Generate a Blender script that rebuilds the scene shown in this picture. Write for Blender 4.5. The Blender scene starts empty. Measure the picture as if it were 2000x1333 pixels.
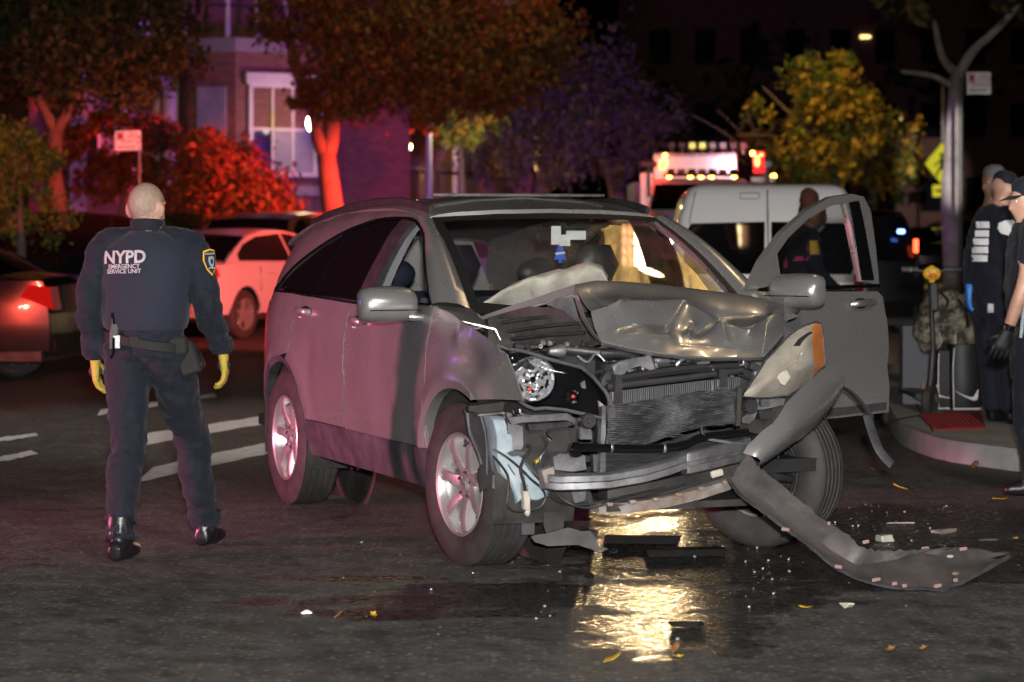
import bpy, bmesh, math, random
from math import sin, cos, pi, radians, sqrt, atan2, exp, floor, hypot
from mathutils import Vector as V, Matrix, noise as mnoise
from mathutils.bvhtree import BVHTree
random.seed(7)
sc = bpy.context.scene
col = sc.collection

# ------------------------------------------------------------------ camera, night sky, lamps
FOC, CAMH, HOR = 4884.0, 1.5, 440.0          # focal length in photo pixels, eye height, horizon row
cam = bpy.data.cameras.new('camera'); camo = bpy.data.objects.new('camera', cam); col.objects.link(camo)
camo.location = (0, 0, CAMH); camo.rotation_euler = (pi/2, 0, 0)
cam.sensor_width = 36; cam.lens = 36*FOC/2000; cam.shift_y = (HOR-666.5)/2000
cam.clip_start = .1; cam.clip_end = 900
cam.dof.use_dof = True; cam.dof.focus_distance = 11.3; cam.dof.aperture_fstop = 3.4
sc.camera = camo
w = bpy.data.worlds.new('World'); sc.world = w; w.use_nodes = True
nt = w.node_tree; bg = nt.nodes['Background']
sky = nt.nodes.new('ShaderNodeTexSky'); sky.sky_type = 'NISHITA'; sky.sun_disc = False
sky.sun_elevation = radians(-6); sky.sun_rotation = radians(200)
nt.links.new(sky.outputs[0], bg.inputs[0]); bg.inputs[1].default_value = .02
sc.view_settings.view_transform = 'Standard'; sc.view_settings.look = 'None'
sc.view_settings.exposure = 0; sc.view_settings.gamma = 1
sc.cycles.use_denoising = True; sc.cycles.max_bounces = 7; sc.cycles.transparent_max_bounces = 12
sc.cycles.sample_clamp_indirect = 4.0; sc.cycles.caustics_refractive = False; sc.cycles.caustics_reflective = False

def lamp(name, loc, power, color, kind='POINT', size=.1, aim=None, angle=60, blend=.5):
    d = bpy.data.lights.new(name, kind); d.energy = power; d.color = color
    if kind == 'AREA': d.size = size
    else: d.shadow_soft_size = size
    if kind == 'SPOT': d.spot_size = radians(angle); d.spot_blend = blend
    o = bpy.data.objects.new(name, d); col.objects.link(o); o.location = loc
    if aim is not None: o.rotation_euler = (V(aim)-V(loc)).to_track_quat('-Z', 'Y').to_euler()
    return o
RED, BLUE, WARM = (1, .05, .03), (.30, .16, 1), (1, .62, .26)
lamp('camera_flash', (.05, -.12, 1.80), 7000, (1, .97, .95), 'SPOT', .07, (.3, 11, .9), 46, .6)
lamp('street_lamp_light_ahead', (3.8, 17.5, 9.2), 130, (1, .70, .38), 'SPOT', .25, (1.5, 12.5, 0), 90, .9)
lamp('street_lamp_light_behind', (5.0, -3, 8.5), 3500, (1, .90, .80), 'SPOT', .3, (-.2, 12.5, 0), 88, .8)
lamp('crossing_fill_light', (-3.2, 19.5, 8.6), 1100, (1, .92, .84), 'SPOT', .25, (-2.1, 18.6, 0), 44, .8)  # unseen lamp added to brighten the crossing stripes
lamp('street_lamp_light_tree', (5.0, 49, 7.5), 2000, (1, .63, .2), 'SPOT', .2, (6.9, 55, 4), 60, .7)
lamp('canopy_fill_light', (.6, 37, 8.2), 750, (1, .36, .09), 'SPOT', .2, (-2.2, 42.5, 4.4), 75, .8)  # unseen lamp added to turn the street tree's crown orange
lamp('truck_headlight_beam', (2.55, 43.5, 1.14), 1800, (1, .68, .34), 'SPOT', .09, (.75, 10.5, .1), 20, .5)
lamp('windscreen_fill_light', (1.5, 29.8, 1.26), 36000, (1, .70, .34), 'SPOT', .2, (.85, 12, 1.35), 5, .4)  # added narrow spot that makes the windscreen glow golden from behind
lamp('truck_strobe_light', (4.05, 46.0, 2.62), 26, (1, .72, .9), 'POINT', .06)
lamp('truck_violet_light_trees', (2.1, 46, 3.4), 3200, (.55, .2, .9), 'SPOT', .1, (.8, 62, 3.6), 46, .7)
lamp('truck_red_glow', (2.35, 45.2, 2.75), 40, RED, 'POINT', .06); lamp('truck_red_glow', (4.5, 45.9, 2.9), 40, RED, 'POINT', .06)
lamp('truck_violet_light', (2.3, 36, 2.4), 200, (.6, .13, 1), 'SPOT', .1, (7.05, 40, 2.2), 30, .6)
lamp('truck_red_beacon_light', (2.7, 38.5, 2.4), 36000, RED, 'SPOT', .12, (-5.3, 45.3, 1.3), 29, .8)
lamp('patrol_red_light', (1.9, 25.5, 1.9), 550, RED, 'SPOT', .12, (-2.5, 9, .6), 70, .6)
lamp('patrol_red_light_left', (1.6, 26, 1.6), 6500, (1, .11, .085), 'SPOT', .12, (-4.2, 34, 1.0), 40, .6)
lamp('patrol_red_light_far', (1.6, 26.2, 2.3), 12000, (1, .06, .03), 'SPOT', .12, (-6.9, 40, 2.4), 17, .8)
lamp('print_fill_light', (.5, -5, 1.0), 9000, (1, .96, .9), 'SPOT', .08, (3.25, 17.3, 1.55), 2.6, .5)  # added spot brightening the jacket print in place of retroreflection
lamp('sign_fill_light', (.9, -5, 1.9), 150000, (1, .96, .9), 'SPOT', .08, (12.0, 70, 3.0), 2.6, .5)  # added spot brightening the far yellow sign in place of retroreflection
lamp('truck_blue_beacon_light', (1.9, 45, 3.2), 1500, (.46, .05, 1), 'SPOT', .12, (-7, 57, 3), 110, .5)
lamp('patrol_red_light_side', (-13.5, 9.0, .9), 13000, (1, .22, .38), 'SPOT', .5, (-.72, 12.75, .42), 19, 1)
lamp('patrol_violet_light_side', (-12, 16.5, 1.9), 90, (.50, .13, 1), 'SPOT', .9, (-.8, 13.2, .9), 34, .8)
lamp('patrol_red_light_behind', (-8.5, -4, 1.6), 30000, (1, .07, .04), 'SPOT', .10, (-5.8, 23.5, .7), 15, .6)
lamp('patrol_white_light_behind', (-9.3, -3, 1.5), 300, (1, .9, .8), 'SPOT', .06, (-5.2, 23.5, .7), 12, .6)

# ------------------------------------------------------------------ materials
MT = {}
def mat(name, c, rough=.5, metal=0, coat=0, bump=0, bscale=40, var=0, vscale=6, c2=None, emit=None, estr=0,
        alpha=1, trans=0, spec=.5, sheen=0, stretch=None, ior=1.45, dist=.003, rvar=0, coatr=.05):
    m = bpy.data.materials.new(name); m.use_nodes = True; n = m.node_tree; p = n.nodes['Principled BSDF']
    I = p.inputs
    I['Base Color'].default_value = (*c, 1); I['Roughness'].default_value = rough; I['Metallic'].default_value = metal
    I['Coat Weight'].default_value = coat; I['Coat Roughness'].default_value = coatr
    I['Alpha'].default_value = alpha; I['Transmission Weight'].default_value = trans; I['IOR'].default_value = ior
    I['Specular IOR Level'].default_value = spec
    if sheen: I['Sheen Weight'].default_value = sheen
    if emit: I['Emission Color'].default_value = (*emit, 1); I['Emission Strength'].default_value = estr
    if bump or var or rvar:
        tc = n.nodes.new('ShaderNodeTexCoord'); src = tc.outputs['Object']
        if stretch:
            mp = n.nodes.new('ShaderNodeMapping'); mp.inputs['Scale'].default_value = stretch
            n.links.new(src, mp.inputs[0]); src = mp.outputs[0]
    if bump:
        t = n.nodes.new('ShaderNodeTexNoise'); t.inputs['Scale'].default_value = bscale; t.inputs['Detail'].default_value = 5
        b = n.nodes.new('ShaderNodeBump'); b.inputs['Strength'].default_value = bump; b.inputs['Distance'].default_value = dist
        n.links.new(src, t.inputs['Vector']); n.links.new(t.outputs['Fac'], b.inputs['Height']); n.links.new(b.outputs[0], I['Normal'])
    if var or rvar:
        t = n.nodes.new('ShaderNodeTexNoise'); t.inputs['Scale'].default_value = vscale; t.inputs['Detail'].default_value = 6; t.inputs['Roughness'].default_value = .65
        n.links.new(src, t.inputs['Vector'])
        if var:
            r = n.nodes.new('ShaderNodeValToRGB'); r.color_ramp.elements[0].position = .5-.5*min(var, .98)*.6; r.color_ramp.elements[1].position = .5+.5*.35
            k = c2 or tuple(x*(1-.55*var) for x in c)
            r.color_ramp.elements[0].color = (*k, 1); r.color_ramp.elements[1].color = (*c, 1)
            n.links.new(t.outputs['Fac'], r.inputs[0]); n.links.new(r.outputs[0], I['Base Color'])
        if rvar:
            q = n.nodes.new('ShaderNodeMapRange'); q.inputs[1].default_value = .3; q.inputs[2].default_value = .7
            q.inputs[3].default_value = max(.02, rough-rvar); q.inputs[4].default_value = min(1, rough+rvar)
            n.links.new(t.outputs['Fac'], q.inputs[0]); n.links.new(q.outputs[0], I['Roughness'])
    MT[name] = m; return m
mat('paint_silver', (.41, .405, .40), .29, .68, .6, 0, rvar=.05, vscale=4, coatr=.06)
mat('paint_bare', (.17, .165, .16), .5, .5, 0, .3, 60, .5, 9)
mat('black_plastic', (.018, .018, .02), .45, 0, 0, .3, 220, .4, 12, c2=(.035, .034, .034), dist=.001)
mat('grey_plastic', (.075, .077, .085), .52, 0, 0, .25, 160, .5, 7, c2=(.03, .03, .033), dist=.001)
mat('dirty_black', (.012, .012, .012), .6, 0, 0, .4, 60, .6, 9, c2=(.05, .046, .042))
mat('gasket', (.012, .012, .013), .5)
mat('rubber', (.022, .021, .021), .74, 0, 0, .3, 120, .5, 10, c2=(.045, .042, .04), dist=.001)
mat('alloy', (.62, .60, .58), .3, .75, .3, rvar=.08, vscale=9)
mat('alloy_dirty', (.30, .285, .26), .5, .6, 0, .2, 60, .6, 10)
mat('alu', (.52, .53, .55), .36, .85, 0, .35, 50, .35, 12, c2=(.3, .3, .31), dist=.0015)
mat('alu_dirty', (.34, .345, .36), .48, .7, 0, .4, 40, .7, 10, c2=(.11, .11, .115), dist=.0015)
mat('steel_dark', (.09, .09, .095), .45, .6, 0, .4, 60, .6, 14, c2=(.03, .03, .032))
mat('rusty', (.36, .35, .33), .6, .25, 0, .4, 40, .85, 9, c2=(.16, .07, .03))
mat('chrome', (.9, .9, .93), .06, 1)
mat('black_gloss', (.005, .005, .006), .05, 0, .3)
mat('glass_dark', (.004, .004, .005), .02)
mat('debris_black', (.012, .012, .012), .85, 0, 0, .5, 60, .5, 20, spec=.15)
mat('hose', (.02, .02, .021), .38, 0, 0, .2, 90)
mat('white_plastic', (.40, .47, .51), .42, 0, 0, .25, 30, .6, 8, c2=(.19, .25, .29), spec=.4)
mat('cream_plastic', (.5, .47, .4), .5, 0, 0, .1, 40, .4, 20)
mat('pink_plastic', (.33, .21, .20), .5, 0, 0, .2, 60, .5, 20)
mat('tube_grey', (.16, .16, .165), .5, .6, 0, .5, 90, .8, 40, c2=(.04, .04, .042))
mat('condenser', (.055, .057, .06), .5, .6, 0, .8, 60, .9, 30, c2=(.012, .012, .013), stretch=(1, .35, 4))
mat('fin', (.55, .56, .58), .32, .9, 0, .2, 80)
mat('seat_leather', (.012, .016, .028), .42, 0, 0, .3, 30)
mat('interior_grey', (.12, .125, .14), .65, 0, 0, .2, 60)
mat('interior_black', (.012, .012, .013), .6)
mat('airbag', (.74, .71, .62), .75, 0, 0, .5, 14, .25, 5, dist=.01)
mat('blue_card', (.02, .10, .55), .6)
mat('white_card', (.7, .76, .74), .6)
mat('mirror_glass', (.7, .7, .7), .03, 1)
mat('tint', (.006, .006, .007), .05, 0, 0, alpha=.86, spec=.5)
mat('tint_light', (.01, .01, .012), .03, 0, 0, alpha=.22, spec=.5)
mat('lens_clear', (.01, .01, .012), .03, alpha=.06, spec=.6)
mat('lens_hazy', (.50, .46, .38), .25, 0, .3, .35, 22, .8, 9, c2=(.26, .235, .2), alpha=.74, dist=.004)
mat('lens_orange', (.58, .20, .055), .3, 0, .2, .2, 20, .5, 8)
mat('reflector_hazy', (.75, .72, .66), .25, .6)
mat('lens_red', (.35, .01, .01), .2, 0, .3)
mat('bulb_red', (.5, .05, .02), .3)
mat('skin', (.48, .30, .22), .5, 0, 0, .15, 90, .25, 14, c2=(.42, .23, .16))
mat('skin_dark', (.20, .105, .065), .5, 0, 0, .15, 90, .25, 14)
mat('uniform', (.0042, .007, .0165), .85, 0, 0, .5, 26, .45, 9, sheen=.05, dist=.012)
mat('uniform_dark', (.005, .0085, .019), .85, 0, 0, .5, 26, .4, 9, sheen=.04, dist=.012)
mat('vest', (.0115, .0165, .031), .85, 0, 0, .35, 240, .3, 7, sheen=.08, dist=.002)
mat('belt', (.012, .0115, .011), .8, 0, 0, .3, 160, dist=.001)
mat('glove_yellow', (.46, .33, .05), .7, 0, 0, .5, 60, .5, 20)
mat('glove_black', (.01, .01, .011), .6, 0, 0, .4, 60)
mat('glove_blue', (.05, .25, .75), .45)
mat('boot', (.009, .009, .01), .35, 0, 0, .3, 60)
mat('thread_white', (.75, .72, .72), .8)
mat('thread_gold', (.6, .36, .03), .7)
mat('patch_navy', (.012, .014, .03), .85)
mat('retro', (.97, .98, 1), .5)
mat('stubble', (.36, .25, .19), .65, 0, 0, .5, 300, .5, 60, c2=(.26, .18, .14))
mat('hair', (.075, .022, .013), .9, 0, 0, .8, 70)
mat('mask_cloth', (.3, .62, .62), .8)

# ------------------------------------------------------------------ mesh builder
class MB:
    def __init__(s): s.v = []; s.f = []; s.m = []; s.sm = []
    def add(s, vs, fs, mi=0, smooth=True, M=None):
        o = len(s.v)
        for p in vs:
            p = V(p); s.v.append(M @ p if M is not None else p)
        for f in fs: s.f.append([i+o for i in f]); s.m.append(mi); s.sm.append(smooth)
        return s
    def box(s, c, d, mi=0, rot=None, bev=0):
        x, y, z = d[0]/2, d[1]/2, d[2]/2
        if bev:
            b = min(bev, x*.9, y*.9, z*.9); P = []; F = []
            def ring(z_, i): return [(-x+i, -y+b, z_) if 0 else p for p in [(-x+b, -y+i, z_), (x-b, -y+i, z_), (x-i, -y+b, z_), (x-i, y-b, z_), (x-b, y-i, z_), (-x+b, y-i, z_), (-x+i, y-b, z_), (-x+i, -y+b, z_)]]
            R = [ring(-z, b*.9), ring(-z+b, 0), ring(z-b, 0), ring(z, b*.9)]
            vs = [p for r in R for p in r]
            fs = [[7-i for i in range(8)], [24+i for i in range(8)]]
            for k in range(3):
                for i in range(8): fs.append([k*8+i, k*8+(i+1) % 8, k*8+8+(i+1) % 8, k*8+8+i])
        else:
            vs = [(-x, -y, -z), (x, -y, -z), (x, y, -z), (-x, y, -z), (-x, -y, z), (x, -y, z), (x, y, z), (-x, y, z)]
            fs = [[3, 2, 1, 0], [4, 5, 6, 7], [0, 1, 5, 4], [1, 2, 6, 5], [2, 3, 7, 6], [3, 0, 4, 7]]
        M = Matrix.Translation(V(c))
        if rot is not None: M = M @ (rot if isinstance(rot, Matrix) else Matrix.Rotation(rot, 4, 'Z'))
        return s.add(vs, fs, mi, bool(bev), M)
    def loft(s, rings, mi=0, closed=True, caps=True, smooth=True):
        n = len(rings[0]); vs = [p for r in rings for p in r]; fs = []
        for k in range(len(rings)-1):
            for i in range(n if closed else n-1):
                j = (i+1) % n; fs.append([k*n+i, k*n+j, (k+1)*n+j, (k+1)*n+i])
        if caps and closed: fs.append(list(range(n))[::-1]); fs.append([(len(rings)-1)*n+i for i in range(n)])
        return s.add(vs, fs, mi, smooth)
    def tube(s, pts, r, n=8, mi=0, caps=True, flat=1.0, up=None):
        P = [V(p) for p in pts]; R = r if isinstance(r, list) else [r]*len(P)
        rings = []; prev = None
        for i, p in enumerate(P):
            t = (P[min(i+1, len(P)-1)]-P[max(i-1, 0)])
            if t.length < 1e-9: t = V((0, 0, 1))
            t.normalize()
            if prev is None:
                a = V(up) if up is not None else (V((0, 0, 1)) if abs(t.z) < .9 else V((1, 0, 0)))
                u = (a-t*a.dot(t)).normalized()
            else:
                u = prev-t*prev.dot(t)
                u = u.normalized() if u.length > 1e-6 else t.orthogonal().normalized()
            prev = u; b = t.cross(u)
            rr = R[i]; ra, rb = (rr if isinstance(rr, (tuple, list)) else (rr, rr*flat))
            rings.append([p+u*(ra*cos(2*pi*k/n))+b*(rb*sin(2*pi*k/n)) for k in range(n)])
        return s.loft(rings, mi, True, caps)
    def lathe(s, prof, n=24, mi=0, M=None, caps=True, smooth=True, a0=0, a1=2*pi):   # profile (r, h) about local Z
        vs = []; fs = []; full = abs(a1-a0-2*pi) < 1e-6; nn = n if full else n+1
        for r, h in prof:
            for k in range(nn):
                a = a0+(a1-a0)*k/n; vs.append((r*cos(a), r*sin(a), h))
        for i in range(len(prof)-1):
            for k in range(n):
                j = (k+1) % nn; fs.append([i*nn+k, i*nn+j, (i+1)*nn+j, (i+1)*nn+k])
        if caps and full:
            if prof[0][0] > 1e-5: fs.append(list(range(nn))[::-1])
            if prof[-1][0] > 1e-5: fs.append([(len(prof)-1)*nn+k for k in range(nn)])
        return s.add(vs, fs, mi, smooth, M)
    def grid(s, fn, nu, nv, mi=0, smooth=True):
        vs = [fn(i/nu, j/nv) for i in range(nu+1) for j in range(nv+1)]; k = nv+1
        fs = [[i*k+j, (i+1)*k+j, (i+1)*k+j+1, i*k+j+1] for i in range(nu) for j in range(nv)]
        return s.add(vs, fs, mi, smooth)
    def ell(s, c, r, n=12, m=8, mi=0, M=None):
        prof = [(max(1e-6, sin(pi*i/m)), -cos(pi*i/m)) for i in range(m+1)]
        T = Matrix.Translation(V(c)) @ (M if M is not None else Matrix()) @ Matrix.Diagonal((r[0], r[1], r[2], 1))
        return s.lathe(prof, n, mi, T, caps=False)
    def prism(s, poly, d0, d1, ax='y', mi=0, smooth=False):       # polygon in the plane across ax, from d0 to d1
        def P(a, b, d): return {'x': (d, a, b), 'y': (a, d, b), 'z': (a, b, d)}[ax]
        n = len(poly); vs = [P(a, b, d0) for a, b in poly]+[P(a, b, d1) for a, b in poly]
        fs = [list(range(n)), [n+i for i in range(n)][::-1]]+[[i, n+i, n+(i+1) % n, (i+1) % n] for i in range(n)]
        return s.add(vs, fs, mi, smooth)
    def thick(s, t):                                                # give an open sheet real thickness
        me = s._mesh('tmp'); bm = bmesh.new(); bm.from_mesh(me); bpy.data.meshes.remove(me)
        bmesh.ops.recalc_face_normals(bm, faces=bm.faces[:])
        bmesh.ops.solidify(bm, geom=bm.faces[:], thickness=t)
        s.v = []; s.f = []; s.m = []; s.sm = []
        bm.verts.index_update()
        for v in bm.verts: s.v.append(v.co.copy())
        for f in bm.faces: s.f.append([v.index for v in f.verts]); s.m.append(f.material_index); s.sm.append(True)
        bm.free(); return s
    def _mesh(s, name):
        me = bpy.data.meshes.new(name); me.from_pydata([tuple(v) for v in s.v], [], s.f)
        me.polygons.foreach_set('material_index', s.m); me.polygons.foreach_set('use_smooth', s.sm); me.update(); return me
    def build(s, name, mats, parent=None, sharp=38, fixn=True):
        me = s._mesh(name)
        if fixn:
            bm = bmesh.new(); bm.from_mesh(me); bmesh.ops.recalc_face_normals(bm, faces=bm.faces[:]); bm.to_mesh(me); bm.free()
        if sharp: me.set_sharp_from_angle(angle=radians(sharp))
        for m in (mats if isinstance(mats, (list, tuple)) else [mats]): me.materials.append(MT[m] if isinstance(m, str) else m)
        return link(name, me, parent)
def link(name, me, parent=None):
    o = bpy.data.objects.new(name, me); col.objects.link(o)
    if parent is not None: o.parent = parent
    return o
def tag(o, label=None, cat=None, group=None, kind=None):
    for k, v in (('label', label), ('category', cat), ('group', group), ('kind', kind)):
        if v: o[k] = v
    return o
def thing(name, label, cat, loc=(0, 0, 0), rz=0, group=None):
    o = bpy.data.objects.new(name, None); col.objects.link(o); o.location = loc; o.rotation_euler = (0, 0, rz); o.empty_display_size = .1
    return tag(o, label, cat, group)
def copy_tree(o, parent=None):
    c = o.copy(); col.objects.link(c)
    if parent is not None: c.parent = parent
    for ch in list(o.children): copy_tree(ch, c)
    return c
def at(px, py, Y): return V(((px-1000)/FOC*Y, Y, CAMH+(HOR-py)/FOC*Y))     # a point seen at a photo pixel, Y metres ahead
def ground(px, py, z=0):
    Y = (CAMH-z)*FOC/(py-HOR); return V(((px-1000)/FOC*Y, Y, z))
def lerp(a, b, t): return a+(b-a)*t
def interp(T, x):
    if x <= T[0][0]: return T[0][1]
    for (a, p), (b, q) in zip(T, T[1:]):
        if x <= b: return p+(q-p)*(x-a)/(b-a)
    return T[-1][1]
def smooth_pts(P, n=6):                                             # Catmull-Rom through the points
    P = [V(p) for p in P]; out = []
    for i in range(len(P)-1):
        a, b, c, d = P[max(i-1, 0)], P[i], P[i+1], P[min(i+2, len(P)-1)]
        for k in range(n):
            t = k/n; out.append(.5*((2*b)+(c-a)*t+(2*a-5*b+4*c-d)*t*t+(3*b-a-3*c+d)*t**3))
    out.append(P[-1]); return out
def text_mesh(body, size, bold=0, ext=.0012, sx=1.0, align='CENTER'):
    cu = bpy.data.curves.new('lettering', 'FONT'); cu.body = body; cu.size = size; cu.align_x = align; cu.extrude = ext; cu.offset = bold; cu.resolution_u = 3
    o = bpy.data.objects.new('lettering', cu); col.objects.link(o); bpy.context.view_layer.update()
    me = bpy.data.meshes.new_from_object(o.evaluated_get(bpy.context.evaluated_depsgraph_get()))
    bpy.data.objects.remove(o); bpy.data.curves.remove(cu)
    if sx != 1:
        for v in me.vertices: v.co.x *= sx
    return me
# ------------------------------------------------------------------ ground
def asphalt():
    m = bpy.data.materials.new('asphalt'); m.use_nodes = True; n = m.node_tree; N = n.nodes; Lk = n.links.new; p = N['Principled BSDF']
    def nd(t, **k):
        o = N.new(t)
        for a, b in k.items(): setattr(o, a, b)
        return o
    def noise(scale, detail=5, rough=.6, vec=None):
        t = nd('ShaderNodeTexNoise'); t.inputs['Scale'].default_value = scale; t.inputs['Detail'].default_value = detail; t.inputs['Roughness'].default_value = rough; Lk(vec or co, t.inputs['Vector']); return t.outputs['Fac']
    def math_(op, a, b=None, clamp=False):
        q = nd('ShaderNodeMath', operation=op, use_clamp=clamp)
        for i, s in enumerate((a, b)):
            if s is None: continue
            if isinstance(s, (int, float)): q.inputs[i].default_value = s
            else: Lk(s, q.inputs[i])
        return q.outputs[0]
    def rng(v, a, b, c, d):
        q = nd('ShaderNodeMapRange', interpolation_type='SMOOTHSTEP'); Lk(v, q.inputs[0])
        for i, s in enumerate((a, b, c, d)): q.inputs[i+1].default_value = s
        return q.outputs[0]
    co = nd('ShaderNodeTexCoord').outputs['Object']
    # spilled fluid: a few pools on the road around the wreck, ragged at the edge, plus thin film from the damp night
    spill = None; rag = noise(2.6, 8, .72)
    for cx, cy, rx, ry in ((.62, 10.05, .85, .42), (.60, 9.25, .36, .62), (.05, 10.25, .75, .20), (1.05, 11.2, .9, 1.1), (-.35, 9.62, .7, .14), (1.75, 12.6, 1.6, .9), (2.3, 11.3, 1.3, .8), (.1, 10.0, 1.1, .22), (-.7, 10.6, .45, .10), (-.2, 10.42, .5, .07)):
        s = nd('ShaderNodeVectorMath', operation='SUBTRACT'); Lk(co, s.inputs[0]); s.inputs[1].default_value = (cx, cy, 0)
        d = nd('ShaderNodeVectorMath', operation='DIVIDE'); Lk(s.outputs[0], d.inputs[0]); d.inputs[1].default_value = (rx, ry, 50)
        l = nd('ShaderNodeVectorMath', operation='LENGTH'); Lk(d.outputs[0], l.inputs[0])
        v = math_('ADD', l.outputs['Value'], math_('MULTIPLY', math_('SUBTRACT', rag, .5), 3.6)); v = rng(v, .8, 1.05, 1, 0)
        spill = v if spill is None else math_('MAXIMUM', spill, v)
    agg = nd('ShaderNodeTexVoronoi'); agg.inputs['Scale'].default_value = 70; Lk(co, agg.inputs['Vector'])
    chip = nd('ShaderNodeTexVoronoi'); chip.inputs['Scale'].default_value = 34; Lk(co, chip.inputs['Vector']); sep = nd('ShaderNodeSeparateColor'); Lk(chip.outputs['Color'], sep.inputs[0])
    chipm = math_('MULTIPLY', rng(sep.outputs[0], .70, .95, 0, 1), rng(chip.outputs['Distance'], .25, .45, 1, 0))
    fine = noise(200, 3); mid = noise(26, 6, .75); blot = noise(5.5, 8, .74); big = noise(.9, 5, .6)
    r = nd('ShaderNodeValToRGB'); e = r.color_ramp.elements; e[0].position = .50; e[0].color = (.012, .0117, .0113, 1); e[1].position = .82; e[1].color = (.20, .195, .185, 1)
    v = math_('ADD', math_('MULTIPLY', blot, .6), math_('ADD', math_('MULTIPLY', mid, .45), math_('MULTIPLY', big, .16))); v = math_('ADD', v, math_('MULTIPLY', chipm, .5)); Lk(v, r.inputs[0])
    tint = nd('ShaderNodeMix', data_type='RGBA'); Lk(spill, tint.inputs['Factor']); Lk(r.outputs[0], tint.inputs['A'])
    wetc = nd('ShaderNodeMix', data_type='RGBA', blend_type='MULTIPLY'); wetc.inputs['Factor'].default_value = 1; Lk(r.outputs[0], wetc.inputs['A']); wetc.inputs['B'].default_value = (.32, .31, .30, 1); Lk(wetc.outputs['Result'], tint.inputs['B'])
    Lk(tint.outputs['Result'], p.inputs['Base Color'])
    dry = rng(blot, .35, .65, .52, .88); ro = nd('ShaderNodeMix', data_type='FLOAT'); Lk(spill, ro.inputs['Factor']); Lk(dry, ro.inputs['A']); Lk(rng(mid, .35, .65, .10, .46), ro.inputs['B']); Lk(ro.outputs['Result'], p.inputs['Roughness'])
    h = math_('ADD', math_('MULTIPLY', agg.outputs['Distance'], .9), math_('MULTIPLY', fine, .4)); h = math_('ADD', h, math_('MULTIPLY', mid, 3.4))
    b = nd('ShaderNodeBump'); b.inputs['Distance'].default_value = .014; st = nd('ShaderNodeMix', data_type='FLOAT'); Lk(spill, st.inputs['Factor']); st.inputs['A'].default_value = 1; st.inputs['B'].default_value = .75; Lk(st.outputs['Result'], b.inputs['Strength'])
    Lk(h, b.inputs['Height']); Lk(b.outputs[0], p.inputs['Normal']); MT['asphalt'] = m
asphalt()
b = MB(); b.add([(-300, -60, 0), (300, -60, 0), (300, 700, 0), (-300, 700, 0)], [[0, 1, 2, 3]]); tag(b.build('road', 'asphalt'), kind='structure')
# ------------------------------------------------------------------ the wrecked SUV (local frame: x forward, y to its left, z up, origin under the front axle)
CO = V((.576, 11.374)); CF = V((.3725, -.928)); CL = V((.928, .3725)); CROT = atan2(CF.y, CF.x)
suv = thing('wrecked_suv', 'silver grey SUV with crumpled hood, torn off front bumper and open driver door', 'car', (CO.x, CO.y, 0), CROT)
def wl(P):                                                          # world -> car frame
    d = V((P[0], P[1]))-CO; return V((d.dot(CF), d.dot(CL), P[2]))
def cp(px, py, **k):                                                # seen point on a plane of the car frame
    r = V(((px-1000)/FOC, 1, (HOR-py)/FOC)); c0 = wl((0, 0, CAMH)); c1 = wl((r.x, r.y, CAMH+r.z))-c0
    (ax, v), = k.items(); i = 'xyz'.index(ax); return c0+c1*((v-c0[i])/c1[i])
PROF = [(.2, .80), (.3, .852), (.42, .885), (.6, .905), (.8, .912), (.95, .904), (1.0, .896), (1.06, .888), (1.13, .868), (1.15, .856), (1.3, .806), (1.45, .742), (1.52, .70), (1.57, .655), (1.6, .60), (1.625, .48), (1.645, .28), (1.655, 0)]
IPROF = [(-y, z) for z, y in PROF if z >= 1.15]
ZT = [(-3.6, 1.36), (-3.35, 1.47), (-3.0, 1.555), (-2.5, 1.62), (-2.0, 1.65), (-1.6, 1.655), (-1.35, 1.635), (-1.15, 1.60), (-.9, 1.56)]
def yside(x, z):
    if z > 1.15: z = 1.15+(z-1.15)*.505/max(.15, interp(ZT, x)-1.15)
    y = interp(PROF, z)
    if z < 1.15:
        y -= .007*(1/(1+exp(-(z-(.985-.022*x))/.012)))              # the pressed line under the handles
        fl = max(0, 1-abs(hypot(x, z-.37)-.46)/.07)+max(0, 1-abs(hypot(x+2.62, z-.37)-.46)/.07); y += .018*fl
    if x > -.4: y -= .10*((x+.4)/1.0)**2
    if x < -2.75: y -= .26*((-2.75-x)/.8)**2
    return max(y, 0)
def zroof(x, y):
    z = interp(IPROF, -abs(y)); return 1.15+(z-1.15)*(interp(ZT, x)-1.15)/.505
def cs(px, py):
    y = -.9
    for i in range(8): p = cp(px, py, y=y); y = -yside(p.x, p.z)
    return p.x, p.z
def panel(name, poly, mats, parent, yf=yside, th=.02, step=.055, side=-1, off=0, dent=None, sharp=30, flip=False):
    bm = bmesh.new(); bm.faces.new([bm.verts.new((p[0], 0, p[1])) for p in poly])
    xs = [p[0] for p in poly]; zs = [p[1] for p in poly]
    for ax, lo, hi in ((0, min(xs), max(xs)), (2, min(zs), max(zs))):
        n = max(1, int((hi-lo)/step)); no = (1, 0, 0) if ax == 0 else (0, 0, 1)
        for k in range(1, n+1):
            c = [0, 0, 0]; c[ax] = lo+(hi-lo)*k/(n+1)
            bmesh.ops.bisect_plane(bm, geom=bm.verts[:]+bm.edges[:]+bm.faces[:], plane_co=c, plane_no=no)
    bm.verts.index_update(); vs = []
    for v in bm.verts:
        x, z = v.co.x, v.co.z; d = dent(x, z) if dent else 0
        vs.append((x, side*(yf(x, z)+off-d), z))
    n = len(vs); inner = [(x, y-side*th, z) for x, y, z in vs]
    fs = [[v.index for v in f.verts] for f in bm.faces]; bd = [[v.index for v in e.verts] for e in bm.edges if e.is_boundary]
    b = MB(); b.add(vs+inner, fs+[[i+n for i in f][::-1] for f in fs]+[[a, c, c+n, a+n] for a, c in bd]); bm.free()
    return b.build(name, mats, parent, sharp)
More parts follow.
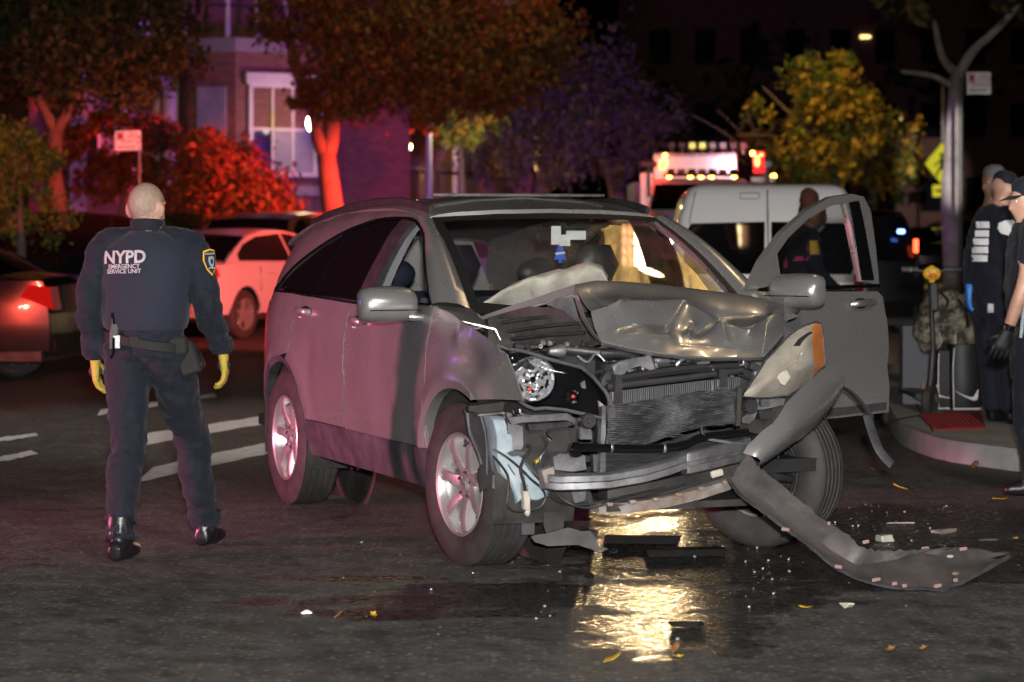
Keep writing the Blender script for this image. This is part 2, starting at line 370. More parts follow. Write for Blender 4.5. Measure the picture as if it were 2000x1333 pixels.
def arc(cx, cz, r, a0, a1, n): return [(cx+r*cos(radians(a0+(a1-a0)*k/n)), cz+r*sin(radians(a0+(a1-a0)*k/n))) for k in range(n+1)]
SEAM = [cs(*p) for p in ((690, 594), (682, 605), (675, 638), (670, 680), (671, 747), (669, 789), (673, 838))]     # front / rear door gap
SEAM2 = [cs(*p) for p in ((590, 578), (573, 623), (559, 690))]
zb = lambda x: 1.132+.006*x*-1                                       # belt line
FD0 = -.345
def sm(a, b, x): t = max(0, min(1, (x-a)/(b-a))); return t*t*(3-2*t)
def dent_front(x, z): return .03*exp(-((x+.62)/.10)**2-((z-.80)/.20)**2)*0+.006*mnoise.noise((x*3, 0, z*3))
def dent_fender(x, z):
    return .035*exp(-((x-.12)/.13)**2-((z-.90)/.07)**2)-.022*exp(-((x-.02)/.05)**2-((z-1.02)/.05)**2)+.008*sm(.25, .6, x)*sin(9*z+4*x)+.0035*mnoise.noise((x*5, 1, z*5))
def front_door_poly(): return [(FD0, zb(FD0)), (FD0-.005, .95), (FD0-.01, .485)]+[(x-0+.006, z) for x, z in SEAM[::-1]]
door_front = panel('front_door', [(FD0, 1.13), (FD0-.01, .80), (FD0-.02, .487)]+[(x+.005, z) for x, z in SEAM[::-1]], 'paint_silver', suv, dent=dent_front)
ra = arc(-2.62, .37, .425, 12, 108, 12)
panel('rear_door', [(x-.005, z) for x, z in SEAM]+[(SEAM[-1][0], .487), (-2.19, .487)]+ra[0:9]+[(x+.005, z) for x, z in SEAM2[::-1]], 'paint_silver', suv, dent=lambda x, z: .012*exp(-((x+2.13)/.05)**2-((z-.83)/.08)**2))
panel('rear_quarter', [(x-.005, z) for x, z in SEAM2]+[p for p in arc(-2.62, .37, .425, 100, 190, 12)]+[(-3.1, .30), (-3.5, .34), (-3.56, .6), (-3.52, .9), (-3.44, 1.16)], 'paint_silver', suv)
fa = arc(0, .37, .44, 176, 62, 14)
panel('fender', [(FD0+.012, 1.128), (-.16, 1.11), (.1, 1.055), (.30, 1.0), (.47, .95), (.545, .86), (.60, .762), (.40, .755), (.24, .745)]+fa[::-1]+[(FD0+.0, .49)], 'paint_silver', suv, dent=dent_fender, step=.04, th=.005)
panel('wheel_arch_trim', arc(0, .37, .445, 176, 64, 14)+arc(0, .37, .41, 64, 176, 14), 'paint_silver', suv, off=.006, th=.05)
panel('wheel_arch_trim', arc(-2.62, .37, .43, 14, 176, 16)+arc(-2.62, .37, .395, 176, 14, 16), 'grey_plastic', suv, off=.004, th=.05)
panel('sill', [(FD0+.0, .484), (FD0-.06, .30), (-2.16, .30), (-2.185, .484)], 'grey_plastic', suv, off=.012, th=.06)
def upper_shell(side, dlo=True):
    n = '' 
    inner = [(-2.99, 1.15), (-2.72, 1.27), (-2.4, 1.385), (-2.03, 1.475), (-1.65, 1.528), (-1.33, 1.538), (-1.15, 1.522)]
    out = [(-1.14, 1.56), (-1.4, 1.597), (-1.7, 1.612), (-2.1, 1.605), (-2.5, 1.578), (-2.8, 1.54), (-3.1, 1.475), (-3.3, 1.39), (-3.42, 1.25), (-3.46, 1.15)]
    panel('roof_side', inner+out, 'paint_silver', suv, side=side, th=.03)
for s in (-1, 1): upper_shell(s)
# A pillars: from the side glass edge round to the windscreen edge
DLOF = [(-.40, 1.14), (-.55, 1.235), (-.75, 1.36), (-.93, 1.455), (-1.15, 1.522)]
WS0, WS1 = V((-.30, .705, 1.118)), V((-1.10, .60, 1.535))
def pillar(side):
    b = MB(); rows = []
    for k in range(9):
        t = k/8; q = k/2; i = min(3, int(q)); a = V(DLOF[i]).lerp(V(DLOF[i+1]), q-i); yo = yside(a.x, a.y)
        wsp = WS0.lerp(WS1, t); wsp.z += .035*sin(pi*t)
        P, Q = V((a.x, yo, a.y)), V((wsp.x, wsp.y, wsp.z)); mid = (P+Q)/2+V((.02, .03, .02))
        rows.append([P+V((-.02, -.03, 0)), P, P.lerp(mid, .55)+V((.004, .008, .004)), mid, Q.lerp(mid, .5)+V((.004, 0, .008)), Q, Q+V((-.03, -.02, -.03))])
    if side < 0: rows = [[V((p.x, -p.y, p.z)) for p in r] for r in rows]
    b.loft(rows, 0, False, False); return b.build('windscreen_pillar', 'paint_silver', suv, 50)
pillar(-1); pillar(1)
for s in (-1, 1):                                                   # cowl corner between pillar foot and fender
    b = MB(); b.loft([[V((-.40, s*.862, 1.135)), V((-.30, s*.70, 1.12)), V((-.26, s*.66, 1.08))], [V((-.25, s*.86, 1.118)), V((-.14, s*.72, 1.085)), V((-.12, s*.68, 1.03))], [V((-.05, s*.84, 1.075)), V((0, s*.70, 1.04)), V((.02, s*.68, .99))]], 0, False, False)
    b.thick(.006).build('cowl_corner', 'paint_silver', suv, 40)
b = MB(); b.grid(lambda u, v: (lambda x, y: V((x, y, zroof(x, y)+.001)))(lerp(-1.02-.10*(2*v-1)**2, -3.42, u), .63*(2*v-1)), 26, 18); b.thick(.02).build('roof', 'paint_silver', suv, 40)
for s in (-1, 1):
    b = MB(); b.tube([(x, s*.585, zroof(x, .585)+.018) for x in [-1.16, -1.3, -1.6, -2.0, -2.4, -2.8, -3.1]], (.022, .012), 8, 0); b.build('roof_rail', 'black_plastic', suv)
b = MB(); b.box((-1.45, 0, 1.652), (.05, .94, .016), 0, bev=.006); b.build('roof_rack_bar', 'alu', suv)
b = MB(); b.grid(lambda u, v: (lambda y: V((-3.50+.12*y*y-.02*sin(pi*u), y, lerp(.33, 1.42, u))))(lerp(-.62, .62, v)*(1 if u < .75 else 1-(u-.75)*.7)), 8, 8); b.thick(.02).build('tailgate', 'paint_silver', suv)
panel('tail_light', [(-3.03, .80), (-3.16, .72), (-3.2, .9), (-3.17, 1.08), (-3.08, 1.06)], 'lens_red', suv, off=.005, th=.02)  # tail lens whose red also stands in for the reflection on this corner
def glass(name, poly, m, side=-1, off=-.012): return panel(name, poly, m, suv, off=off, th=.004, side=side, step=.12)
RW = [(-1.50, 1.135), (-1.42, 1.30), (-1.335, 1.525), (-1.65, 1.515), (-2.02, 1.465), (-2.26, 1.14)]
QW = [(-2.30, 1.14), (-2.07, 1.452), (-2.4, 1.372), (-2.7, 1.26), (-2.95, 1.15)]
for s in (-1, 1):
    glass('rear_door_window', RW, 'tint' if s < 0 else 'tint_light', s); glass('quarter_window', QW, 'tint', s)
    panel('window_trim', [(-2.25, 1.138), (-2.015, 1.466), (-2.065, 1.458), (-2.30, 1.138)], 'black_gloss', suv, th=.012, side=s)
    panel('door_pillar_trim', [(-1.30, 1.135), (-1.23, 1.33), (-1.17, 1.515), (-1.335, 1.528), (-1.42, 1.30), (-1.50, 1.135)], 'black_plastic', suv, th=.03, side=s, off=-.006)
b = MB(); tr = [V((x, -yside(x, z)-.002, z)) for x, z in [(-2.97, 1.148), (-2.72, 1.266), (-2.4, 1.38), (-2.03, 1.471), (-1.65, 1.524), (-1.33, 1.534), (-1.15, 1.518), (-.93, 1.452), (-.75, 1.356), (-.55, 1.232), (-.42, 1.142)]]
b.tube(smooth_pts(tr, 3), .008, 6); b.build('window_seal', 'black_gloss', suv)
b = MB(); b.tube([(x, -yside(x, 1.137)-.002, 1.137-.004*x*0) for x in [-.4, -.8, -1.2, -1.6, -2.0, -2.4, -2.8, -2.96]], .007, 6); b.build('belt_seal', 'black_gloss', suv)
# windscreen: a curved pane, dusty, with a black printed border
def ws(u, v):                                                       # u across -1..1, v up 0..1
    p = WS0.lerp(WS1, v); y = p.y*u; return V((p.x+.14*(1-u*u), y, p.z-.045*(1-u*u)*(1-v)+.035*sin(pi*v)+.02*(1-u*u)*v))
m = mat('windscreen_glass', (.02, .02, .02), .04, spec=.5); n = m.node_tree; p = n.nodes['Principled BSDF']; out = n.nodes['Material Output']
tr_ = n.nodes.new('ShaderNodeBsdfTransparent'); tr_.inputs[0].default_value = (.9, .91, .9, 1)
tl = n.nodes.new('ShaderNodeBsdfTranslucent'); tl.inputs[0].default_value = (.8, .75, .66, 1)
gl = n.nodes.new('ShaderNodeBsdfGlossy'); gl.inputs['Roughness'].default_value = .03
lw = n.nodes.new('ShaderNodeLayerWeight'); lw.inputs[0].default_value = .5; pw = n.nodes.new('ShaderNodeMath'); pw.operation = 'POWER'; pw.inputs[1].default_value = 4.5; n.links.new(lw.outputs['Facing'], pw.inputs[0]); fr = n.nodes.new('ShaderNodeMath'); fr.operation = 'MULTIPLY_ADD'; fr.inputs[1].default_value = .8; fr.inputs[2].default_value = .04; n.links.new(pw.outputs[0], fr.inputs[0])
m1 = n.nodes.new('ShaderNodeMixShader'); m2 = n.nodes.new('ShaderNodeMixShader')
tn = n.nodes.new('ShaderNodeTexNoise'); tn.inputs['Scale'].default_value = 9; tn.inputs['Detail'].default_value = 8; tn.inputs['Roughness'].default_value = .7
mr = n.nodes.new('ShaderNodeMapRange'); mr.inputs[1].default_value = .35; mr.inputs[2].default_value = .75; mr.inputs[3].default_value = .10; mr.inputs[4].default_value = .32
tc = n.nodes.new('ShaderNodeTexCoord'); n.links.new(tc.outputs['Object'], tn.inputs[0]); n.links.new(tn.outputs['Fac'], mr.inputs[0])
n.links.new(mr.outputs[0], m1.inputs[0]); n.links.new(tr_.outputs[0], m1.inputs[1]); n.links.new(tl.outputs[0], m1.inputs[2])
n.links.new(fr.outputs[0], m2.inputs[0]); n.links.new(m1.outputs[0], m2.inputs[1]); n.links.new(gl.outputs[0], m2.inputs[2]); n.links.new(m2.outputs[0], out.inputs[0])
b = MB(); b.grid(lambda u, v: ws(2*u-1, v), 16, 10); b.build('windscreen', 'windscreen_glass', suv, 0)
b = MB()
for fu in ((-1.0, -.94), (.94, 1.0)): b.grid(lambda u, v: ws(lerp(*fu, u), v)+V((.002, 0, .003)), 1, 10)
b.grid(lambda u, v: ws(2*u-1, lerp(.93, 1.0, v))+V((.002, 0, .003)), 16, 1); b.grid(lambda u, v: ws(2*u-1, lerp(-.03, .06, v))+V((.002, 0, .003)), 16, 1)
b.build('windscreen_border', 'gasket', suv, 0)
b = MB(); c = [ws(u, .05) for u in (.70, .88)]; d = [ws(u, .13) for u in (.70, .88)]; b.add([p+V((.003, 0, .004)) for p in (c[0], c[1], d[1], d[0])], [[0, 1, 2, 3]]); b.build('inspection_sticker', 'mask_cloth', suv, 0)
# interior
b = MB(); b.grid(lambda u, v: V((lerp(-.30, -.78, u), lerp(-.72, .72, v), 1.05+.05*sin(pi*u)-.05*(2*v-1)**2)), 6, 10); b.grid(lambda u, v: V((-.78-.05*u, lerp(-.72, .72, v), lerp(1.05, .55, u))), 3, 4); b.build('dashboard', 'interior_black', suv)
def seat(x, y, tilt=.22, w=.25, back='seat'):
    b = MB()
    b.loft([[V((x+dx-tilt*h, y+sx*w*(1-.25*max(0, h-.35)), .62+h)) for dx, sx in ((.06, -.9), (.075, 0), (.06, .9), (0, 1), (-.05, .8), (-.06, 0), (-.05, -.8), (0, -1))] for h in (0, .15, .3, .45, .52)], 0)
    b.box((x+.22, y, .58), (.5, 2*w, .14), 0, bev=.05); o = b.build('front_seat', 'seat_leather', suv, 60)
    b = MB(); b.loft([[V((x-tilt*.6+dx*(1-.3*abs(k-2)/2), y+sx*(.135-.025*abs(k-2)), 1.20+h)) for dx, sx in ((.05, -.8), (.06, 0), (.05, .8), (0, 1), (-.04, .8), (-.045, 0), (-.04, -.8), (0, -1))] for k, h in enumerate((0, .05, .1, .15, .2))], 0)
    for s in (-.05, .05): b.tube([(x-tilt*.6, y+s, 1.1), (x-tilt*.62, y+s, 1.22)], .008, 6)
    b.build('headrest', 'seat_leather', o, 60); return o
seat(-1.22, -.38); seat(-1.22, .38)
b = MB(); b.box((-2.15, 0, .85), (.16, 1.3, .6), 0, bev=.05); b.box((-1.9, 0, .58), (.5, 1.3, .14), 0, bev=.05); rs = b.build('rear_seat', 'seat_leather', suv, 60)
for y in (-.42, .42):
    b = MB(); b.ell((-2.2, y, 1.24), (.05, .13, .085)); b.build('headrest', 'seat_leather', rs)
b = MB(); b.box((-1.6, 0, .40), (3.6, 1.62, .06), 0); b.build('floor_pan', 'interior_black', suv)
b = MB(); b.grid(lambda u, v: (lambda x, y: V((x, y, zroof(x, y)-.045)))(lerp(-1.12, -3.3, u), .6*(2*v-1)), 10, 8); b.build('headliner', 'interior_grey', suv)
for s in (-1, 1):
    panel('pillar_lining', [(-1.33, .5), (-1.30, 1.13), (-1.22, 1.53), (-1.42, 1.53), (-1.50, 1.13), (-1.55, .5)], 'interior_grey', suv, side=s, off=-.05, th=.04)
panel('door_lining', [(-.5, .5), (-.45, 1.12), (-1.28, 1.12), (-1.3, .5)], 'interior_black', suv, off=-.06, th=.02)
panel('inner_panel', [(-1.5, .42), (-1.5, 1.12), (-3.4, 1.14), (-3.4, .42)], 'interior_black', suv, off=-.06, th=.02); panel('inner_panel', [(-1.5, .42), (-1.5, 1.12), (-3.4, 1.14), (-3.4, .42)], 'paint_silver', suv, off=-.03, th=.02, side=1)
b = MB(); b.lathe([(.185+.014*cos(a), .014*sin(a)) for a in [2*pi*k/8 for k in range(9)]], 28, 0, Matrix.Translation((-.86, .38, 1.0)) @ Matrix.Rotation(radians(-65), 4, 'Y'), caps=False); b.tube([(-.72, .38, .95), (-.86, .38, 1.0)], .05, 10); b.build('steering_wheel', 'interior_black', suv)
def bag(u, v):                                                      # the blown passenger air bag lying on the dash
    px = lerp(942, 1186, u); top = interp([(942, 592), (985, 566), (1020, 545), (1100, 528), (1150, 513), (1172, 520), (1186, 545)], px); bot = interp([(942, 597), (1050, 590), (1186, 570)], px)
    x = -.62+.07*sin(pi*v); p = cp(px, lerp(bot+8, top, sin(pi/2*min(1, v*1.25))), x=x-.22*max(0, v-.6))
    return p+V((.03, 0, .02))*mnoise.noise((px*.03, v*2.5, 2))+V((.012, 0, .008))*abs(mnoise.noise((px*.06, v*6, 7)))
b = MB(); b.grid(bag, 40, 14); b.build('air_bag', 'airbag', suv, 0)
def curtain(u, v):                                                  # side curtain bag hanging inside the driver's doorway
    x = lerp(-.44, -1.78, u); zt = interp([(-1.78, 1.50), (-1.2, 1.50), (-.93, 1.41), (-.55, 1.20), (-.44, 1.13)], x)
    return V((x, .60-.03*sin(pi*v)*abs(sin(7.5*u*pi/1.6))+.02*mnoise.noise((x*7, v*4, 0))+(.03*(x+1) if x > -1 else 0), lerp(min(zt-.02, 1.04+.02*sin(14*u)), zt, v)))
mc = mat('curtain_bag', (.7, .62, .45), .6); n = mc.node_tree; out = n.nodes['Material Output']
t1 = n.nodes.new('ShaderNodeBsdfTranslucent'); t1.inputs[0].default_value = (.8, .68, .42, 1); t2 = n.nodes.new('ShaderNodeBsdfTransparent'); mx = n.nodes.new('ShaderNodeMixShader')
tn = n.nodes.new('ShaderNodeTexNoise'); tn.inputs['Scale'].default_value = 14; mr = n.nodes.new('ShaderNodeMapRange'); mr.inputs[1].default_value = .3; mr.inputs[2].default_value = .7; mr.inputs[3].default_value = .55; mr.inputs[4].default_value = .85
n.links.new(tn.outputs['Fac'], mr.inputs[0]); n.links.new(mr.outputs[0], mx.inputs[0]); n.links.new(t1.outputs[0], mx.inputs[2]); n.links.new(t2.outputs[0], mx.inputs[1]); n.links.new(mx.outputs[0], out.inputs[0])
b = MB(); b.grid(curtain, 34, 12); b.build('curtain_bag', 'curtain_bag', suv, 0)
b = MB(); c = cp(1095, 461, x=-.93); b.box(c+V((0, .0, 0)), (.03, .26, .07), 0, bev=.012); b.tube([c, c+V((.06, -.01, .06))], .012, 6); im = b.build('interior_mirror', 'interior_black', suv)
b = MB(); b.box(cp(1125, 460, x=-.905), (.012, .105, .045), 0, bev=.004); b.build('toll_tag', 'white_card', suv)
b = MB(); b.box(cp(1086, 460, x=-.885), (.006, .05, .09), 0); b.box(cp(1103, 470, x=-.88), (.006, .055, .055), 0); b.build('paper_card', 'white_card', suv)
af = wl((0, 0, 0)); c = cp(1094, 495, x=-.89)
b = MB(); tp = [(0, .05), (.012, .035), (.008, .033), (.02, .018), (.013, .016), (.029, -.004), (.018, -.006), (.03, -.03), (.008, -.03), (.008, -.045), (-.008, -.045), (-.008, -.03), (-.03, -.03), (-.018, -.006), (-.029, -.004), (-.013, .016), (-.02, .018), (-.008, .033), (-.012, .035)]
b.prism([(a*1.1, z*1.05) for a, z in tp], -.0015, .0015, 'x'); b.tube([(0, 0, .05), (.0, .0, .10)], .001, 4)
fresh = b.build('air_freshener', 'blue_card'); fresh.location = (CO.x+c.x*CF.x+c.y*CL.x, CO.y+c.x*CF.y+c.y*CL.y, c.z); fresh.rotation_euler = (0, 0, CROT)
tag(fresh, 'blue tree shaped card air freshener hanging behind the SUV windscreen', 'air freshener')
b = MB(); b.box((.003, .0, 0), (.001, .05, .010), 0, rot=Matrix.Rotation(.12, 4, 'X')); b.build('printed_band', 'white_card', fresh)
# mirrors, handles
def door_mirror(side, par, off=V((0, 0, 0))):
    s = side; b = MB(); c = V((-.50, s*1.03, 1.135))+off
    rings = []
    for k, (dy, sc_) in enumerate(((-.135, .62), (-.125, .80), (-.09, .95), (0, 1), (.09, .97), (.125, .82), (.138, .55))):
        rings.append([c+V((-.03+.09*sc_*max(-.25, cos(a)), s*dy, .085*sc_*(1 if abs(sin(a)) > 2 else sin(a))*min(1.0, 1/(max(abs(sin(a)), .78))))) for a in [2*pi*j/20 for j in range(20)]])
    b.loft(rings, 0); o = b.build('door_mirror', 'paint_silver', par, 60)
    b = MB(); b.tube([c+V((.0, -s*.10, -.055)), c+V((.02, -s*.17, -.06)), c+V((.05, -s*.21, -.055))], [(.022, .04), (.02, .04), (.03, .05)], 10, 0); b.build('mirror_foot', 'paint_silver', o, 60)
    b = MB(); b.box(c+V((-.052, 0, 0)), (.004, .22, .13), 0, bev=.01); b.build('mirror_glass', 'mirror_glass', o)
    b = MB(); b.tube([c+V((.062, -s*.14, -.024)), c+V((.066, s*.11, -.024))], (.003, .002), 5); b.build('mirror_seam', 'gasket', o)
    return o
door_mirror(-1, suv)
def handle(x, z, par, side=-1):
    s = side; y = s*yside(x, z); b = MB()
    b.tube(smooth_pts([(x+.085, y+s*.004, z-.004), (x+.06, y+s*.035, z), (x-.02, y+s*.042, z+.004), (x-.085, y+s*.03, z+.004), (x-.105, y+s*.004, z+.002)], 3), (.017, .009), 8); o = b.build('door_handle', 'paint_silver', par, 60)
    b = MB(); b.ell((x-.01, y+s*.001, z-.005), (.075, .006, .032)); b.build('handle_recess', 'gasket', o)
    b = MB(); b.ell((x-.09, y+s*.006, z-.034), (.02, .012, .012)); b.build('lock_cap', 'alu', o)
hx = cs(704, 627); handle(hx[0], hx[1], suv); hx = cs(598, 608); handle(hx[0], hx[1], suv)
# wheels
def wheel(loc, steer, outward, par, hidden=False):
    w_ = bpy.data.objects.new('wheel', None); col.objects.link(w_); w_.parent = par; w_.location = loc
    # local +Z of the wheel = outward axle direction
    ax = Matrix.Rotation(steer, 3, 'Z') @ V((0, outward, 0)); w_.rotation_euler = ax.to_track_quat('Z', 'Y').to_euler()
    b = MB(); R = .358; W = .112
    prof = [(.216, -.09), (.235, -.105), (.29, -.115), (.33, -.108), (.349, -.092)]
    for k in range(5):
        z0 = -.085+k*.036; prof += [(R, z0), (R+.002, z0+.013), (R, z0+.026), (R-.007, z0+.028), (R-.007, z0+.034)]
    prof += [(R, .092), (.349, .098), (.332, .108), (.30, .115), (.295, .1155), (.29, .117), (.26, .112), (.235, .103), (.222, .092), (.216, .088)]
    b.lathe(prof, 72, 0, caps=False); b.build('tyre', 'rubber', w_, 50)
    b = MB()
    b.lathe([(.218, -.09), (.205, -.08), (.195, .02), (.203, .06), (.212, .075), (.216, .088), (.226, .096), (.229, .102), (.224, .106), (.214, .100), (.208, .088), (.198, .03)], 56, 0, caps=False)
    for i in range(7):
        a = 2*pi*i/7+.3; M_ = Matrix.Rotation(a, 4, 'Z'); rings = []
        for r, hw, z, t in ((.055, .030, .066, .05), (.085, .0265, .076, .05), (.13, .0245, .086, .048), (.17, .026, .090, .045), (.205, .031, .088, .04)):
            rings.append([M_ @ V((r, y, zz)) for y, zz in ((-hw-.006, z-t), (-hw, z-.006), (-hw+.006, z), (0, z+.002), (hw-.006, z), (hw, z-.006), (hw+.006, z-t))])
        b.loft(rings, 0, True, True)
    b.lathe([(.001, .068), (.03, .069), (.06, .07), (.078, .068), (.083, .06), (.083, .02), (.001, .02)], 40, 0, caps=False)
    b.build('rim', 'alloy', w_, 32)
    b = MB(); b.lathe([(.001, -.03), (.16, -.03), (.165, -.01), (.1, -.005), (.001, -.005)], 40, 0, caps=False); b.lathe([(.204, -.09), (.19, -.085), (.18, -.02)], 40, 1, caps=False); b.build('brake_disc', ['steel_dark', 'dirty_black'], w_)
    for i in range(5):
        a = 2*pi*i/5+.2; b = MB(); M_ = Matrix.Translation((.054*cos(a), .054*sin(a), .064)); b.lathe([(.0145, .004), (.016, .007), (.0125, .009), (.0125, .0)], 12, 0, M_, caps=False); b.lathe([(.0085, -.002), (.0085, .014), (.006, .018), (0.0001, .018)], 6, 1, M_); b.build('lug_nut', ['alloy_dirty', 'chrome'], w_)
    b = MB(); b.lathe([(.032, .066), (.032, .074), (.029, .077), (.0001, .078)], 24); b.build('hub_cap', 'alloy', w_)
    b = MB()                                                        # raised H emblem on the cap
    for sx in (-1, 1): b.prism([(sx*.012, -.015), (sx*.017, -.015), (sx*.014, .015), (sx*.008, .015)][::sx], .077, .081, 'z')
    b.box((0, 0, .079), (.018, .005, .004)); b.build('wheel_emblem', 'chrome', w_, 0)
    b = MB(); b.tube([(.207*cos(1.2), .207*sin(1.2), .085), (.19*cos(1.2), .19*sin(1.2), .115)], .005, 6); b.build('valve', 'rubber', w_)
    return w_
wheel((0, -.775, .355), radians(6), -1, suv); wheel((-2.62, -.785, .355), 0, -1, suv)
wheel((-.13, .72, .352), radians(33), 1, suv); wheel((-2.62, .785, .355), 0, 1, suv)
# wheel housings and underbody
for xc in (0, -2.62):
    for s in (-1, 1):
        b = MB(); R = .435; a0 = 1.9 if (xc == 0 and s == 1) else -.35
        b.grid(lambda u, v: V((xc+R*cos(lerp(a0, pi+.3, u)), s*lerp(.875 if a0 < 0 else .8, .5, v), .37+R*sin(lerp(a0, pi+.3, u)))), 22, 3)
        if a0 < 0: b.lathe([(R, 0), (.001, 0)], 20, 0, Matrix.Translation((xc, s*.5, .37)) @ Matrix.Rotation(pi/2, 4, 'X'), caps=False)
        b.build('wheel_liner', 'dirty_black', suv)
b = MB(); b.box((-1.35, 0, .345), (2.0, 1.5, .06), 0); b.box((-2.9, 0, .42), (1.1, 1.1, .16), 0, bev=.03); b.tube([(-.4, -.2, .31), (-1.5, -.25, .29), (-2.3, -.2, .31), (-3.4, -.45, .33)], .035, 8); b.box((-2.4, .3, .31), (.5, .3, .12), 0, bev=.03); b.build('underbody', 'dirty_black', suv)
for x in (-2.62, 0): b = MB(); b.tube([(x, -.7, .34), (x, .62, .34)], .04, 8); b.build('axle', 'steel_dark', suv)
panel('mud_guard', [(-3.0, .55), (-3.03, .3), (-3.07, .2), (-3.1, .2), (-3.12, .55)], 'black_plastic', suv, off=-.02, th=.16)
# the open driver's door: the same pressing mirrored, hinged at its front edge
HX, HY = -.36, .80
dr = bpy.data.objects.new('driver_door', None); col.objects.link(dr); dr.parent = suv; dr.location = (HX, HY, .05); dyf = lambda x, z: yside(-.5, z) if z < 1.15 else .856-.17*(z-1.15)-.1*max(0, z-1.5)
dr.rotation_euler = (0, 0, radians(-60))
def dpanel(name, poly, m, off=0, th=.02, yf=dyf, **k):
    o = panel(name, poly, m, dr, yf=yf, th=th, off=off, side=1, **k)
    for v in o.data.vertices: v.co.x -= HX; v.co.y -= .87
    return o
DPO = [(FD0, 1.13), (FD0-.01, .80), (FD0-.02, .487)]+[(x+.005, z) for x, z in SEAM[::-1]]
dpanel('door_skin', DPO, 'paint_silver', th=.03); dpanel('door_lining', [(-.42, .5), (-.42, 1.12), (-1.40, 1.12), (-1.47, .5)], 'interior_black', off=-.05, th=.05)
fr_out = [(-.30, 1.14), (-.454, 1.277), (-.677, 1.412), (-.953, 1.527), (-1.207, 1.593), (-1.419, 1.611), (-1.535, 1.598), (-1.57, 1.535), (-1.565, 1.344), (-1.545, 1.14)]
fr_in = [(-1.379, 1.16), (-1.35, 1.371), (-1.335, 1.56), (-1.187, 1.549), (-.936, 1.481), (-.717, 1.384), (-.60, 1.31), (-.60, 1.158)]
dpanel('window_frame', fr_out+fr_in, 'paint_silver', th=.035, off=-.004); dpanel('door_window', [p for p in fr_in], 'tint_light', off=-.022, th=.004)
dpanel('pillar_trim', [(-1.37, 1.167), (-1.36, 1.36), (-1.365, 1.566), (-1.465, 1.577), (-1.48, 1.36), (-1.49, 1.165)], 'black_gloss', th=.006, off=.001)
dpanel('belt_strip', [(-.6, 1.128), (-.6, 1.146), (-1.54, 1.146), (-1.54, 1.128)], 'black_gloss', th=.01, off=.006)
dpanel('sill_trim', [(-.40, .535), (-.40, .495), (-1.53, .495), (-1.53, .535)], 'grey_plastic', th=.02, off=.006)
mo = door_mirror(1, dr, V((-HX+.06, -.87, 0)))
hx = (-1.30, 1.052); b = MB(); y = yside(*hx)-.87; x = hx[0]-HX; z = hx[1]
b.tube(smooth_pts([(x+.10, y+.004, z-.004), (x+.07, y+.04, z), (x-.02, y+.048, z+.004), (x-.085, y+.035, z+.004), (x-.11, y+.004, z+.002)], 3), (.017, .010), 8); ho = b.build('door_handle', 'alu', dr, 60)
b = MB(); b.ell((x, y, z-.005), (.075, .006, .032)); b.build('handle_recess', 'gasket', ho)
for z in (.62, .98): b = MB(); b.box((.02, -.01, z), (.08, .05, .06)); b.build('hinge', 'steel_dark', dr)
panel('sill', [(-.36, .484), (-.42, .30), (-2.16, .30), (-2.185, .484)], 'grey_plastic', suv, off=.012, th=.06, side=1)
panel('rear_door', [(x-.005, z) for x, z in SEAM]+[(SEAM[-1][0], .487), (-2.19, .487)]+ra[0:9]+[(x+.005, z) for x, z in SEAM2[::-1]], 'paint_silver', suv, side=1)
panel('rear_quarter', [(x-.005, z) for x, z in SEAM2]+[p for p in arc(-2.62, .37, .425, 100, 190, 12)]+[(-3.1, .30), (-3.5, .34), (-3.56, .6), (-3.52, .9), (-3.44, 1.16)], 'paint_silver', suv, side=1)
# ------------------------------------------------------------------ torn open front of the SUV
def C5(x, y): return 900+x*.2626, 760+y*.2626
def C3(x, y): return 900+x*.24, 540+y*.24
def C6(x, y): return 1250+x*.27, 700+y*.27
def C4(x, y): return 1150+x*.25, 540+y*.25
def plate(name, pts, x, th, m, conv=None, parent=suv, bev=0):      # bent sheet part: outline seen at a plane x of the car, th deep
    if conv: pts = [conv(*p[:2])+tuple(p[2:]) for p in pts]
    F_ = [cp(p[0], p[1], x=(p[2] if len(p) > 2 else x)) for p in pts]
    n = len(F_); b = MB(); b.add(F_+[q+V((-th, 0, 0)) for q in F_], [list(range(n)), [n+i for i in range(n)][::-1]]+[[i, n+i, n+(i+1) % n, (i+1) % n] for i in range(n)], 0, False)
    return b.build(name, m, parent, 20)
def pipe(name, pts, r, m, conv=None, x=None, n=8, parent=suv, sm_=4):
    P = []
    for p in pts:
        a, c = conv(p[0], p[1]) if conv else p[:2]; P.append(cp(a, c, x=p[2] if len(p) > 2 else x))
    b = MB(); b.tube(smooth_pts(P, sm_) if sm_ else P, r, n); return b.build(name, m, parent)
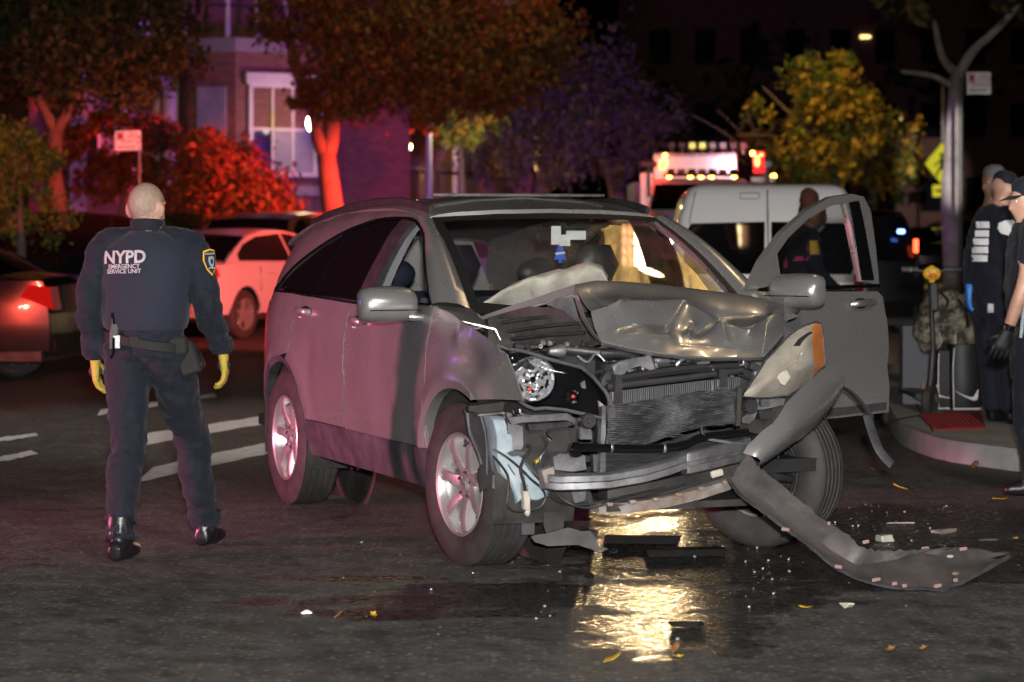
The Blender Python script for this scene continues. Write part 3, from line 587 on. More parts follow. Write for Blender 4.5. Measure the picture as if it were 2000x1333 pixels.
# hood: buckled into a ridge with a crushed, creased front half
HT = [(1122, 556, .10), (1165, 548, .03), (1230, 551, -.04), (1300, 557, -.09), (1380, 567, -.11), (1450, 576, -.10), (1500, 585, -.06), (1532, 594, .02)]
HB = [(1174, 668, .47), (1190, 671, .49), (1232, 681, .51), (1300, 692, .53), (1385, 699, .54), (1440, 698, .53), (1490, 697, .50), (1531, 652, .42)]
def seg(px, py, a, c):
    d = (c[0]-a[0], c[1]-a[1]); L2 = d[0]**2+d[1]**2; t = max(0, min(1, ((px-a[0])*d[0]+(py-a[1])*d[1])/L2)); return hypot(px-a[0]-t*d[0], (py-a[1]-t*d[1])*1.3)
CREASE = [((1138, 622), (1205, 604), .046, 30), ((1205, 604), (1335, 589), .046, 26), ((1332, 592), (1298, 642), -.022, 24), ((1210, 640), (1300, 628), -.03, 34), ((1228, 656), (1308, 656), .03, 22), ((1340, 598), (1400, 618), .018, 24), ((1360, 642), (1400, 622), -.062, 22), ((1402, 636), (1458, 657), .042, 18), ((1458, 657), (1510, 616), .046, 18), ((1408, 612), (1500, 612), -.044, 24), ((1345, 652), (1356, 634), .036, 10), ((1400, 626), (1418, 668), .026, 14), ((1150, 570), (1180, 610), -.02, 30), ((1330, 672), (1440, 680), -.022, 26), ((1190, 665), (1240, 660), .012, 20)]
def hood(u, v):
    q = u*7; i = min(6, int(q)); a = V(HT[i]).lerp(V(HT[i+1]), q-i); c = V(HB[i]).lerp(V(HB[i+1]), q-i)
    px, py = lerp(a.x, c.x, v), lerp(a.y, c.y, v); x = lerp(a.z, c.z, v**.85)+.03*sin(pi*v)
    d = sum(A*exp(-(seg(px, py, s, e)/w_)**.92) for s, e, A, w_ in CREASE)*min(1, 3*v)*min(1, 2.2*(1-v)+.12)
    d += .012*mnoise.noise((px*.018, py*.03, 3.3))*min(1, 3*v)
    return cp(px, py, x=x)+V((.80, -.12, .58))*d
b = MB(); b.grid(hood, 150, 80)
def hood_back(u, v):
    q = u*7; i = min(6, int(q)); a = V(HT[i]).lerp(V(HT[i+1]), q-i); p = cp(a.x, a.y, x=a.z)
    q_ = V((-.30, lerp(-.45, .66, u), 1.03)); r = p.lerp(q_, v); r.z -= .03*sin(pi*v)*0; return r
b.grid(hood_back, 40, 8)
STRIP = [((914, 630, -.22), (915, 645, -.19)), ((925, 624, -.20), (935, 640, -.16)), ((960, 611, -.15), (975, 625, -.11)), ((1000, 597, -.09), (1015, 608, -.05)), ((1045, 582, -.03), (1055, 594, .01)), ((1085, 568, .04), (1095, 582, .07)), ((1122, 556, .10), (1120, 576, .13))]
b.loft([[cp(p[0], p[1], x=p[2])+V((-.16, .06, -.03)), cp(*p[:2], x=p[2]), cp(q[0], q[1], x=q[2])] for p, q in STRIP], 0, False, False)
FL = [(1122, 556, 1119, 574), (1128, 574, 1121, 580), (1134, 596, 1127, 600), (1143, 622, 1136, 624), (1154, 645, 1150, 648), (1174, 668, 1170, 672)]
b.loft([[cp(p[0], p[1], x=.10+.37*k/5), cp(p[2], p[3], x=.06+.36*k/5)] for k, p in enumerate(FL)], 0, False, False)
b.loft([[cp(p[0], p[1], x=p[2]), cp(p[0], p[1]+7, x=p[2]-.03)] for p in HB], 0, False, False)
hd = b.thick(.0035).build('hood', 'paint_silver', suv, 60)
mat('bare_metal', (.62, .62, .64), .3, .8)
def scratch(px, py, L_, a, w_, m_='bare_metal'):                    # paint scraped to the metal, following the dented sheet
    c, s_ = cos(a), sin(a); P = []
    for k in range(7):
        t = k/6*2-1; hw_ = w_*(1-t*t)*(.6+.5*abs(mnoise.noise((px+k, py, 0)))); P.append([(px+c*L_*t-s_*q*hw_, py+s_*L_*t+c*q*hw_) for q in (-1, 1)])
    bv = BVHTree.FromPolygons([v.co for v in hd.data.vertices], [p.vertices[:] for p in hd.data.polygons]); o = wl((0, 0, CAMH)); rows = []
    for r in P:
        q = []
        for x_, y_ in r:
            d = (cp(x_, y_, x=.3)-o).normalized(); h = bv.ray_cast(o, d); q.append((h[0] if h[0] is not None else cp(x_, y_, x=.45))-d*.004)
        rows.append(q)
    b = MB(); b.loft(rows, 0, False, False); b.build('scratch', m_, hd, 0)
for q in ((1352, 657, 12, -.9, 3), (1402, 630, 9, -1.1, 4), (1410, 650, 16, .9, 2), (1380, 640, 9, -.4, 2), (1420, 668, 18, .9, 1.5), (1390, 675, 10, .2, 1.5), (1300, 655, 8, -.6, 2), (1330, 592, 4, -.7, 2), (1440, 682, 10, .5, 1.3), (1370, 660, 14, 1.2, 1.2), (1240, 634, 5, .1, 1.6, 'mask_cloth'), (1228, 652, 3, 0, 1.2), (1308, 645, 3, 0, 1.4), (1298, 620, 2, 0, 1.4), (1213, 634, 2, 0, 1.2), (1345, 668, 7, 1.4, 1.5)): scratch(*q)
b = MB(); b.tube([cp(x_, y_, x=d_) for x_, y_, d_ in [(915, 646, -.185), (935, 641, -.155), (975, 626, -.105), (1015, 609, -.045), (1055, 595, .015), (1095, 583, .075), (1119, 576, .12), (1128, 590, .14)]], .006, 6); b.build('hood_edge', 'paint_silver', hd)
# under the hood: torn liner, inner skin with ribs, dark bay
plate('hood_liner', [(690, 225, .05), (790, 185, .08), (905, 140, .10), (935, 250, .16), (975, 390, .24), (950, 380, .22), (850, 290, .15), (760, 255, .08)], .1, .01, 'alu_dirty', C3)
plate('hood_inner_skin', [(90, 410, -.2), (250, 330, -.1), (560, 245, 0), (760, 258, .08), (860, 300, .15), (960, 400, .22), (1130, 555, .40), (1000, 590, .25), (600, 560, .05), (300, 500, -.1)], .0, .012, 'dirty_black', C3)
for k, (a, c) in enumerate((((330, 380, .0), (700, 330, .08)), ((380, 450, .02), (960, 380, .24)), ((420, 510, .04), (1010, 460, .3)))): pipe('hood_rib', [a, ((a[0]+c[0])/2, (a[1]+c[1])/2-6, (a[2]+c[2])/2+.015), c], (.008, .016), 'black_plastic', C3)
b = MB(); b.box((-.05, 0, .72), (.05, 1.45, .72)); b.build('firewall', 'dirty_black', suv)
for s in (-1, 1):
    q_ = .32; b = MB(); b.box((-.09+q_/2, s*.56, .66), (q_, .04, .42)); b.box((-.11+q_/2, s*.58, .86), (q_, .08, .03)); b.build('inner_wing', 'dirty_black', suv)
b = MB(); b.box((.16, -.03, .78), (.34, .58, .26), 0, bev=.03); b.box((.22, .02, .86), (.26, .46, .12), 0, bev=.02)
for k in range(4): b.lathe([(.03, 0), (.03, .05), (.02, .06)], 10, 0, Matrix.Translation((.2, -.18+.12*k, .92)))
b.build('engine_block', 'steel_dark', suv)
b = MB(); b.box((.24, .42, .83), (.26, .20, .19), 0, bev=.01); b.box((.24, .42, .935), (.27, .21, .02), 0, bev=.006); b.build('battery', 'black_plastic', suv)
b = MB(); b.box((.22, -.45, .86), (.3, .2, .16), 0, bev=.03); b.build('air_box', 'black_plastic', suv)
# right headlamp: open housing with round reflector
HO = [(300, 560), (385, 592), (520, 612), (640, 650), (740, 682), (860, 712), (980, 742), (1080, 822), (1180, 942), (1232, 1052), (1268, 1140), (1228, 1166), (1130, 1150), (1000, 1120), (850, 1088), (690, 1072), (600, 1082), (520, 1048), (430, 968), (378, 912), (374, 850), (388, 830), (345, 690)]
def hx_(px): return .40+.16*(px-970)/235
HP = [C3(*p) for p in HO]; HC = [cp(x_, y_, x=hx_(x_)) for x_, y_ in HP]
hl = bpy.data.objects.new('headlight', None); col.objects.link(hl); hl.parent = suv
b = MB(); b.tube(HC+[HC[0], HC[1]], .0085, 8, caps=False); b.build('lamp_rim', 'grey_plastic', hl)
cen = sum(HC, V())/len(HC); back = [cen+(p-cen)*.86+V((-.07, .02, 0)) for p in HC]
b = MB(); n = len(HC); b.add(HC+back, [[i, (i+1) % n, n+(i+1) % n, n+i] for i in range(n)]+[[n+i for i in range(n)]], 0, False); b.build('lamp_housing', 'black_gloss', hl, 20)
front = [cen+(p-cen)*.99+V((.004, 0, 0)) for p in HC]
b = MB(); mid_ = [cen+(p-cen)*.6+V((.022, -.008, 0)) for p in HC]; b.add(front+mid_+[cen+V((.03, -.01, 0))], [[i, (i+1) % n, n+(i+1) % n, n+i] for i in range(n)]+[[n+i, n+(i+1) % n, 2*n] for i in range(n)], 0, True); b.build('lamp_lens', 'lens_clear', hl, 0)
mat('painted_glint', (.93, .95, 1), .3)  # white facets put the chrome bowl's bright reflections into its colour
mat('bowl_silver', (.92, .94, 1), .17, .8)
def bowl(name, c, r, depth, par, tilt=(.93, -.36, .04), m='bowl_silver', nn=26, bez=True, seed=1):
    T = Matrix.Translation(c) @ V(tilt).normalized().to_track_quat('Z', 'Y').to_matrix().to_4x4(); b = MB(); rnd = random.Random(seed); pr = []
    rows = 7; vs = []; fs = []
    for i in range(rows+1):
        q = i/rows; 
        for k in range(nn):
            a = 2*pi*k/nn; rr = r*(.14+.86*q); h = -depth*(1-q*q)+rnd.uniform(-1, 1)*.05*r*(0 < i < rows)+.004*sin(k*pi)*(0 < i < rows)
            vs.append((rr*cos(a), rr*sin(a), h))
    for i in range(rows):
        for k in range(nn): fs.append([i*nn+k, i*nn+(k+1) % nn, (i+1)*nn+(k+1) % nn, (i+1)*nn+k])
    b.add(vs, fs, 0, False, T)
    for i in range(len(fs)): b.m[i] = rnd.choice((0, 0, 0, 1, 1, 2)) if m == 'bowl_silver' else 0
    b.ell((0, 0, -depth*.55), (r*.16, r*.16, r*.22), 10, 6, 0, T)
    o = b.build(name, [m, 'chrome', 'painted_glint'], par, 5)
    if bez:
        b = MB(); b.lathe([(r*.96, -.002), (r*1.0, .006), (r*1.09, .008), (r*1.14, .0), (r*1.12, -.03)], 40, 0, T, caps=False); b.build('bezel', 'chrome', o)
    return o
bo = bowl('reflector', cp(1041, 742, x=.435), .092, .05, hl, nn=22)
b = MB(); b.ell(cp(1034, 761, x=.47), (.006, .01, .01), 10, 8); b.build('bulb', 'bulb_red', bo)
b = MB(); c = cp(*C3(905, 975), x=.50); b.box(c, (.05, .075, .075), 0, bev=.02); o = b.build('turn_lamp', 'black_gloss', hl)
b = MB(); b.lathe([(.028, 0), (.03, .01), (.02, -.01), (.001, -.02)], 16, 0, Matrix.Translation(c+V((.028, -.01, 0))) @ Matrix.Rotation(pi/2, 4, 'Y'), caps=False); b.build('turn_reflector', 'chrome', o)
b = MB(); b.ell(c+V((.035, -.01, 0)), (.009, .010, .009)); b.build('bulb', 'bulb_red', o)
plate('lamp_panel', [(865, 775), (985, 800), (975, 890), (865, 880)], .40, .01, 'black_plastic', C3, hl); plate('lamp_bracket', [(975, 870), (1010, 850), (1020, 915), (985, 910)], .49, .01, 'alu', C3, hl); plate('lamp_panel', [(1120, 1010), (1180, 1060), (1200, 1110), (1130, 1085)], .5, .01, 'rusty', C3, hl)
for k, (a, c) in enumerate(((350, 655), (418, 668), (440, 720), (405, 760), (660, 660), (560, 655), (395, 880))):
    b = MB(); b.ell(cp(*C3(a, c), x=.41), (.012, .009+.003*(k % 3), .009), 8, 6); b.build('lamp_screw', 'chrome' if k % 2 else 'alu', hl)
# left headlamp: clouded lens knocked out of place
LO = [(1765, 360), (1812, 368), (1826, 430), (1836, 500), (1845, 600), (1850, 690), (1800, 730), (1750, 785), (1690, 835), (1620, 890), (1560, 930), (1400, 950), (1290, 948), (1200, 940), (1240, 880), (1300, 790), (1340, 725), (1380, 660), (1450, 590), (1550, 480), (1640, 410), (1700, 380)]
LP = [C4(*p) for p in LO]
def lx(px, py): return .56-.22*(px-1450)/160
LC = [cp(x_, y_, x=lx(x_, y_)) for x_, y_ in LP]; lc = cp(1545, 715, x=lx(1545, 715)); n = len(LC)
l2 = bpy.data.objects.new('headlight', None); col.objects.link(l2); l2.parent = suv; l2['label'] = 'clouded yellowed headlight'
vs = []; fs = []; K = 7
for k in range(K+1):
    q = 1-k/(K+.5)
    for p in LC: vs.append(lc+(p-lc)*q+V((.085, -.03, .02))*(1-q**2.2)*1.0+V((.004, 0, .004))*mnoise.noise(p*20+V((0, 0, k))))
vs.append(lc+V((.085, -.03, .02)))
for k in range(K):
    for i in range(n): fs.append([k*n+i, k*n+(i+1) % n, (k+1)*n+(i+1) % n, (k+1)*n+i])
fs += [[K*n+i, K*n+(i+1) % n, (K+1)*n] for i in range(n)]
b = MB(); b.add(vs, fs, 0, True)
for i, f in enumerate(b.f):
    c = sum((b.v[j] for j in f), V())/len(f); w_ = Matrix.Rotation(CROT, 3, 'Z') @ c+V((CO.x, CO.y, 0)); px = 1000+FOC*w_.x/w_.y; py = HOR-FOC*(w_.z-CAMH)/w_.y
    if px > 1585+(py-640)*.07 and py < 735: b.m[i] = 1
b.build('lamp_lens', ['lens_hazy', 'lens_orange'], l2, 0)
b = MB(); b.tube(LC+[LC[0], LC[1]], .005, 6, caps=False); b.build('lamp_rim', 'grey_plastic', l2)
bk = [lc+(p-lc)*.85+V((-.07, .02, 0)) for p in LC]; b = MB(); b.add(LC+bk, [[i, (i+1) % n, n+(i+1) % n, n+i] for i in range(n)]+[[n+i for i in range(n)]], 0, False); b.build('lamp_housing', 'dirty_black', l2, 20)
bowl('reflector', cp(1560, 700, x=.40), .055, .03, l2, m='reflector_hazy', nn=18, seed=4); bowl('reflector', cp(1510, 745, x=.44), .04, .02, l2, m='reflector_hazy', nn=16, seed=5); plate('lens_crack', [(1600, 545), (1640, 490), (1690, 455), (1735, 430), (1750, 440), (1700, 475), (1668, 510), (1650, 545)], .50, .003, 'gasket', C4, l2)
plate('lamp_shutter', [(1465, 775), (1545, 730), (1575, 790), (1530, 855), (1500, 840)], .545, .01, 'cream_plastic', C4, l2)
# radiator pack
b = MB(); T_ = lambda px: interp([(1186, 767), (1300, 753), (1440, 737)], px); B_ = lambda px: interp([(1197, 792), (1250, 787), (1300, 777), (1350, 769), (1400, 766), (1442, 760)], px)
px = 1192
while px < 1444:
    x_ = .545+.01*sin(px*.05)+random.uniform(-.004, .004); j = random.uniform(-.8, .8); a, c = cp(px, T_(px), x=x_), cp(px+j, B_(px)-1, x=x_)
    b.add([a, a+V((0, .0045, 0)), c+V((0, .0045, 0)), c]+[p+V((-.03, 0, 0)) for p in (a, a+V((0, .0045, 0)), c+V((0, .0045, 0)), c)], [[0, 1, 2, 3], [0, 3, 7, 4], [1, 5, 6, 2]], 0, False); px += 4.1
b.build('radiator_fin', 'fin', suv, 0)['kind'] = 'stuff'
plate('radiator_core', [(1188, 776), (1446, 736), (1446, 758), (1188, 792)], .525, .03, 'dirty_black')
pipe('radiator_tank', [(1185, 757), (1250, 749), (1330, 740), (1380, 733), (1450, 724)], .015, 'black_plastic', x=.52)
pipe('radiator_hose', [(1178, 745), (1230, 737), (1300, 726), (1370, 719), (1440, 716)], .022, 'hose', x=.46)
def cond(u, v):
    px = lerp(1182, 1441, u)+4*sin(3*v); top = interp([(1182, 792), (1250, 785), (1300, 776), (1350, 767), (1441, 759)], px); bot = interp([(1182, 868), (1260, 870), (1330, 845), (1380, 832), (1441, 828)], px)
    return cp(px, lerp(top, bot, v), x=.555+.018*sin(4*u*pi)*sin(pi*v)+.012*mnoise.noise((px*.03, v*3, 1)))
b = MB(); b.grid(cond, 46, 16); b.thick(.02); b.build('condenser', 'condenser', suv, 0)
b = MB()
for k in range(22):                                                 # the tube rows of the condenser, bent and scuffed bright
    v = (k+.5)/22; b.tube([cond(u/14, v)+V((.006+.006*mnoise.noise((u*.6, k*2.1, 0)), 0, .002*sin(u+k))) for u in range(15)], (.0022, .0016), 5)
b.build('condenser_tube', 'tube_grey', suv, 0)['kind'] = 'stuff'
rr = random.Random(11); b = MB()
for k in range(330):                                                # flattened fin patches glinting where they were hit
    u, v = rr.random(), rr.random(); 
    if mnoise.noise((u*5, v*3, 9)) < .02: continue
    p = cond(u, v)+V((.012, 0, 0)); L_ = rr.uniform(.01, .045); h_ = rr.uniform(.0012, .003); t_ = rr.uniform(-.2, .25)
    b.add([p+V((0, -L_, -L_*t_)), p+V((.003, 0, h_)), p+V((0, L_, L_*t_)), p+V((-.001, 0, -h_))], [[0, 3, 2, 1]], 0, False)
b.build('bent_fin', 'fin', suv, 0)['kind'] = 'stuff'
plate('condenser_frame', [(1176, 795), (1183, 794), (1183, 920), (1172, 925)], .55, .03, 'alu_dirty'); plate('condenser_frame', [(1441, 757), (1449, 756), (1446, 832), (1438, 833)], .57, .03, 'dirty_black')
plate('radiator_lower', [(1178, 885), (1300, 880), (1455, 845), (1455, 880), (1300, 905), (1178, 925)], .50, .02, 'condenser')
for q in (((1203, 733), (1215, 733), (1215, 790), (1200, 790)), ((1405, 722), (1421, 722), (1421, 755), (1405, 757))):
    plate('radiator_mount', list(q), .56, .05, 'black_plastic')
# cross pipes, beams
pipe('air_duct_pipe', [(1115, 877), (1135, 874), (1200, 876), (1290, 876), (1340, 868), (1370, 855), (1460, 845)], .018, 'black_gloss', x=.60, n=12)
b = MB(); c = cp(1123, 879, x=.60); b.lathe([(.03, -.02), (.034, 0), (.03, .02), (.015, .03)], 16, 0, Matrix.Translation(c) @ Matrix.Rotation(pi/2, 4, 'X')); b.build('pipe_cap', 'black_gloss', suv)
for a in ((1193, 875), (1296, 876)):
    b = MB(); b.lathe([(.021, -.006), (.023, 0), (.021, .006)], 16, 0, Matrix.Translation(cp(*a, x=.60)) @ Matrix.Rotation(pi/2, 4, 'X'), caps=False); b.build('hose_clamp', 'alu', suv)
BE = [(1062, 940, .56), (1085, 944, .60), (1130, 943, .64), (1190, 940, .66), (1260, 928, .67), (1310, 913, .665), (1345, 900, .655)]
def beam(pts, h, m, name, prof):
    rows = []
    for x_, y_, d_ in pts:
        c = cp(x_, y_, x=d_); rows.append([c+V((a, 0, z*h)) for a, z in prof])
    b = MB(); b.loft(rows, 0, True, True); return b.build(name, m, suv, 30)
beam(BE, .034, 'alu_dirty', 'bumper_beam', [(-.05, -1), (0, -1), (.012, -.8), (.012, -.05), (.002, .02), (.01, .1), (.012, .8), (0, 1), (-.05, 1)])
beam([(1340, 906, .66), (1352, 904, .665), (1400, 893, .64), (1440, 884, .60), (1465, 877, .57)], .048, 'alu', 'beam_end', [(-.05, -1), (0, -1), (.012, -.85), (.012, -.3), (-.006, -.18), (-.006, .1), (.012, .2), (.008, .85), (0, 1), (-.05, 1)])
beam([(1168, 994, .52), (1230, 993, .55), (1300, 982, .565), (1370, 965, .56), (1440, 942, .54)], .022, 'rusty', 'lower_crossmember', [(-.09, -.8), (.005, -1), (.012, .4), (0, 1), (-.02, 1.1), (-.09, 1)])
rr = random.Random(3)
for k in range(6):
    c = cp(1190+k*45, interp([(1190, 985), (1300, 973), (1430, 938)], 1190+k*45), x=.565); b = MB(); b.box(c, (.03, .02+.02*rr.random(), .016), 0, bev=.003); b.build('crossmember_tab', 'rusty', suv)
beam([(1185, 966, .46), (1260, 958, .5), (1340, 940, .5), (1440, 912, .48)], .03, 'dirty_black', 'lower_grille_support', [(-.09, -1), (.01, -1), (.01, 1), (-.09, 1)])
plate('crash_box', [(1058, 920), (1082, 912), (1084, 945), (1064, 944)], .58, .05, 'rusty'); plate('crash_box', [(1080, 893), (1095, 886), (1140, 890), (1146, 917), (1120, 922), (1084, 918)], .55, .22, 'alu_dirty')
plate('crash_box', [(1345, 880), (1460, 872), (1460, 895), (1350, 905)], .5, .25, 'steel_dark')
pipe('lower_valance_pipe', [(1090, 968, .5), (1115, 985, .53), (1150, 992, .54), (1200, 980, .56), (1270, 966, .57), (1340, 945, .57)], .006, 'hose')
pipe('lower_valance_pipe', [(1085, 962, .5), (1105, 980, .52), (1140, 986, .53), (1210, 972, .55), (1300, 952, .56)], .005, 'hose')
# right front corner: brackets, washer bottle, liner flap, cables
plate('headlight_bracket', [(350, 215), (470, 200), (790, 180), (855, 225), (850, 262), (790, 232), (460, 250), (380, 265)], .44, .03, 'alu', C5)
plate('headlight_bracket', [(500, 265), (820, 240), (850, 270), (640, 305), (510, 310)], .40, .04, 'steel_dark', C5)
plate('upright_bracket', [(345, 180), (375, 180), (400, 260), (460, 280), (465, 420), (430, 490), (380, 480), (350, 380)], .40, .05, 'alu_dirty', C5)
plate('fender_bracket', [(60, 130), (330, 95), (310, 165), (140, 180), (60, 165)], .33, .04, 'dirty_black', C5)
pipe('fender_flange', [(125, 195), (200, 190), (300, 180), (330, 190), (300, 235)], .006, 'alu', C5, .36, 6); pipe('stay_rod', [(390, 150), (405, 185), (440, 190)], .006, 'chrome', C5, .44, 6); pipe('stay_rod', [(440, 150), (450, 185), (520, 205)], .006, 'alu', C5, .44, 6); pipe('stay_rod', [(625, 310), (640, 350), (670, 380)], .007, 'chrome', C5, .42, 6)
WB = [(205, 200), (300, 205), (310, 310), (350, 320), (355, 430), (420, 490), (470, 530), (560, 640), (640, 730), (650, 800), (560, 840), (440, 830), (400, 860), (385, 790), (350, 690), (270, 620), (240, 470), (235, 320)]
P0 = [cp(*C5(*p), x=.42) for p in WB]; cc = sum(P0, V())/len(P0); n = len(P0); b = MB()
rings = [[cc+(p-cc)*s+V((d, 0, 0)) for p in P0] for s, d in ((.82, .035), (.93, .03), (1.0, .008), (1.0, -.06), (.9, -.09))]
b.loft(rings, 0); b.build('washer_bottle', 'white_plastic', suv, 40)
plate('bottle_label', [(345, 560), (360, 565), (410, 645), (395, 640)], .458, .002, 'grey_plastic', C5); plate('bottle_recess', [(445, 700), (500, 710), (505, 800), (450, 795)], .46, .004, 'alu_dirty', C5)
b = MB(); b.box(cp(*C5(485, 840), x=.47), (.04, .03, .07), 0, bev=.006); b.box(cp(*C5(480, 785), x=.47), (.03, .026, .03), 0, bev=.004); b.ell(cp(*C5(495, 915), x=.47), (.015, .015, .02)); b.build('washer_pump', 'cream_plastic', suv)
for pts, r in (([(240, 450), (330, 500), (430, 580), (520, 670), (600, 740), (630, 800), (600, 870), (520, 905)], .0055), ([(240, 500), (300, 570), (350, 650), (355, 760), (345, 860), (380, 905), (440, 912), (490, 900)], .0055), ([(480, 770), (470, 700), (445, 600), (470, 520), (515, 460), (510, 425), (480, 420)], .0075), ([(640, 400), (620, 470), (590, 520), (610, 600), (640, 690), (660, 780), (700, 820)], .006), ([(470, 540), (560, 650), (640, 730), (660, 790), (750, 850), (900, 870)], .006)):
    pipe('wire', [(a, c, .475-.02*(k == 0)) for k, (a, c) in enumerate(pts)], r, 'hose', C5, n=6)
plate('bottle_bracket', [(340, 480), (380, 460), (480, 470), (490, 490), (380, 505)], .46, .02, 'grey_plastic', C5)
plate('liner_flap', [(20, 150, .30), (60, 180, .32), (130, 175, .34), (200, 200, .36), (215, 380, .36), (235, 480, .36), (240, 740, .34), (190, 735, .32), (150, 765, .30), (125, 650, .30), (150, 560, .31), (90, 400, .29), (50, 300, .28)], .33, .012, 'black_plastic', C5)
pipe('liner_rib', [(50, 180, .34), (70, 330, .35), (130, 470, .35), (155, 560, .35)], .009, 'grey_plastic', C5, n=6); pipe('liner_rib', [(150, 200, .36), (190, 380, .37), (195, 640, .37)], .006, 'grey_plastic', C5, n=6)
plate('liner_strip', [(240, 640), (268, 650), (268, 755), (235, 735)], .36, .01, 'alu_dirty', C5); plate('liner_tail', [(455, 930), (548, 920), (548, 1070), (540, 1085), (452, 1085)], .40, .01, 'grey_plastic', C5); plate('air_guide', [(625, 840), (765, 835), (770, 960), (760, 1075), (700, 1110), (640, 1085), (615, 1000)], .42, .015, 'dirty_black', C5)
plate('tow_bracket', [(455, 1078), (470, 860), (550, 850), (552, 930)], .38, .02, 'cream_plastic', C5) if 0 else None
plate('fallen_shield', [(525, 1100, .5), (560, 1085, .5), (640, 1075, .52), (800, 1030, .55), (900, 1060, .58), (960, 1055, .6), (1010, 1110, .62), (1030, 1170, .64), (1100, 1190, .66), (1040, 1215, .66), (960, 1190, .62), (870, 1160, .58), (650, 1170, .52), (550, 1140, .5)], .5, .01, 'dirty_black', C5)
plate('inner_bracket', [(885, 290), (900, 280), (970, 290), (975, 375), (890, 375)], .50, .03, 'alu', C5); b = MB(); c = cp(*C5(945, 237), x=.52); T = Matrix.Translation(c) @ Matrix.Rotation(pi/2, 4, 'Y'); b.lathe([(.001, .02), (.03, .02), (.036, .01), (.036, -.02)], 20, 0, T, caps=False); b.lathe([(.001, .024), (.012, .024), (.014, .018)], 12, 0, T, caps=False); b.build('horn', 'black_plastic', suv)
plate('inner_bracket', [(500, 430), (600, 400), (660, 440), (660, 500), (560, 520), (480, 490)], .38, .03, 'alu_dirty', C5); plate('connector', [(540, 555), (590, 510), (640, 520), (640, 600), (600, 640), (545, 600)], .43, .03, 'black_plastic', C5); plate('connector_clip', [(560, 535), (592, 512), (590, 535), (560, 555)], .46, .02, 'thread_gold', C5)
plate('inner_bracket', [(870, 490), (925, 495), (930, 600), (860, 615)], .48, .03, 'alu_dirty', C5); plate('inner_bracket', [(985, 490), (1028, 488), (1028, 615), (990, 615)], .50, .03, 'alu', C5); plate('inner_panel', [(460, 300), (840, 290), (860, 500), (480, 560)], .28, .02, 'dirty_black', C5)
plate('radiator_side', [(1015, 230), (1060, 225), (1060, 400), (1010, 400)], .50, .03, 'steel_dark', C5); plate('lower_panel', [(650, 740), (960, 750), (1000, 880), (700, 850)], .40, .02, 'steel_dark', C5); plate('inner_bracket', [(820, 760), (930, 755), (925, 830), (850, 850)], .46, .02, 'alu_dirty', C5)
# upper tie bar over the radiator
plate('tie_bar', [(1190, 745, .50), (1185, 800, .5), (1160, 740, .48)], .5, .02, 'steel_dark') if 0 else None
plate('tie_bar', [(175, 700), (250, 665), (350, 640), (430, 630), (480, 605), (510, 700), (520, 760), (480, 735), (400, 700), (300, 730), (260, 790), (230, 800), (200, 790), (190, 730)], .47, .03, 'alu_dirty', C4)
plate('tie_bar', [(95, 820), (140, 745), (190, 735), (185, 800), (130, 860), (100, 870)], .48, .03, 'steel_dark', C4)
plate('tie_bar', [(0, 570, .38), (120, 548, .38), (210, 550, .38), (200, 590, .38), (30, 605, .38)], .38, .02, 'alu', C4)
b = MB(); b.lathe([(.012, 0), (.016, .004), (.016, .008), (.011, .009)], 14, 0, Matrix.Translation(cp(*C4(215, 722), x=.485)) @ Matrix.Rotation(pi/2, 4, 'Y'), caps=False); b.build('bolt_ring', 'alu', suv)
plate('hood_latch', [(850, 670), (945, 655), (945, 680), (925, 685), (925, 745), (890, 745), (890, 690), (850, 690)], .47, .03, 'alu', C4); plate('latch_plate', [(945, 700), (985, 705), (1020, 770), (985, 770)], .48, .02, 'alu_dirty', C4)
pipe('latch_rod', [(680, 700), (710, 665), (745, 640)], .012, 'alu', C4, .47); pipe('latch_rod', [(1100, 690), (1200, 692), (1205, 620)], .006, 'alu_dirty', C4, .46)
rr = random.Random(21)
for k in range(26):                                                 # hoses, pipes and wires crowding the bay
    a = (rr.uniform(1010, 1440), rr.uniform(640, 735)); q = rr.uniform(.22, .46)
    if a[1] < 660+(1200-a[0])*.02: continue
    pts = [(a[0]+i*rr.uniform(12, 34)*(1 if k % 2 else -1)*.6, a[1]+rr.uniform(-10, 12)*i*.6, q+rr.uniform(-.02, .02)) for i in range(4)]
    pts = [(p[0], max(p[1], 668 if p[0] < 1180 else 706), p[2]) for p in pts]
    pipe('engine_hose', pts, rr.choice((.006, .008, .012, .017)), rr.choice(('hose', 'hose', 'steel_dark', 'black_plastic', 'alu_dirty')), n=7)
for k in range(22):
    c = cp(rr.uniform(1200, 1480), rr.uniform(706, 735), x=rr.uniform(.36, .46)); b = MB(); b.box(c, (.04, rr.uniform(.015, .05), rr.uniform(.012, .04)), 0, Matrix.Rotation(rr.uniform(-.5, .5), 4, 'X'), bev=.005); b.build('engine_fitting', rr.choice(('alu_dirty', 'steel_dark', 'black_plastic', 'alu')), suv)
pipe('intake_hose', [(1172, 692, .40), (1215, 690, .42), (1245, 702, .43), (1256, 722, .44), (1250, 745, .44)], [.026]*17, 'hose', n=12); pipe('intake_hose', [(1080, 682, .34), (1120, 684, .36), (1172, 690, .40)], .022, 'steel_dark', n=12)
b = MB(); c = cp(1092, 686, x=.42); b.lathe([(.028, -.02), (.03, 0), (.024, .02), (.016, .05)], 16, 0, Matrix.Translation(c) @ Matrix.Rotation(pi/2, 4, 'X')); b.build('hose_joint', 'alu_dirty', suv)
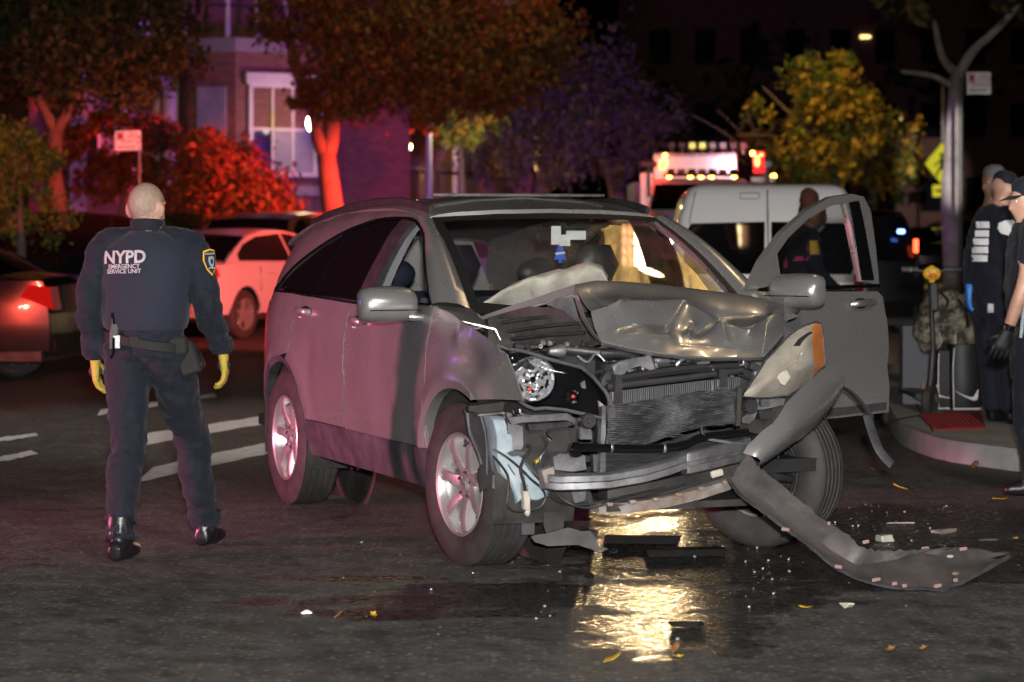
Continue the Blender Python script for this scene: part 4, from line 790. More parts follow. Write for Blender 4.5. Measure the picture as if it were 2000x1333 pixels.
pipe('dipstick', [(1038, 678, .44), (1056, 677, .44)], .004, 'alu', sm_=0); b = MB(); b.lathe([(.007+.003*cos(a), .003*sin(a)) for a in [2*pi*k/6 for k in range(7)]], 14, 0, Matrix.Translation(cp(1056, 677, x=.44)) @ Matrix.Rotation(pi/2, 4, 'Y'), caps=False); b.build('lifting_eye', 'cream_plastic', suv)
for k in range(9):
    c = cp(rr.uniform(975, 1130), rr.uniform(668, 690), x=.36); b = MB(); b.box(c, (.04, rr.uniform(.02, .05), rr.uniform(.012, .03)), 0, bev=.006); b.build('engine_fitting', rr.choice(('alu_dirty', 'steel_dark', 'black_plastic')), suv)
# left front corner behind the loose bumper
plate('headlight_bracket', [(740, 300), (1050, 290), (1040, 340), (900, 370), (740, 380)], .42, .04, 'alu_dirty', C6); b = MB(); b.lathe([(.001, .02), (.03, .02), (.037, .008), (.034, -.03)], 18, 0, Matrix.Translation(cp(*C6(795, 345), x=.47)) @ Matrix.Rotation(pi/2, 4, 'Y'), caps=False); b.build('horn', 'black_plastic', suv)
plate('corner_bracket', [(740, 430), (790, 390), (850, 380), (830, 440), (790, 475), (740, 470)], .46, .03, 'alu', C6); plate('corner_bracket', [(870, 300), (940, 290), (945, 345), (880, 350)], .45, .03, 'alu', C6); plate('corner_box', [(860, 380), (960, 370), (960, 440), (870, 445)], .42, .1, 'black_plastic', C6); plate('corner_panel', [(720, 280), (1100, 230), (1100, 480), (900, 560), (720, 520)], .33, .03, 'dirty_black', C6)
pipe('pulled_rod', [(430, 565, .6), (520, 590, .61), (640, 608, .61), (780, 622, .6)], .007, 'alu', C6); pipe('pulled_rod', [(445, 495, .6), (450, 540, .61), (470, 560, .61)], .006, 'steel_dark', C6)
b = MB(); b.box(cp(1400, 925, x=.68), (.02, .06, .03), 0, Matrix.Rotation(.2, 4, 'X'), bev=.006); b.build('broken_clip', 'cream_plastic', suv)
# fender rest and bare wing edge on the far side
plate('left_fender', [(1480, 1-1+580, -.2), (1500, 578, -.26), (1565, 605, -.3), (1540, 622, -.2), (1532, 655, .1), (1520, 640, .1)], 0, .004, 'paint_silver')
pipe('arch_strip', [(1625, 750, .0), (1660, 765, -.05), (1690, 797, -.08), (1700, 815, -.1)], (.005, .022), 'grey_plastic'); pipe('arch_strip', [(1694, 812, -.1), (1702, 840, -.06), (1718, 880, 0), (1742, 908, .02)], (.004, .024), 'grey_plastic')
# loose bumper: painted corner and the long lower trim dragging on the road
def wp(px, py, Y): return wl(at(px, py, Y))
U = [(1415, 50, .22), (1340, 72, .28), (1300, 90, .31), (1250, 130, .37), (1180, 200, .44), (1060, 320, .55), (1020, 390, .59), (960, 470, .62), (880, 530, .64), (820, 590, .65), (770, 640, .66), (745, 690, .66)]
D = [(1420, 290, .16), (1400, 340, .2), (1385, 370, .22), (1340, 430, .28), (1280, 490, .35), (1180, 575, .45), (1110, 620, .5), (1040, 670, .55), (980, 710, .58), (930, 745, .61), (880, 780, .63), (850, 790, .64)]
rows = []
for (a, c, x0), (d, e, x1) in zip(U, D):
    p, q = cp(*C6(a, c), x=x0), cp(*C6(d, e), x=x1); rows.append([p+V((-.035, .02, -.005)), p]+[p.lerp(q, t)+V((.05, .02, .01))*sin(pi*t) for t in (.2, .4, .6, .8)]+[q, q+V((-.03, 0, 0))])
b = MB(); b.loft(rows, 0, False, False); bc = b.thick(.004).build('bumper_cover', 'paint_silver', suv, 60); bc['label'] = 'torn off bumper corner'
A = [(1462, 884, 10.85), (1487, 919, 10.8), (1520, 943, 10.75), (1562, 979, 10.68), (1610, 1018, 10.6), (1655, 1045, 10.55), (1682, 1070, 10.5), (1730, 1077, 10.55), (1793, 1077, 10.6), (1850, 1072, 10.65), (1892, 1073, 10.7), (1972, 1083, 10.72)]
Bm = [(1440, 915, 10.84), (1460, 945, 10.78), (1500, 985, 10.7), (1544, 1018, 10.62), (1590, 1052, 10.54), (1630, 1080, 10.5), (1668, 1102, 10.48), (1692, 1103, 10.52), (1740, 1095, 10.55), (1800, 1082, 10.6), (1860, 1092, 10.62), (1930, 1092, 10.66)]
Cc = [(1424, 937, 10.78), (1445, 967, 10.7), (1490, 1000, 10.61), (1529, 1030, 10.53), (1580, 1066, 10.43), (1622, 1102, 10.35), (1670, 1129, 10.28), (1730, 1146, 10.24), (1805, 1151, 10.23), (1850, 1149, 10.28), (1910, 1123, 10.42), (1973, 1087, 10.66)]
rows = []
for a, m_, c in zip(A, Bm, Cc):
    a, m_, c = wp(*a), wp(*m_), wp(*c); rows.append((a, a.lerp(m_, .5)+V((.008, 0, .004)), m_, m_.lerp(c, .45)+V((0, 0, -.010)), c))
R_ = [smooth_pts([r[j] for r in rows], 7) for j in range(5)]
for k_, p_ in enumerate(R_[0]): p_ += V((.0, 0, .012*mnoise.noise((k_*.9, 4, 0))+.010*(mnoise.noise((k_*2.3, 1, 0)) > .25)))
for k_, p_ in enumerate(R_[4]): p_ += V((.0, .004*mnoise.noise((k_*1.7, 8, 0)), .004*mnoise.noise((k_*1.1, 9, 0))))
R_ = R_; R2 = [[R_[j][i] for j in range(5)] for i in range(len(R_[0]))]
mt = mat('trim_scuffed', (.115, .10, .097), .5, .0, 0, .5, 70, .85, 6, c2=(.025, .026, .029)); b = MB(); b.loft(R2, 0, False, False); tr = b.thick(.004).build('bumper_trim', 'trim_scuffed', suv, 40)
b = MB(); b.tube([r[4]+V((.0, 0, .002)) for r in R2], (.005, .011), 6); b.build('trim_lip', 'grey_plastic', tr)
for k, (a, c, d, w_) in enumerate(((1533, 1036, 10.5, 26), (1636, 1109, 10.3, 24), (1710, 1134, 10.23, 28), (1746, 1142, 10.22, 16), (1765, 1146, 10.22, 14), (1830, 1146, 10.25, 24), (1865, 1135, 10.3, 14), (1806, 1073, 10.62, 24), (1880, 1074, 10.66, 26), (1690, 1060, 10.5, 22), (1618, 1024, 10.58, 10))):
    c0 = wp(a, c, d); wd = w_/460/3; b = MB(); b.box(c0+V((.006, 0, .004)), (.006, 2*wd, .015), 0, Matrix.Rotation(-.2 if k < 2 else .1, 4, 'X'), bev=.002); b.build('trim_clip', 'pink_plastic', tr)
for k, (a, c, d) in enumerate(((1856, 1087, 10.61), (1866, 1121, 10.36))):
    c0 = wp(a, c, d); b = MB(); b.ell(c0, (.012, .018, .008), 10, 6); b.build('trim_hole', 'rusty' if k else 'cream_plastic', tr)
# lower engine tray and debris under the nose
plate('engine_tray', [(1180, 1000, .40), (1360, 1000, .42), (1430, 960, .40), (1430, 1000, .36), (1370, 1040, .34), (1190, 1030, .36)], .4, .02, 'dirty_black') if 0 else None
b = MB(); b.box((.30, .05, .30), (.5, .9, .03), 0, Matrix.Rotation(.06, 4, 'Y')); b.build('engine_tray', 'dirty_black', suv)
b = MB(); b.tube(smooth_pts([(.12, .72, .33), (.2, .5, .36), (.22, .2, .34)], 4), .02, 8); b.box((.1, .62, .4), (.1, .06, .3), 0, bev=.01); b.build('suspension_arm', 'steel_dark', suv)
# ------------------------------------------------------------------ people
from mathutils.kdtree import KDTree
def remesh(b, voxel, smooth=3):
    me = b._mesh('tmp'); o = bpy.data.objects.new('tmp', me); col.objects.link(o); m = o.modifiers.new('r', 'REMESH'); m.mode = 'VOXEL'; m.voxel_size = voxel
    bpy.context.view_layer.update(); r = bpy.data.meshes.new_from_object(o.evaluated_get(bpy.context.evaluated_depsgraph_get()))
    bpy.data.objects.remove(o); bpy.data.meshes.remove(me)
    bm = bmesh.new(); bm.from_mesh(r)
    for i in range(smooth): bmesh.ops.smooth_vert(bm, verts=bm.verts, factor=.5, use_axis_x=True, use_axis_y=True, use_axis_z=True)
    bm.to_mesh(r); bm.free(); return r
class Figure:                                                       # several tapered limbs grown into one skin
    def __init__(s): s.b = MB(); s.src = []
    def limb(s, pts, r, mi, n=14, up=None, flat=1.0, k=4):
        P = [V(p) for p in pts]; R = r if isinstance(r, list) else [r]*len(P); o = len(s.b.v)
        Q = smooth_pts(P, k); RR = []
        for i in range(len(P)-1):
            for j in range(k):
                t = j/k; a, c = R[i], R[i+1]; RR.append(tuple(lerp(p, q, t) for p, q in zip(a, c)) if isinstance(a, tuple) else lerp(a, c, t))
        RR.append(R[-1]); s.b.tube(Q, RR, n, 0, True, flat, up); s.src += [(v, mi) for v in s.b.v[o:]]
    def ell(s, c, r, mi, M=None): o = len(s.b.v); s.b.ell(c, r, 16, 12, 0, M); s.src += [(v, mi) for v in s.b.v[o:]]
    def grow(s, name, mats, parent, voxel=.013, wr=.007, cloth=(0,)):
        me = remesh(s.b, voxel, 3); kd = KDTree(len(s.src))
        for i, (v, m) in enumerate(s.src): kd.insert(v, i)
        kd.balance(); vm = []
        for v in me.vertices:
            m = s.src[kd.find(v.co)[1]][1]; vm.append(m)
            if m in cloth: 
                q = v.co; d = abs(mnoise.noise((q.x*7+q.z*4, q.y*7-q.z*2, q.z*7)))+.5*abs(mnoise.noise((q.x*22, q.y*22-q.z*9, q.z*26))); v.co = q+v.normal*(d-.28)*wr*2
        mi = [max(set(vm[i] for i in p.vertices), key=[vm[i] for i in p.vertices].count) for p in me.polygons]
        me.polygons.foreach_set('material_index', mi); me.polygons.foreach_set('use_smooth', [True]*len(mi)); me.update()
        for m in mats: me.materials.append(MT[m])
        return link(name, me, parent)
def hand(name, wrist, d, side, m, parent, size=1.0, curl=.5, thumb=1):   # d points along the hand, side towards the thumb
    d = V(d).normalized(); sd = (V(side)-d*V(side).dot(d)).normalized(); nn = d.cross(sd)*thumb; w_ = V(wrist); b = MB(); S = size
    b.tube([w_-d*.035*S, w_, w_+d*.03*S, w_+d*.06*S, w_+d*.088*S], [(.030*S, .024*S), (.031*S, .023*S), (.040*S, .020*S), (.044*S, .019*S), (.040*S, .016*S)], 12, 0, up=sd)
    for i, (off, L_) in enumerate(((.036, .074), (.0125, .085), (-.0125, .079), (-.036, .062))):
        p = w_+d*.082*S+sd*off*S; pts = [p-d*.02*S, p]; a = 0; q = p
        for k, f in enumerate((.45, .32, .23)):
            a += curl*(.55+.25*k+.06*i); q = q+(d*cos(a)+nn*sin(a))*L_*f*S; pts.append(q)
        b.tube(pts, [.0115*S, .0115*S, .0105*S, .0095*S, .0075*S], 8)
    p = w_+d*.02*S+sd*.034*S; b.tube([p-sd*.012*S, p, p+(sd*.8+d*.6+nn*.3)*.034*S, p+(sd*.75+d*1.5+nn*.7)*.036*S], [.014*S, .0145*S, .0125*S, .009*S], 8)
    return b.build(name, m, parent, 0)
def conform(me, surf, d, off=.003, deep=.4, near=False):            # press flat print onto a surface, along d
    bm = bmesh.new(); bm.from_mesh(me)
    for k in range(3):
        L_ = [e for e in bm.edges if e.calc_length() > .022]
        if L_ and len(L_) < 600: bmesh.ops.triangulate(bm, faces=bm.faces[:]); bmesh.ops.subdivide_edges(bm, edges=[e for e in bm.edges if e.calc_length() > .022], cuts=1)
    bm.to_mesh(me); bm.free()
    bv = BVHTree.FromPolygons([v.co for v in surf.data.vertices], [p.vertices[:] for p in surf.data.polygons]); d = V(d).normalized()
    for v in me.vertices:
        if near: h = bv.find_nearest(v.co); v.co = h[0]+h[1]*off if (h[1].dot(d) < 0) else h[0]-h[1]*off
        else:
            h = bv.ray_cast(v.co-d*deep, d)
            if h[0] is not None: v.co = h[0]-d*off
            else: h = bv.find_nearest(v.co); v.co = h[0]-d*off
def lettering(name, body, size, M, m, parent, surf=None, d=None, bold=0, sx=1, off=.003):
    me = text_mesh(body, size, bold, .0006, sx); me.transform(M)
    if surf is not None: conform(me, surf, d, off)
    me.materials.append(MT[m]); return link(name, me, parent)
def head(f, c, face, skin=1, hair=None, S=1.0):                     # c = head centre, face = direction it looks
    fa = V(face).normalized(); up = V((0, 0, 1)); rt = fa.cross(up).normalized(); up = rt.cross(fa); M_ = Matrix((rt, fa, up)).transposed().to_4x4(); P = lambda x, y, z: V(c)+M_.to_3x3() @ V((x, y, z))*S
    f.ell(P(0, -.012, .025), (.077*S, .098*S, .092*S), hair if hair is not None else skin, M_); f.ell(P(0, .012, -.02), (.068*S, .082*S, .085*S), skin, M_); f.ell(P(0, .045, -.075), (.045*S, .045*S, .038*S), skin, M_)
    f.limb([P(0, .085, .02), P(0, .100, -.012), P(0, .112, -.028), P(0, .098, -.038)], [.010*S, .012*S, .015*S, .012*S], skin); f.ell(P(0, .088, -.058), (.024*S, .014*S, .011*S), skin, M_); f.ell(P(0, .080, .035), (.055*S, .018*S, .012*S), skin, M_)
    for s in (-1, 1):
        R_ = M_ @ Matrix.Rotation(s*.35, 4, 'Z'); f.ell(P(s*.084, -.012, -.012), (.014*S, .022*S, .036*S), skin, R_); f.ell(P(s*.092, -.022, -.002), (.013*S, .018*S, .028*S), skin, R_)
    return P, M_
def eyes(P, M_, parent, S=1.0):
    for s in (-1, 1):
        b = MB(); b.ell(P(s*.030, .074, .008), (.012*S, .008*S, .0085*S), 10, 8, 0, M_); b.ell(P(s*.030, .0795, .008), (.006*S, .004*S, .006*S), 8, 6, 1, M_); b.build('eye', ['thread_white', 'gasket'], parent, 0)
MATS = ['uniform', 'skin', 'boot', 'uniform_dark', 'stubble']
def boots(f, foot, heading, S=1.0, mi=2):
    h = V((cos(heading), sin(heading), 0)); p = V(foot)
    f.limb([p+V((0, 0, .20)), p+V((0, 0, .10)), p+h*.01+V((0, 0, .05))], [.054, .05, .05], mi)
    f.limb([p-h*.075+V((0, 0, .045)), p+V((0, 0, .05)), p+h*.10+V((0, 0, .042)), p+h*.185+V((0, 0, .034))], [(.042, .040), (.05, .044), (.045, .046), (.028, .038)], mi, up=(0, 0, 1))

# the officer walking away on the left, seen from behind
OY = 11.3; OX = -1.62; of = thing('person', 'bald police officer seen from behind in navy uniform, vest and yellow gloves', 'person', (OX, OY, 0))
def op(px, py, dy=0): p = at(px, py, OY+dy); return V((p.x-OX, dy, p.z))
f = Figure()
hp = op(284, 660); hp.x = .0; W = [(.0, .94), ]
rt = V((cos(-.25), sin(-.25), 0)); fw = V((sin(.25), cos(.25), 0))    # the body turns a little to the right
tor = [op(284, 700), op(284, 662), op(285, 610), op(287, 555), op(287, 505), op(289, 474), op(290, 455)]
f.limb(tor, [(.175, .13), (.168, .125), (.182, .13), (.205, .138), (.212, .13), (.17, .10), (.075, .075)], 0, 20, up=rt)
P_, M_ = head(f, op(288, 408, .02), (.42, .9, -.06), 1, 4, 1.02)
f.limb([op(289, 462), op(288, 435, .01)], [.066, .063], 1)
LS, LE, LW = op(200, 487, .01), op(172, 602, -.03), op(186, 694, .06); RS, RE, RW_ = op(372, 486, .0), op(404, 600, -.05), op(434, 682, .10)
f.limb([op(262, 470), LS, LS.lerp(LE, .5), LE, LE.lerp(LW, .5), LW], [.055, .070, .064, .058, .054, .046], 0); f.limb([op(315, 470), RS, RS.lerp(RE, .5)+V((.008, 0, 0)), RE, RE.lerp(RW_, .5), RW_], [.06, .079, .072, .064, .058, .050], 0)
LF, RF = V((-.13, -.14, .0)), V((.19, .40, .0))
for sd, F_ in ((-1, LF), (1, RF)):
    h_ = op(284, 690)+rt*sd*.095; k_ = h_.lerp(F_+V((0, 0, .1)), .5)+fw*.07; a_ = F_+V((0, 0, .10))
    f.limb([h_+V((0, 0, .05)), h_.lerp(k_, .5), k_, k_.lerp(a_, .5)-fw*.02, a_], [(.105, .115), (.096, .10), (.08, .08), (.077, .077), (.068, .068)], 0, up=rt); boots(f, F_, 1.35)
body = f.grow('body', MATS, of, .013, .015)
eyes(P_, M_, of, 1.02)
b = MB(); VT = [(op(284, 640), .190, .146), (op(284, 628), .198, .154), (op(285, 590), .206, .157), (op(287, 545), .216, .161), (op(287, 505), .216, .152), (op(288, 480), .192, .13), (op(289, 462), .13, .098), (op(290, 452), .088, .082)]
def vr(c, a, d): return [c+rt*(a*cos(t)*(abs(cos(t))**-.25 if abs(cos(t)) > .05 else 1))+fw*(d*sin(t)) for t in [2*pi*k/40 for k in range(40)]]
b.loft([vr(*q) for q in VT], 0, True, True); vest = b.build('vest', 'vest', of, 60)
b = MB(); b.tube([op(284, 640)+rt*(.18*cos(t))+fw*(.144*sin(t)) for t in [2*pi*k/32 for k in range(33)]], (.010, .004), 6); b.build('vest_hem', 'vest', vest)
b = MB(); b.lathe([(.073, -.05), (.078, -.01), (.079, .03), (.073, .036), (.067, .02)], 24, 0, Matrix.Translation(op(288, 446, .01)) @ Matrix.Rotation(-.12, 4, 'X')); b.build('shirt_collar', 'uniform', of)
b = MB(); b.loft([[op(284, y)+rt*(r*cos(t))+fw*((r-.03)*sin(t))+rt*0+V((0, 0, -.03*cos(t))) for t in [2*pi*k/32 for k in range(32)]] for y, r in ((676, .176), (675, .188), (658, .186), (657, .176))], 0); belt = b.build('belt', 'belt', of)
def gear(name, px, py, dy, size, m, rot=0, bev=.012):
    b = MB(); b.box(op(px, py, dy), size, 0, Matrix.Rotation(rot, 4, 'Y'), bev); return b.build(name, m, of)
gear('holster', 366, 700, -.03, (.10, .07, .15), 'belt', -.35); gear('pouch', 382, 705, .0, (.07, .06, .09), 'boot', -.4); g_ = gear('pouch', 346, 676, -.07, (.10, .06, .085), 'belt', -.1)
gear('pouch', 262, 666, -.135, (.05, .04, .05), 'belt', 0, .008)
rd = gear('radio', 224, 652, -.10, (.045, .04, .15), 'black_plastic', .08, .008); b = MB(); c = op(224, 633, -.11); b.tube([c, c+V((-.008, 0, .05))], [.013, .010], 10); b.tube([op(217, 700, -.13), op(222, 690, -.13), op(222, 660, -.13)], .006, 6); b.build('aerial', 'black_gloss', rd); b = MB(); b.box(op(228, 668, -.125), (.035, .01, .06), 0, bev=.003); b.build('radio_clip', 'alu', rd)
hand('glove', RW_+V((.004, 0, -.02)), (.10, .10, -1), (.0, 1, .1), 'glove_yellow', of, 1.12, .55, -1); hand('glove', LW+V((0, 0, -.02)), (.05, .15, -1), (0, 1, .1), 'glove_yellow', of, 1.1, .5, 1)
for c, d in ((RW_, V((.10, .10, -1))), (LW, V((.05, .15, -1)))):
    b = MB(); d.normalize(); b.ell(c+d*.075+V((.0, -.022, 0)), (.032, .010, .03), 12, 8); b.build('glove_panel', 'glove_black', of)
for c, d in ((RW_, V((.12, .2, -1))), (LW, V((.05, .15, -1)))):
    b = MB(); d.normalize(); b.tube([c-d*.045, c-d*.01, c+d*.015], [.054, .054, .046], 14); b.build('cuff', 'uniform', of)
# print on the back of the vest: dark panel with three lines of white letters, and the shield patch on the sleeve
c = op(252, 509); Mx = Matrix.Translation(V((c.x, -.3, c.z))) @ Matrix.Rotation(pi/2, 4, 'X')
def vprint(name, body, px, py, size, sx, bold): 
    q = op(px, py); return lettering(name, body, size, Matrix.Translation(V((q.x, -.3, q.z))) @ Matrix.Rotation(-.03, 4, 'Y') @ Matrix.Rotation(pi/2, 4, 'X'), 'thread_white', vest, vest, (0, 1, 0), bold, sx, .006)
b = MB(); b.grid(lambda u, v: V((lerp(op(213, 0).x, op(290, 0).x, u), -.3, lerp(op(0, 535).z, op(0, 484).z, v))), 12, 6); me = b._mesh('back_panel'); conform(me, vest, (0, 1, 0), .003); me.materials.append(MT['patch_navy']); link('back_panel', me, vest)
vprint('lettering', 'NYPD', 252, 513, .078, .98, .0024); vprint('lettering', 'EMERGENCY', 251, 523.5, .0265, .98, .0006); vprint('lettering', 'SERVICE UNIT', 251, 533, .0265, .98, .0006)
PC = V(op(393, 512)); pd = V((-.55, .83, 0))
SH = [(-.036, .052), (0, .060), (.036, .052), (.040, .01), (.028, -.03), (0, -.062), (-.028, -.03), (-.040, .01)]
Rp = Matrix.Translation(PC+V((.0, -.055, 0))) @ Matrix.Rotation(.55, 4, 'Z') @ Matrix.Rotation(-.36, 4, 'Y')
bv_ = BVHTree.FromPolygons([v.co for v in body.data.vertices], [p.vertices[:] for p in body.data.polygons]); h_ = bv_.ray_cast(PC-pd*.4, pd); pc = h_[0] if h_[0] is not None else PC; pn = (-pd+V((.45, 0, .1))).normalized()
ar = (RE-RS).normalized(); pu = ar.cross(pn).normalized(); pu = pu if pu.x > 0 else -pu; pv_ = -(ar-pn*ar.dot(pn)).normalized()
def on_arm(x, z, off): return pc+pn*(.010+off-x*x/.16)+pu*x+pv_*z
def patch(name, s, m, off, poly=SH):
    pts = [V((x*s, 0, z*s)) for x, z in poly]; n = len(poly); b = MB(); vs = []
    for k in range(5): vs += [on_arm(p.x*(1-k/5), p.z*(1-k/5), off) for p in pts]
    vs.append(on_arm(0, 0, off)); fs = [[k*n+i, k*n+(i+1) % n, (k+1)*n+(i+1) % n, (k+1)*n+i] for k in range(4) for i in range(n)]+[[4*n+i, 4*n+(i+1) % n, 5*n] for i in range(n)]
    b.add(vs, fs); return b.build(name, m, of, 0)
patch('sleeve_patch', 1.0, 'thread_gold', 0); patch('patch_field', .87, 'patch_navy', .002); patch('patch_shield', .45, 'white_plastic', .004); patch('patch_mark', .22, 'patch_navy', .006)
for body_, dz, sz in (('POLICE DEPT', .034, .0105), ('CITY OF NY', -.030, .0075)):
    me = text_mesh(body_, sz, .0003, .0002)
    for v in me.vertices: v.co = on_arm(v.co.x, v.co.y+dz, .005)
    me.materials.append(MT['thread_white']); link('patch_lettering', me, of)

# second officer at the right edge, facing the wreck, forearm bare
QY = 13.95; QX = 2.93; oq = thing('person', 'police officer in dark cap and black gloves standing on the road at the right edge', 'person', (QX, QY, 0))
def qp(px, py, dy=0): p = at(px, py, QY+dy); return V((p.x-QX, dy, p.z))
f = Figure(); lf = (-1, 0, 0)
f.limb([qp(2012, 680), qp(2012, 630), qp(2012, 560), qp(2014, 500), qp(2014, 455), qp(2008, 432)], [(.17, .12), (.16, .125), (.17, .14), (.19, .14), (.18, .11), (.08, .08)], 0, 20, up=(0, 1, 0))
P_, M_ = head(f, qp(2005, 392), (-.9, -.2, -.15), 1); f.limb([qp(2010, 440), qp(2008, 410)], [.064, .06], 1)
S1, E1, W1 = qp(2018, 458, -.2), qp(2002, 552, -.24), qp(1968, 646, -.22); f.limb([qp(2014, 450, -.08), S1, S1.lerp(E1, .6)], [.07, .08, .07], 0); f.limb([S1.lerp(E1, .5), E1, E1.lerp(W1, .5), W1], [.05, .048, .043, .032], 1)
S2, E2, W2 = qp(2018, 458, .2), qp(2010, 560, .24), qp(1990, 640, .2); f.limb([qp(2014, 450, .08), S2, E2], [.07, .08, .065], 0); f.limb([S2.lerp(E2, .9), E2, W2], [.05, .048, .032], 1)
for sd, dx in ((-1, -.03), (1, .10)):
    h_ = qp(2012, 660)+V((0, sd*.1, 0)); a_ = V((dx-.0, sd*.13, .1)); k_ = h_.lerp(a_, .5)+V((-.03, 0, 0)); f.limb([h_, h_.lerp(k_, .5), k_, k_.lerp(a_, .5), a_], [.115, .105, .088, .085, .08], 0); boots(f, a_-V((0, 0, .1)), pi+.15*sd)
f.grow('body', MATS, oq, .016, .015); eyes(P_, M_, oq)
hand('glove', W1+V((-.01, 0, -.02)), (-.35, .05, -1), (-1, 0, .3), 'glove_black', oq, 1.12, .7, 1); hand('glove', W2+V((-.01, 0, -.02)), (-.3, 0, -1), (-1, 0, .3), 'glove_black', oq, 1.1, .6, -1)
def capmesh(P, M_, parent, m, visor=True, S=1.0):
    b = MB(); T = Matrix.Translation(P(0, -.012, .052)) @ M_; b.lathe([(.083*S, -.02), (.086*S, .01), (.082*S, .045), (.06*S, .072), (.02*S, .083), (.0005, .084)], 24, 0, T)
    if visor: b.loft([[T @ V((x*.078*S, .05*S+.05*S*sqrt(max(0, 1-x*x)), -.012)) for x in [-1+.25*i for i in range(9)]], [T @ V((x*.072*S, .055*S+.115*S*sqrt(max(0, 1-.8*x*x)), -.03)) for x in [-1+.25*i for i in range(9)]]], 0, False, False)
    return b.build('cap', m, parent, 50)
capmesh(P_, M_, oq, 'uniform_dark')
b = MB(); d = (W1-E1).normalized(); b.tube([W1-d*.035, W1-d*.005], [.038, .037], 16); wt = b.build('watch', 'black_gloss', oq); b = MB(); b.box(W1-d*.02+V((-.03, -.015, .0)), (.012, .035, .035), 0, bev=.004); b.build('watch_case', 'steel_dark', wt)
b = MB(); b.box(qp(1996, 640, -.16), (.02, .02, .26), 0, Matrix.Rotation(.1, 4, 'Y'), bev=.006); b.build('baton', 'white_plastic', oq); b = MB(); b.loft([[qp(2012, y)+V((r*cos(t), (r-.02)*sin(t)*.9, 0)) for t in [2*pi*k/28 for k in range(28)]] for y, r in ((655, .17), (655, .182), (638, .182), (638, .17))], 0); b.build('belt', 'belt', oq)
# ambulance worker with reflective print, back half turned
EY = 17.3; EX = 3.37; oe = thing('person', 'ambulance worker in navy jacket with bright reflective back print and blue glove', 'person', (EX, EY, .13))
def ep(px, py, dy=0): p = at(px, py, EY+dy); return V((p.x-EX, dy, p.z-.13))
f = Figure(); er = V((.62, -.78, 0))
f.limb([ep(1948, 615), ep(1946, 570), ep(1944, 520), ep(1944, 470), ep(1945, 435), ep(1952, 405)], [(.17, .14), (.175, .14), (.185, .145), (.20, .145), (.19, .12), (.08, .08)], 0, 20, up=er)
P_, M_ = head(f, ep(1962, 372), (.75, .6, -.25), 1); f.limb([ep(1952, 412), ep(1960, 385)], [.07, .064], 1)
S1, E1, W1 = ep(1915, 450, .14), ep(1898, 515, .14), ep(1893, 560, .06); f.limb([ep(1938, 440, .05), S1, E1, W1], [.07, .08, .064, .045], 0); S2, E2, W2 = ep(1975, 452, -.16), ep(1980, 520, -.18), ep(1992, 575, -.1); f.limb([ep(1950, 440, -.05), S2, E2, W2], [.07, .08, .064, .045], 0)
for sd, dx in ((-1, .0), (1, .03)):
    h_ = ep(1950, 600)+er*(-sd)*.09; a_ = V((.0+dx+er.x*-sd*.10, er.y*-sd*.10, .1)); a_.x += .03; f.limb([h_, h_.lerp(a_, .5), a_], [.125, .105, .098], 3); boots(f, a_-V((0, 0, .1)), .5)
eb = f.grow('body', MATS, oe, .017, .016); eyes(P_, M_, oe); capmesh(P_, M_, oe, 'uniform_dark'); hand('glove', W1+V((0, 0, -.02)), (-.05, .1, -1), (0, 1, .2), 'glove_blue', oe, 1.1, .5); hand('glove', W2+V((0, 0, -.02)), (.1, .1, -1), (0, 1, .2), 'glove_blue', oe, 1.1, .5, -1)
def eprint(name, x0, x1, y0, y1, m, off=.004, dvec=(.25, 1, 0), nu=10, nv=10):
    b = MB(); b.grid(lambda u, v: (lambda p: V((p.x, -.6, p.z)))(ep(lerp(x0, x1, u), lerp(y1, y0, v))), nu, nv); me = b._mesh(name); conform(me, eb, (0, 1, 0), off, .8); me.materials.append(MT[m]); return link(name, me, oe)
for i, y in enumerate((433, 450, 466, 482, 498)): eprint('back_print', 1903-min(7, i*3)+3, 1926-i, y, y+13, 'retro')
b = MB(); poly = [(1941, 436), (1952, 431), (1968, 430), (1975, 440), (1976, 456), (1962, 462), (1944, 456), (1939, 446)]
vs = [(lambda p: V((p.x, -.6, p.z)))(ep(*p)) for p in poly]; b.add(vs+[sum(vs, V())/8], [[i, (i+1) % 8, 8] for i in range(8)]); me = b._mesh('shoulder_print'); conform(me, eb, (.0, 1, 0), .006, .7); me.materials.append(MT['retro']); link('shoulder_print', me, oe)
for body_, y in (('FDNY', 441), ('EMT', 475)):
    q = ep(1915, y+4); lettering('back_lettering', body_, .05, Matrix.Translation((q.x, -.6, q.z)) @ Matrix.Rotation(pi/2, 4, 'X'), 'patch_navy', oe, eb, (.25, 1, 0), 0, .55, .007) if 0 else None
b = MB(); b.box(ep(1934, 602, -.15), (.05, .03, .07), 0, bev=.006); b.build('belt_pouch', 'alu', oe); b = MB()
for k in range(4): b.lathe([(.016+.004*cos(a), .004*sin(a)) for a in [2*pi*j/6 for j in range(7)]], 12, 0, Matrix.Translation(ep(1920+2*(k % 2), 626+k*5, -.12)) @ Matrix.Rotation(pi/2, 4, 'X'), caps=False)
b.build('key_ring', 'chrome', oe)
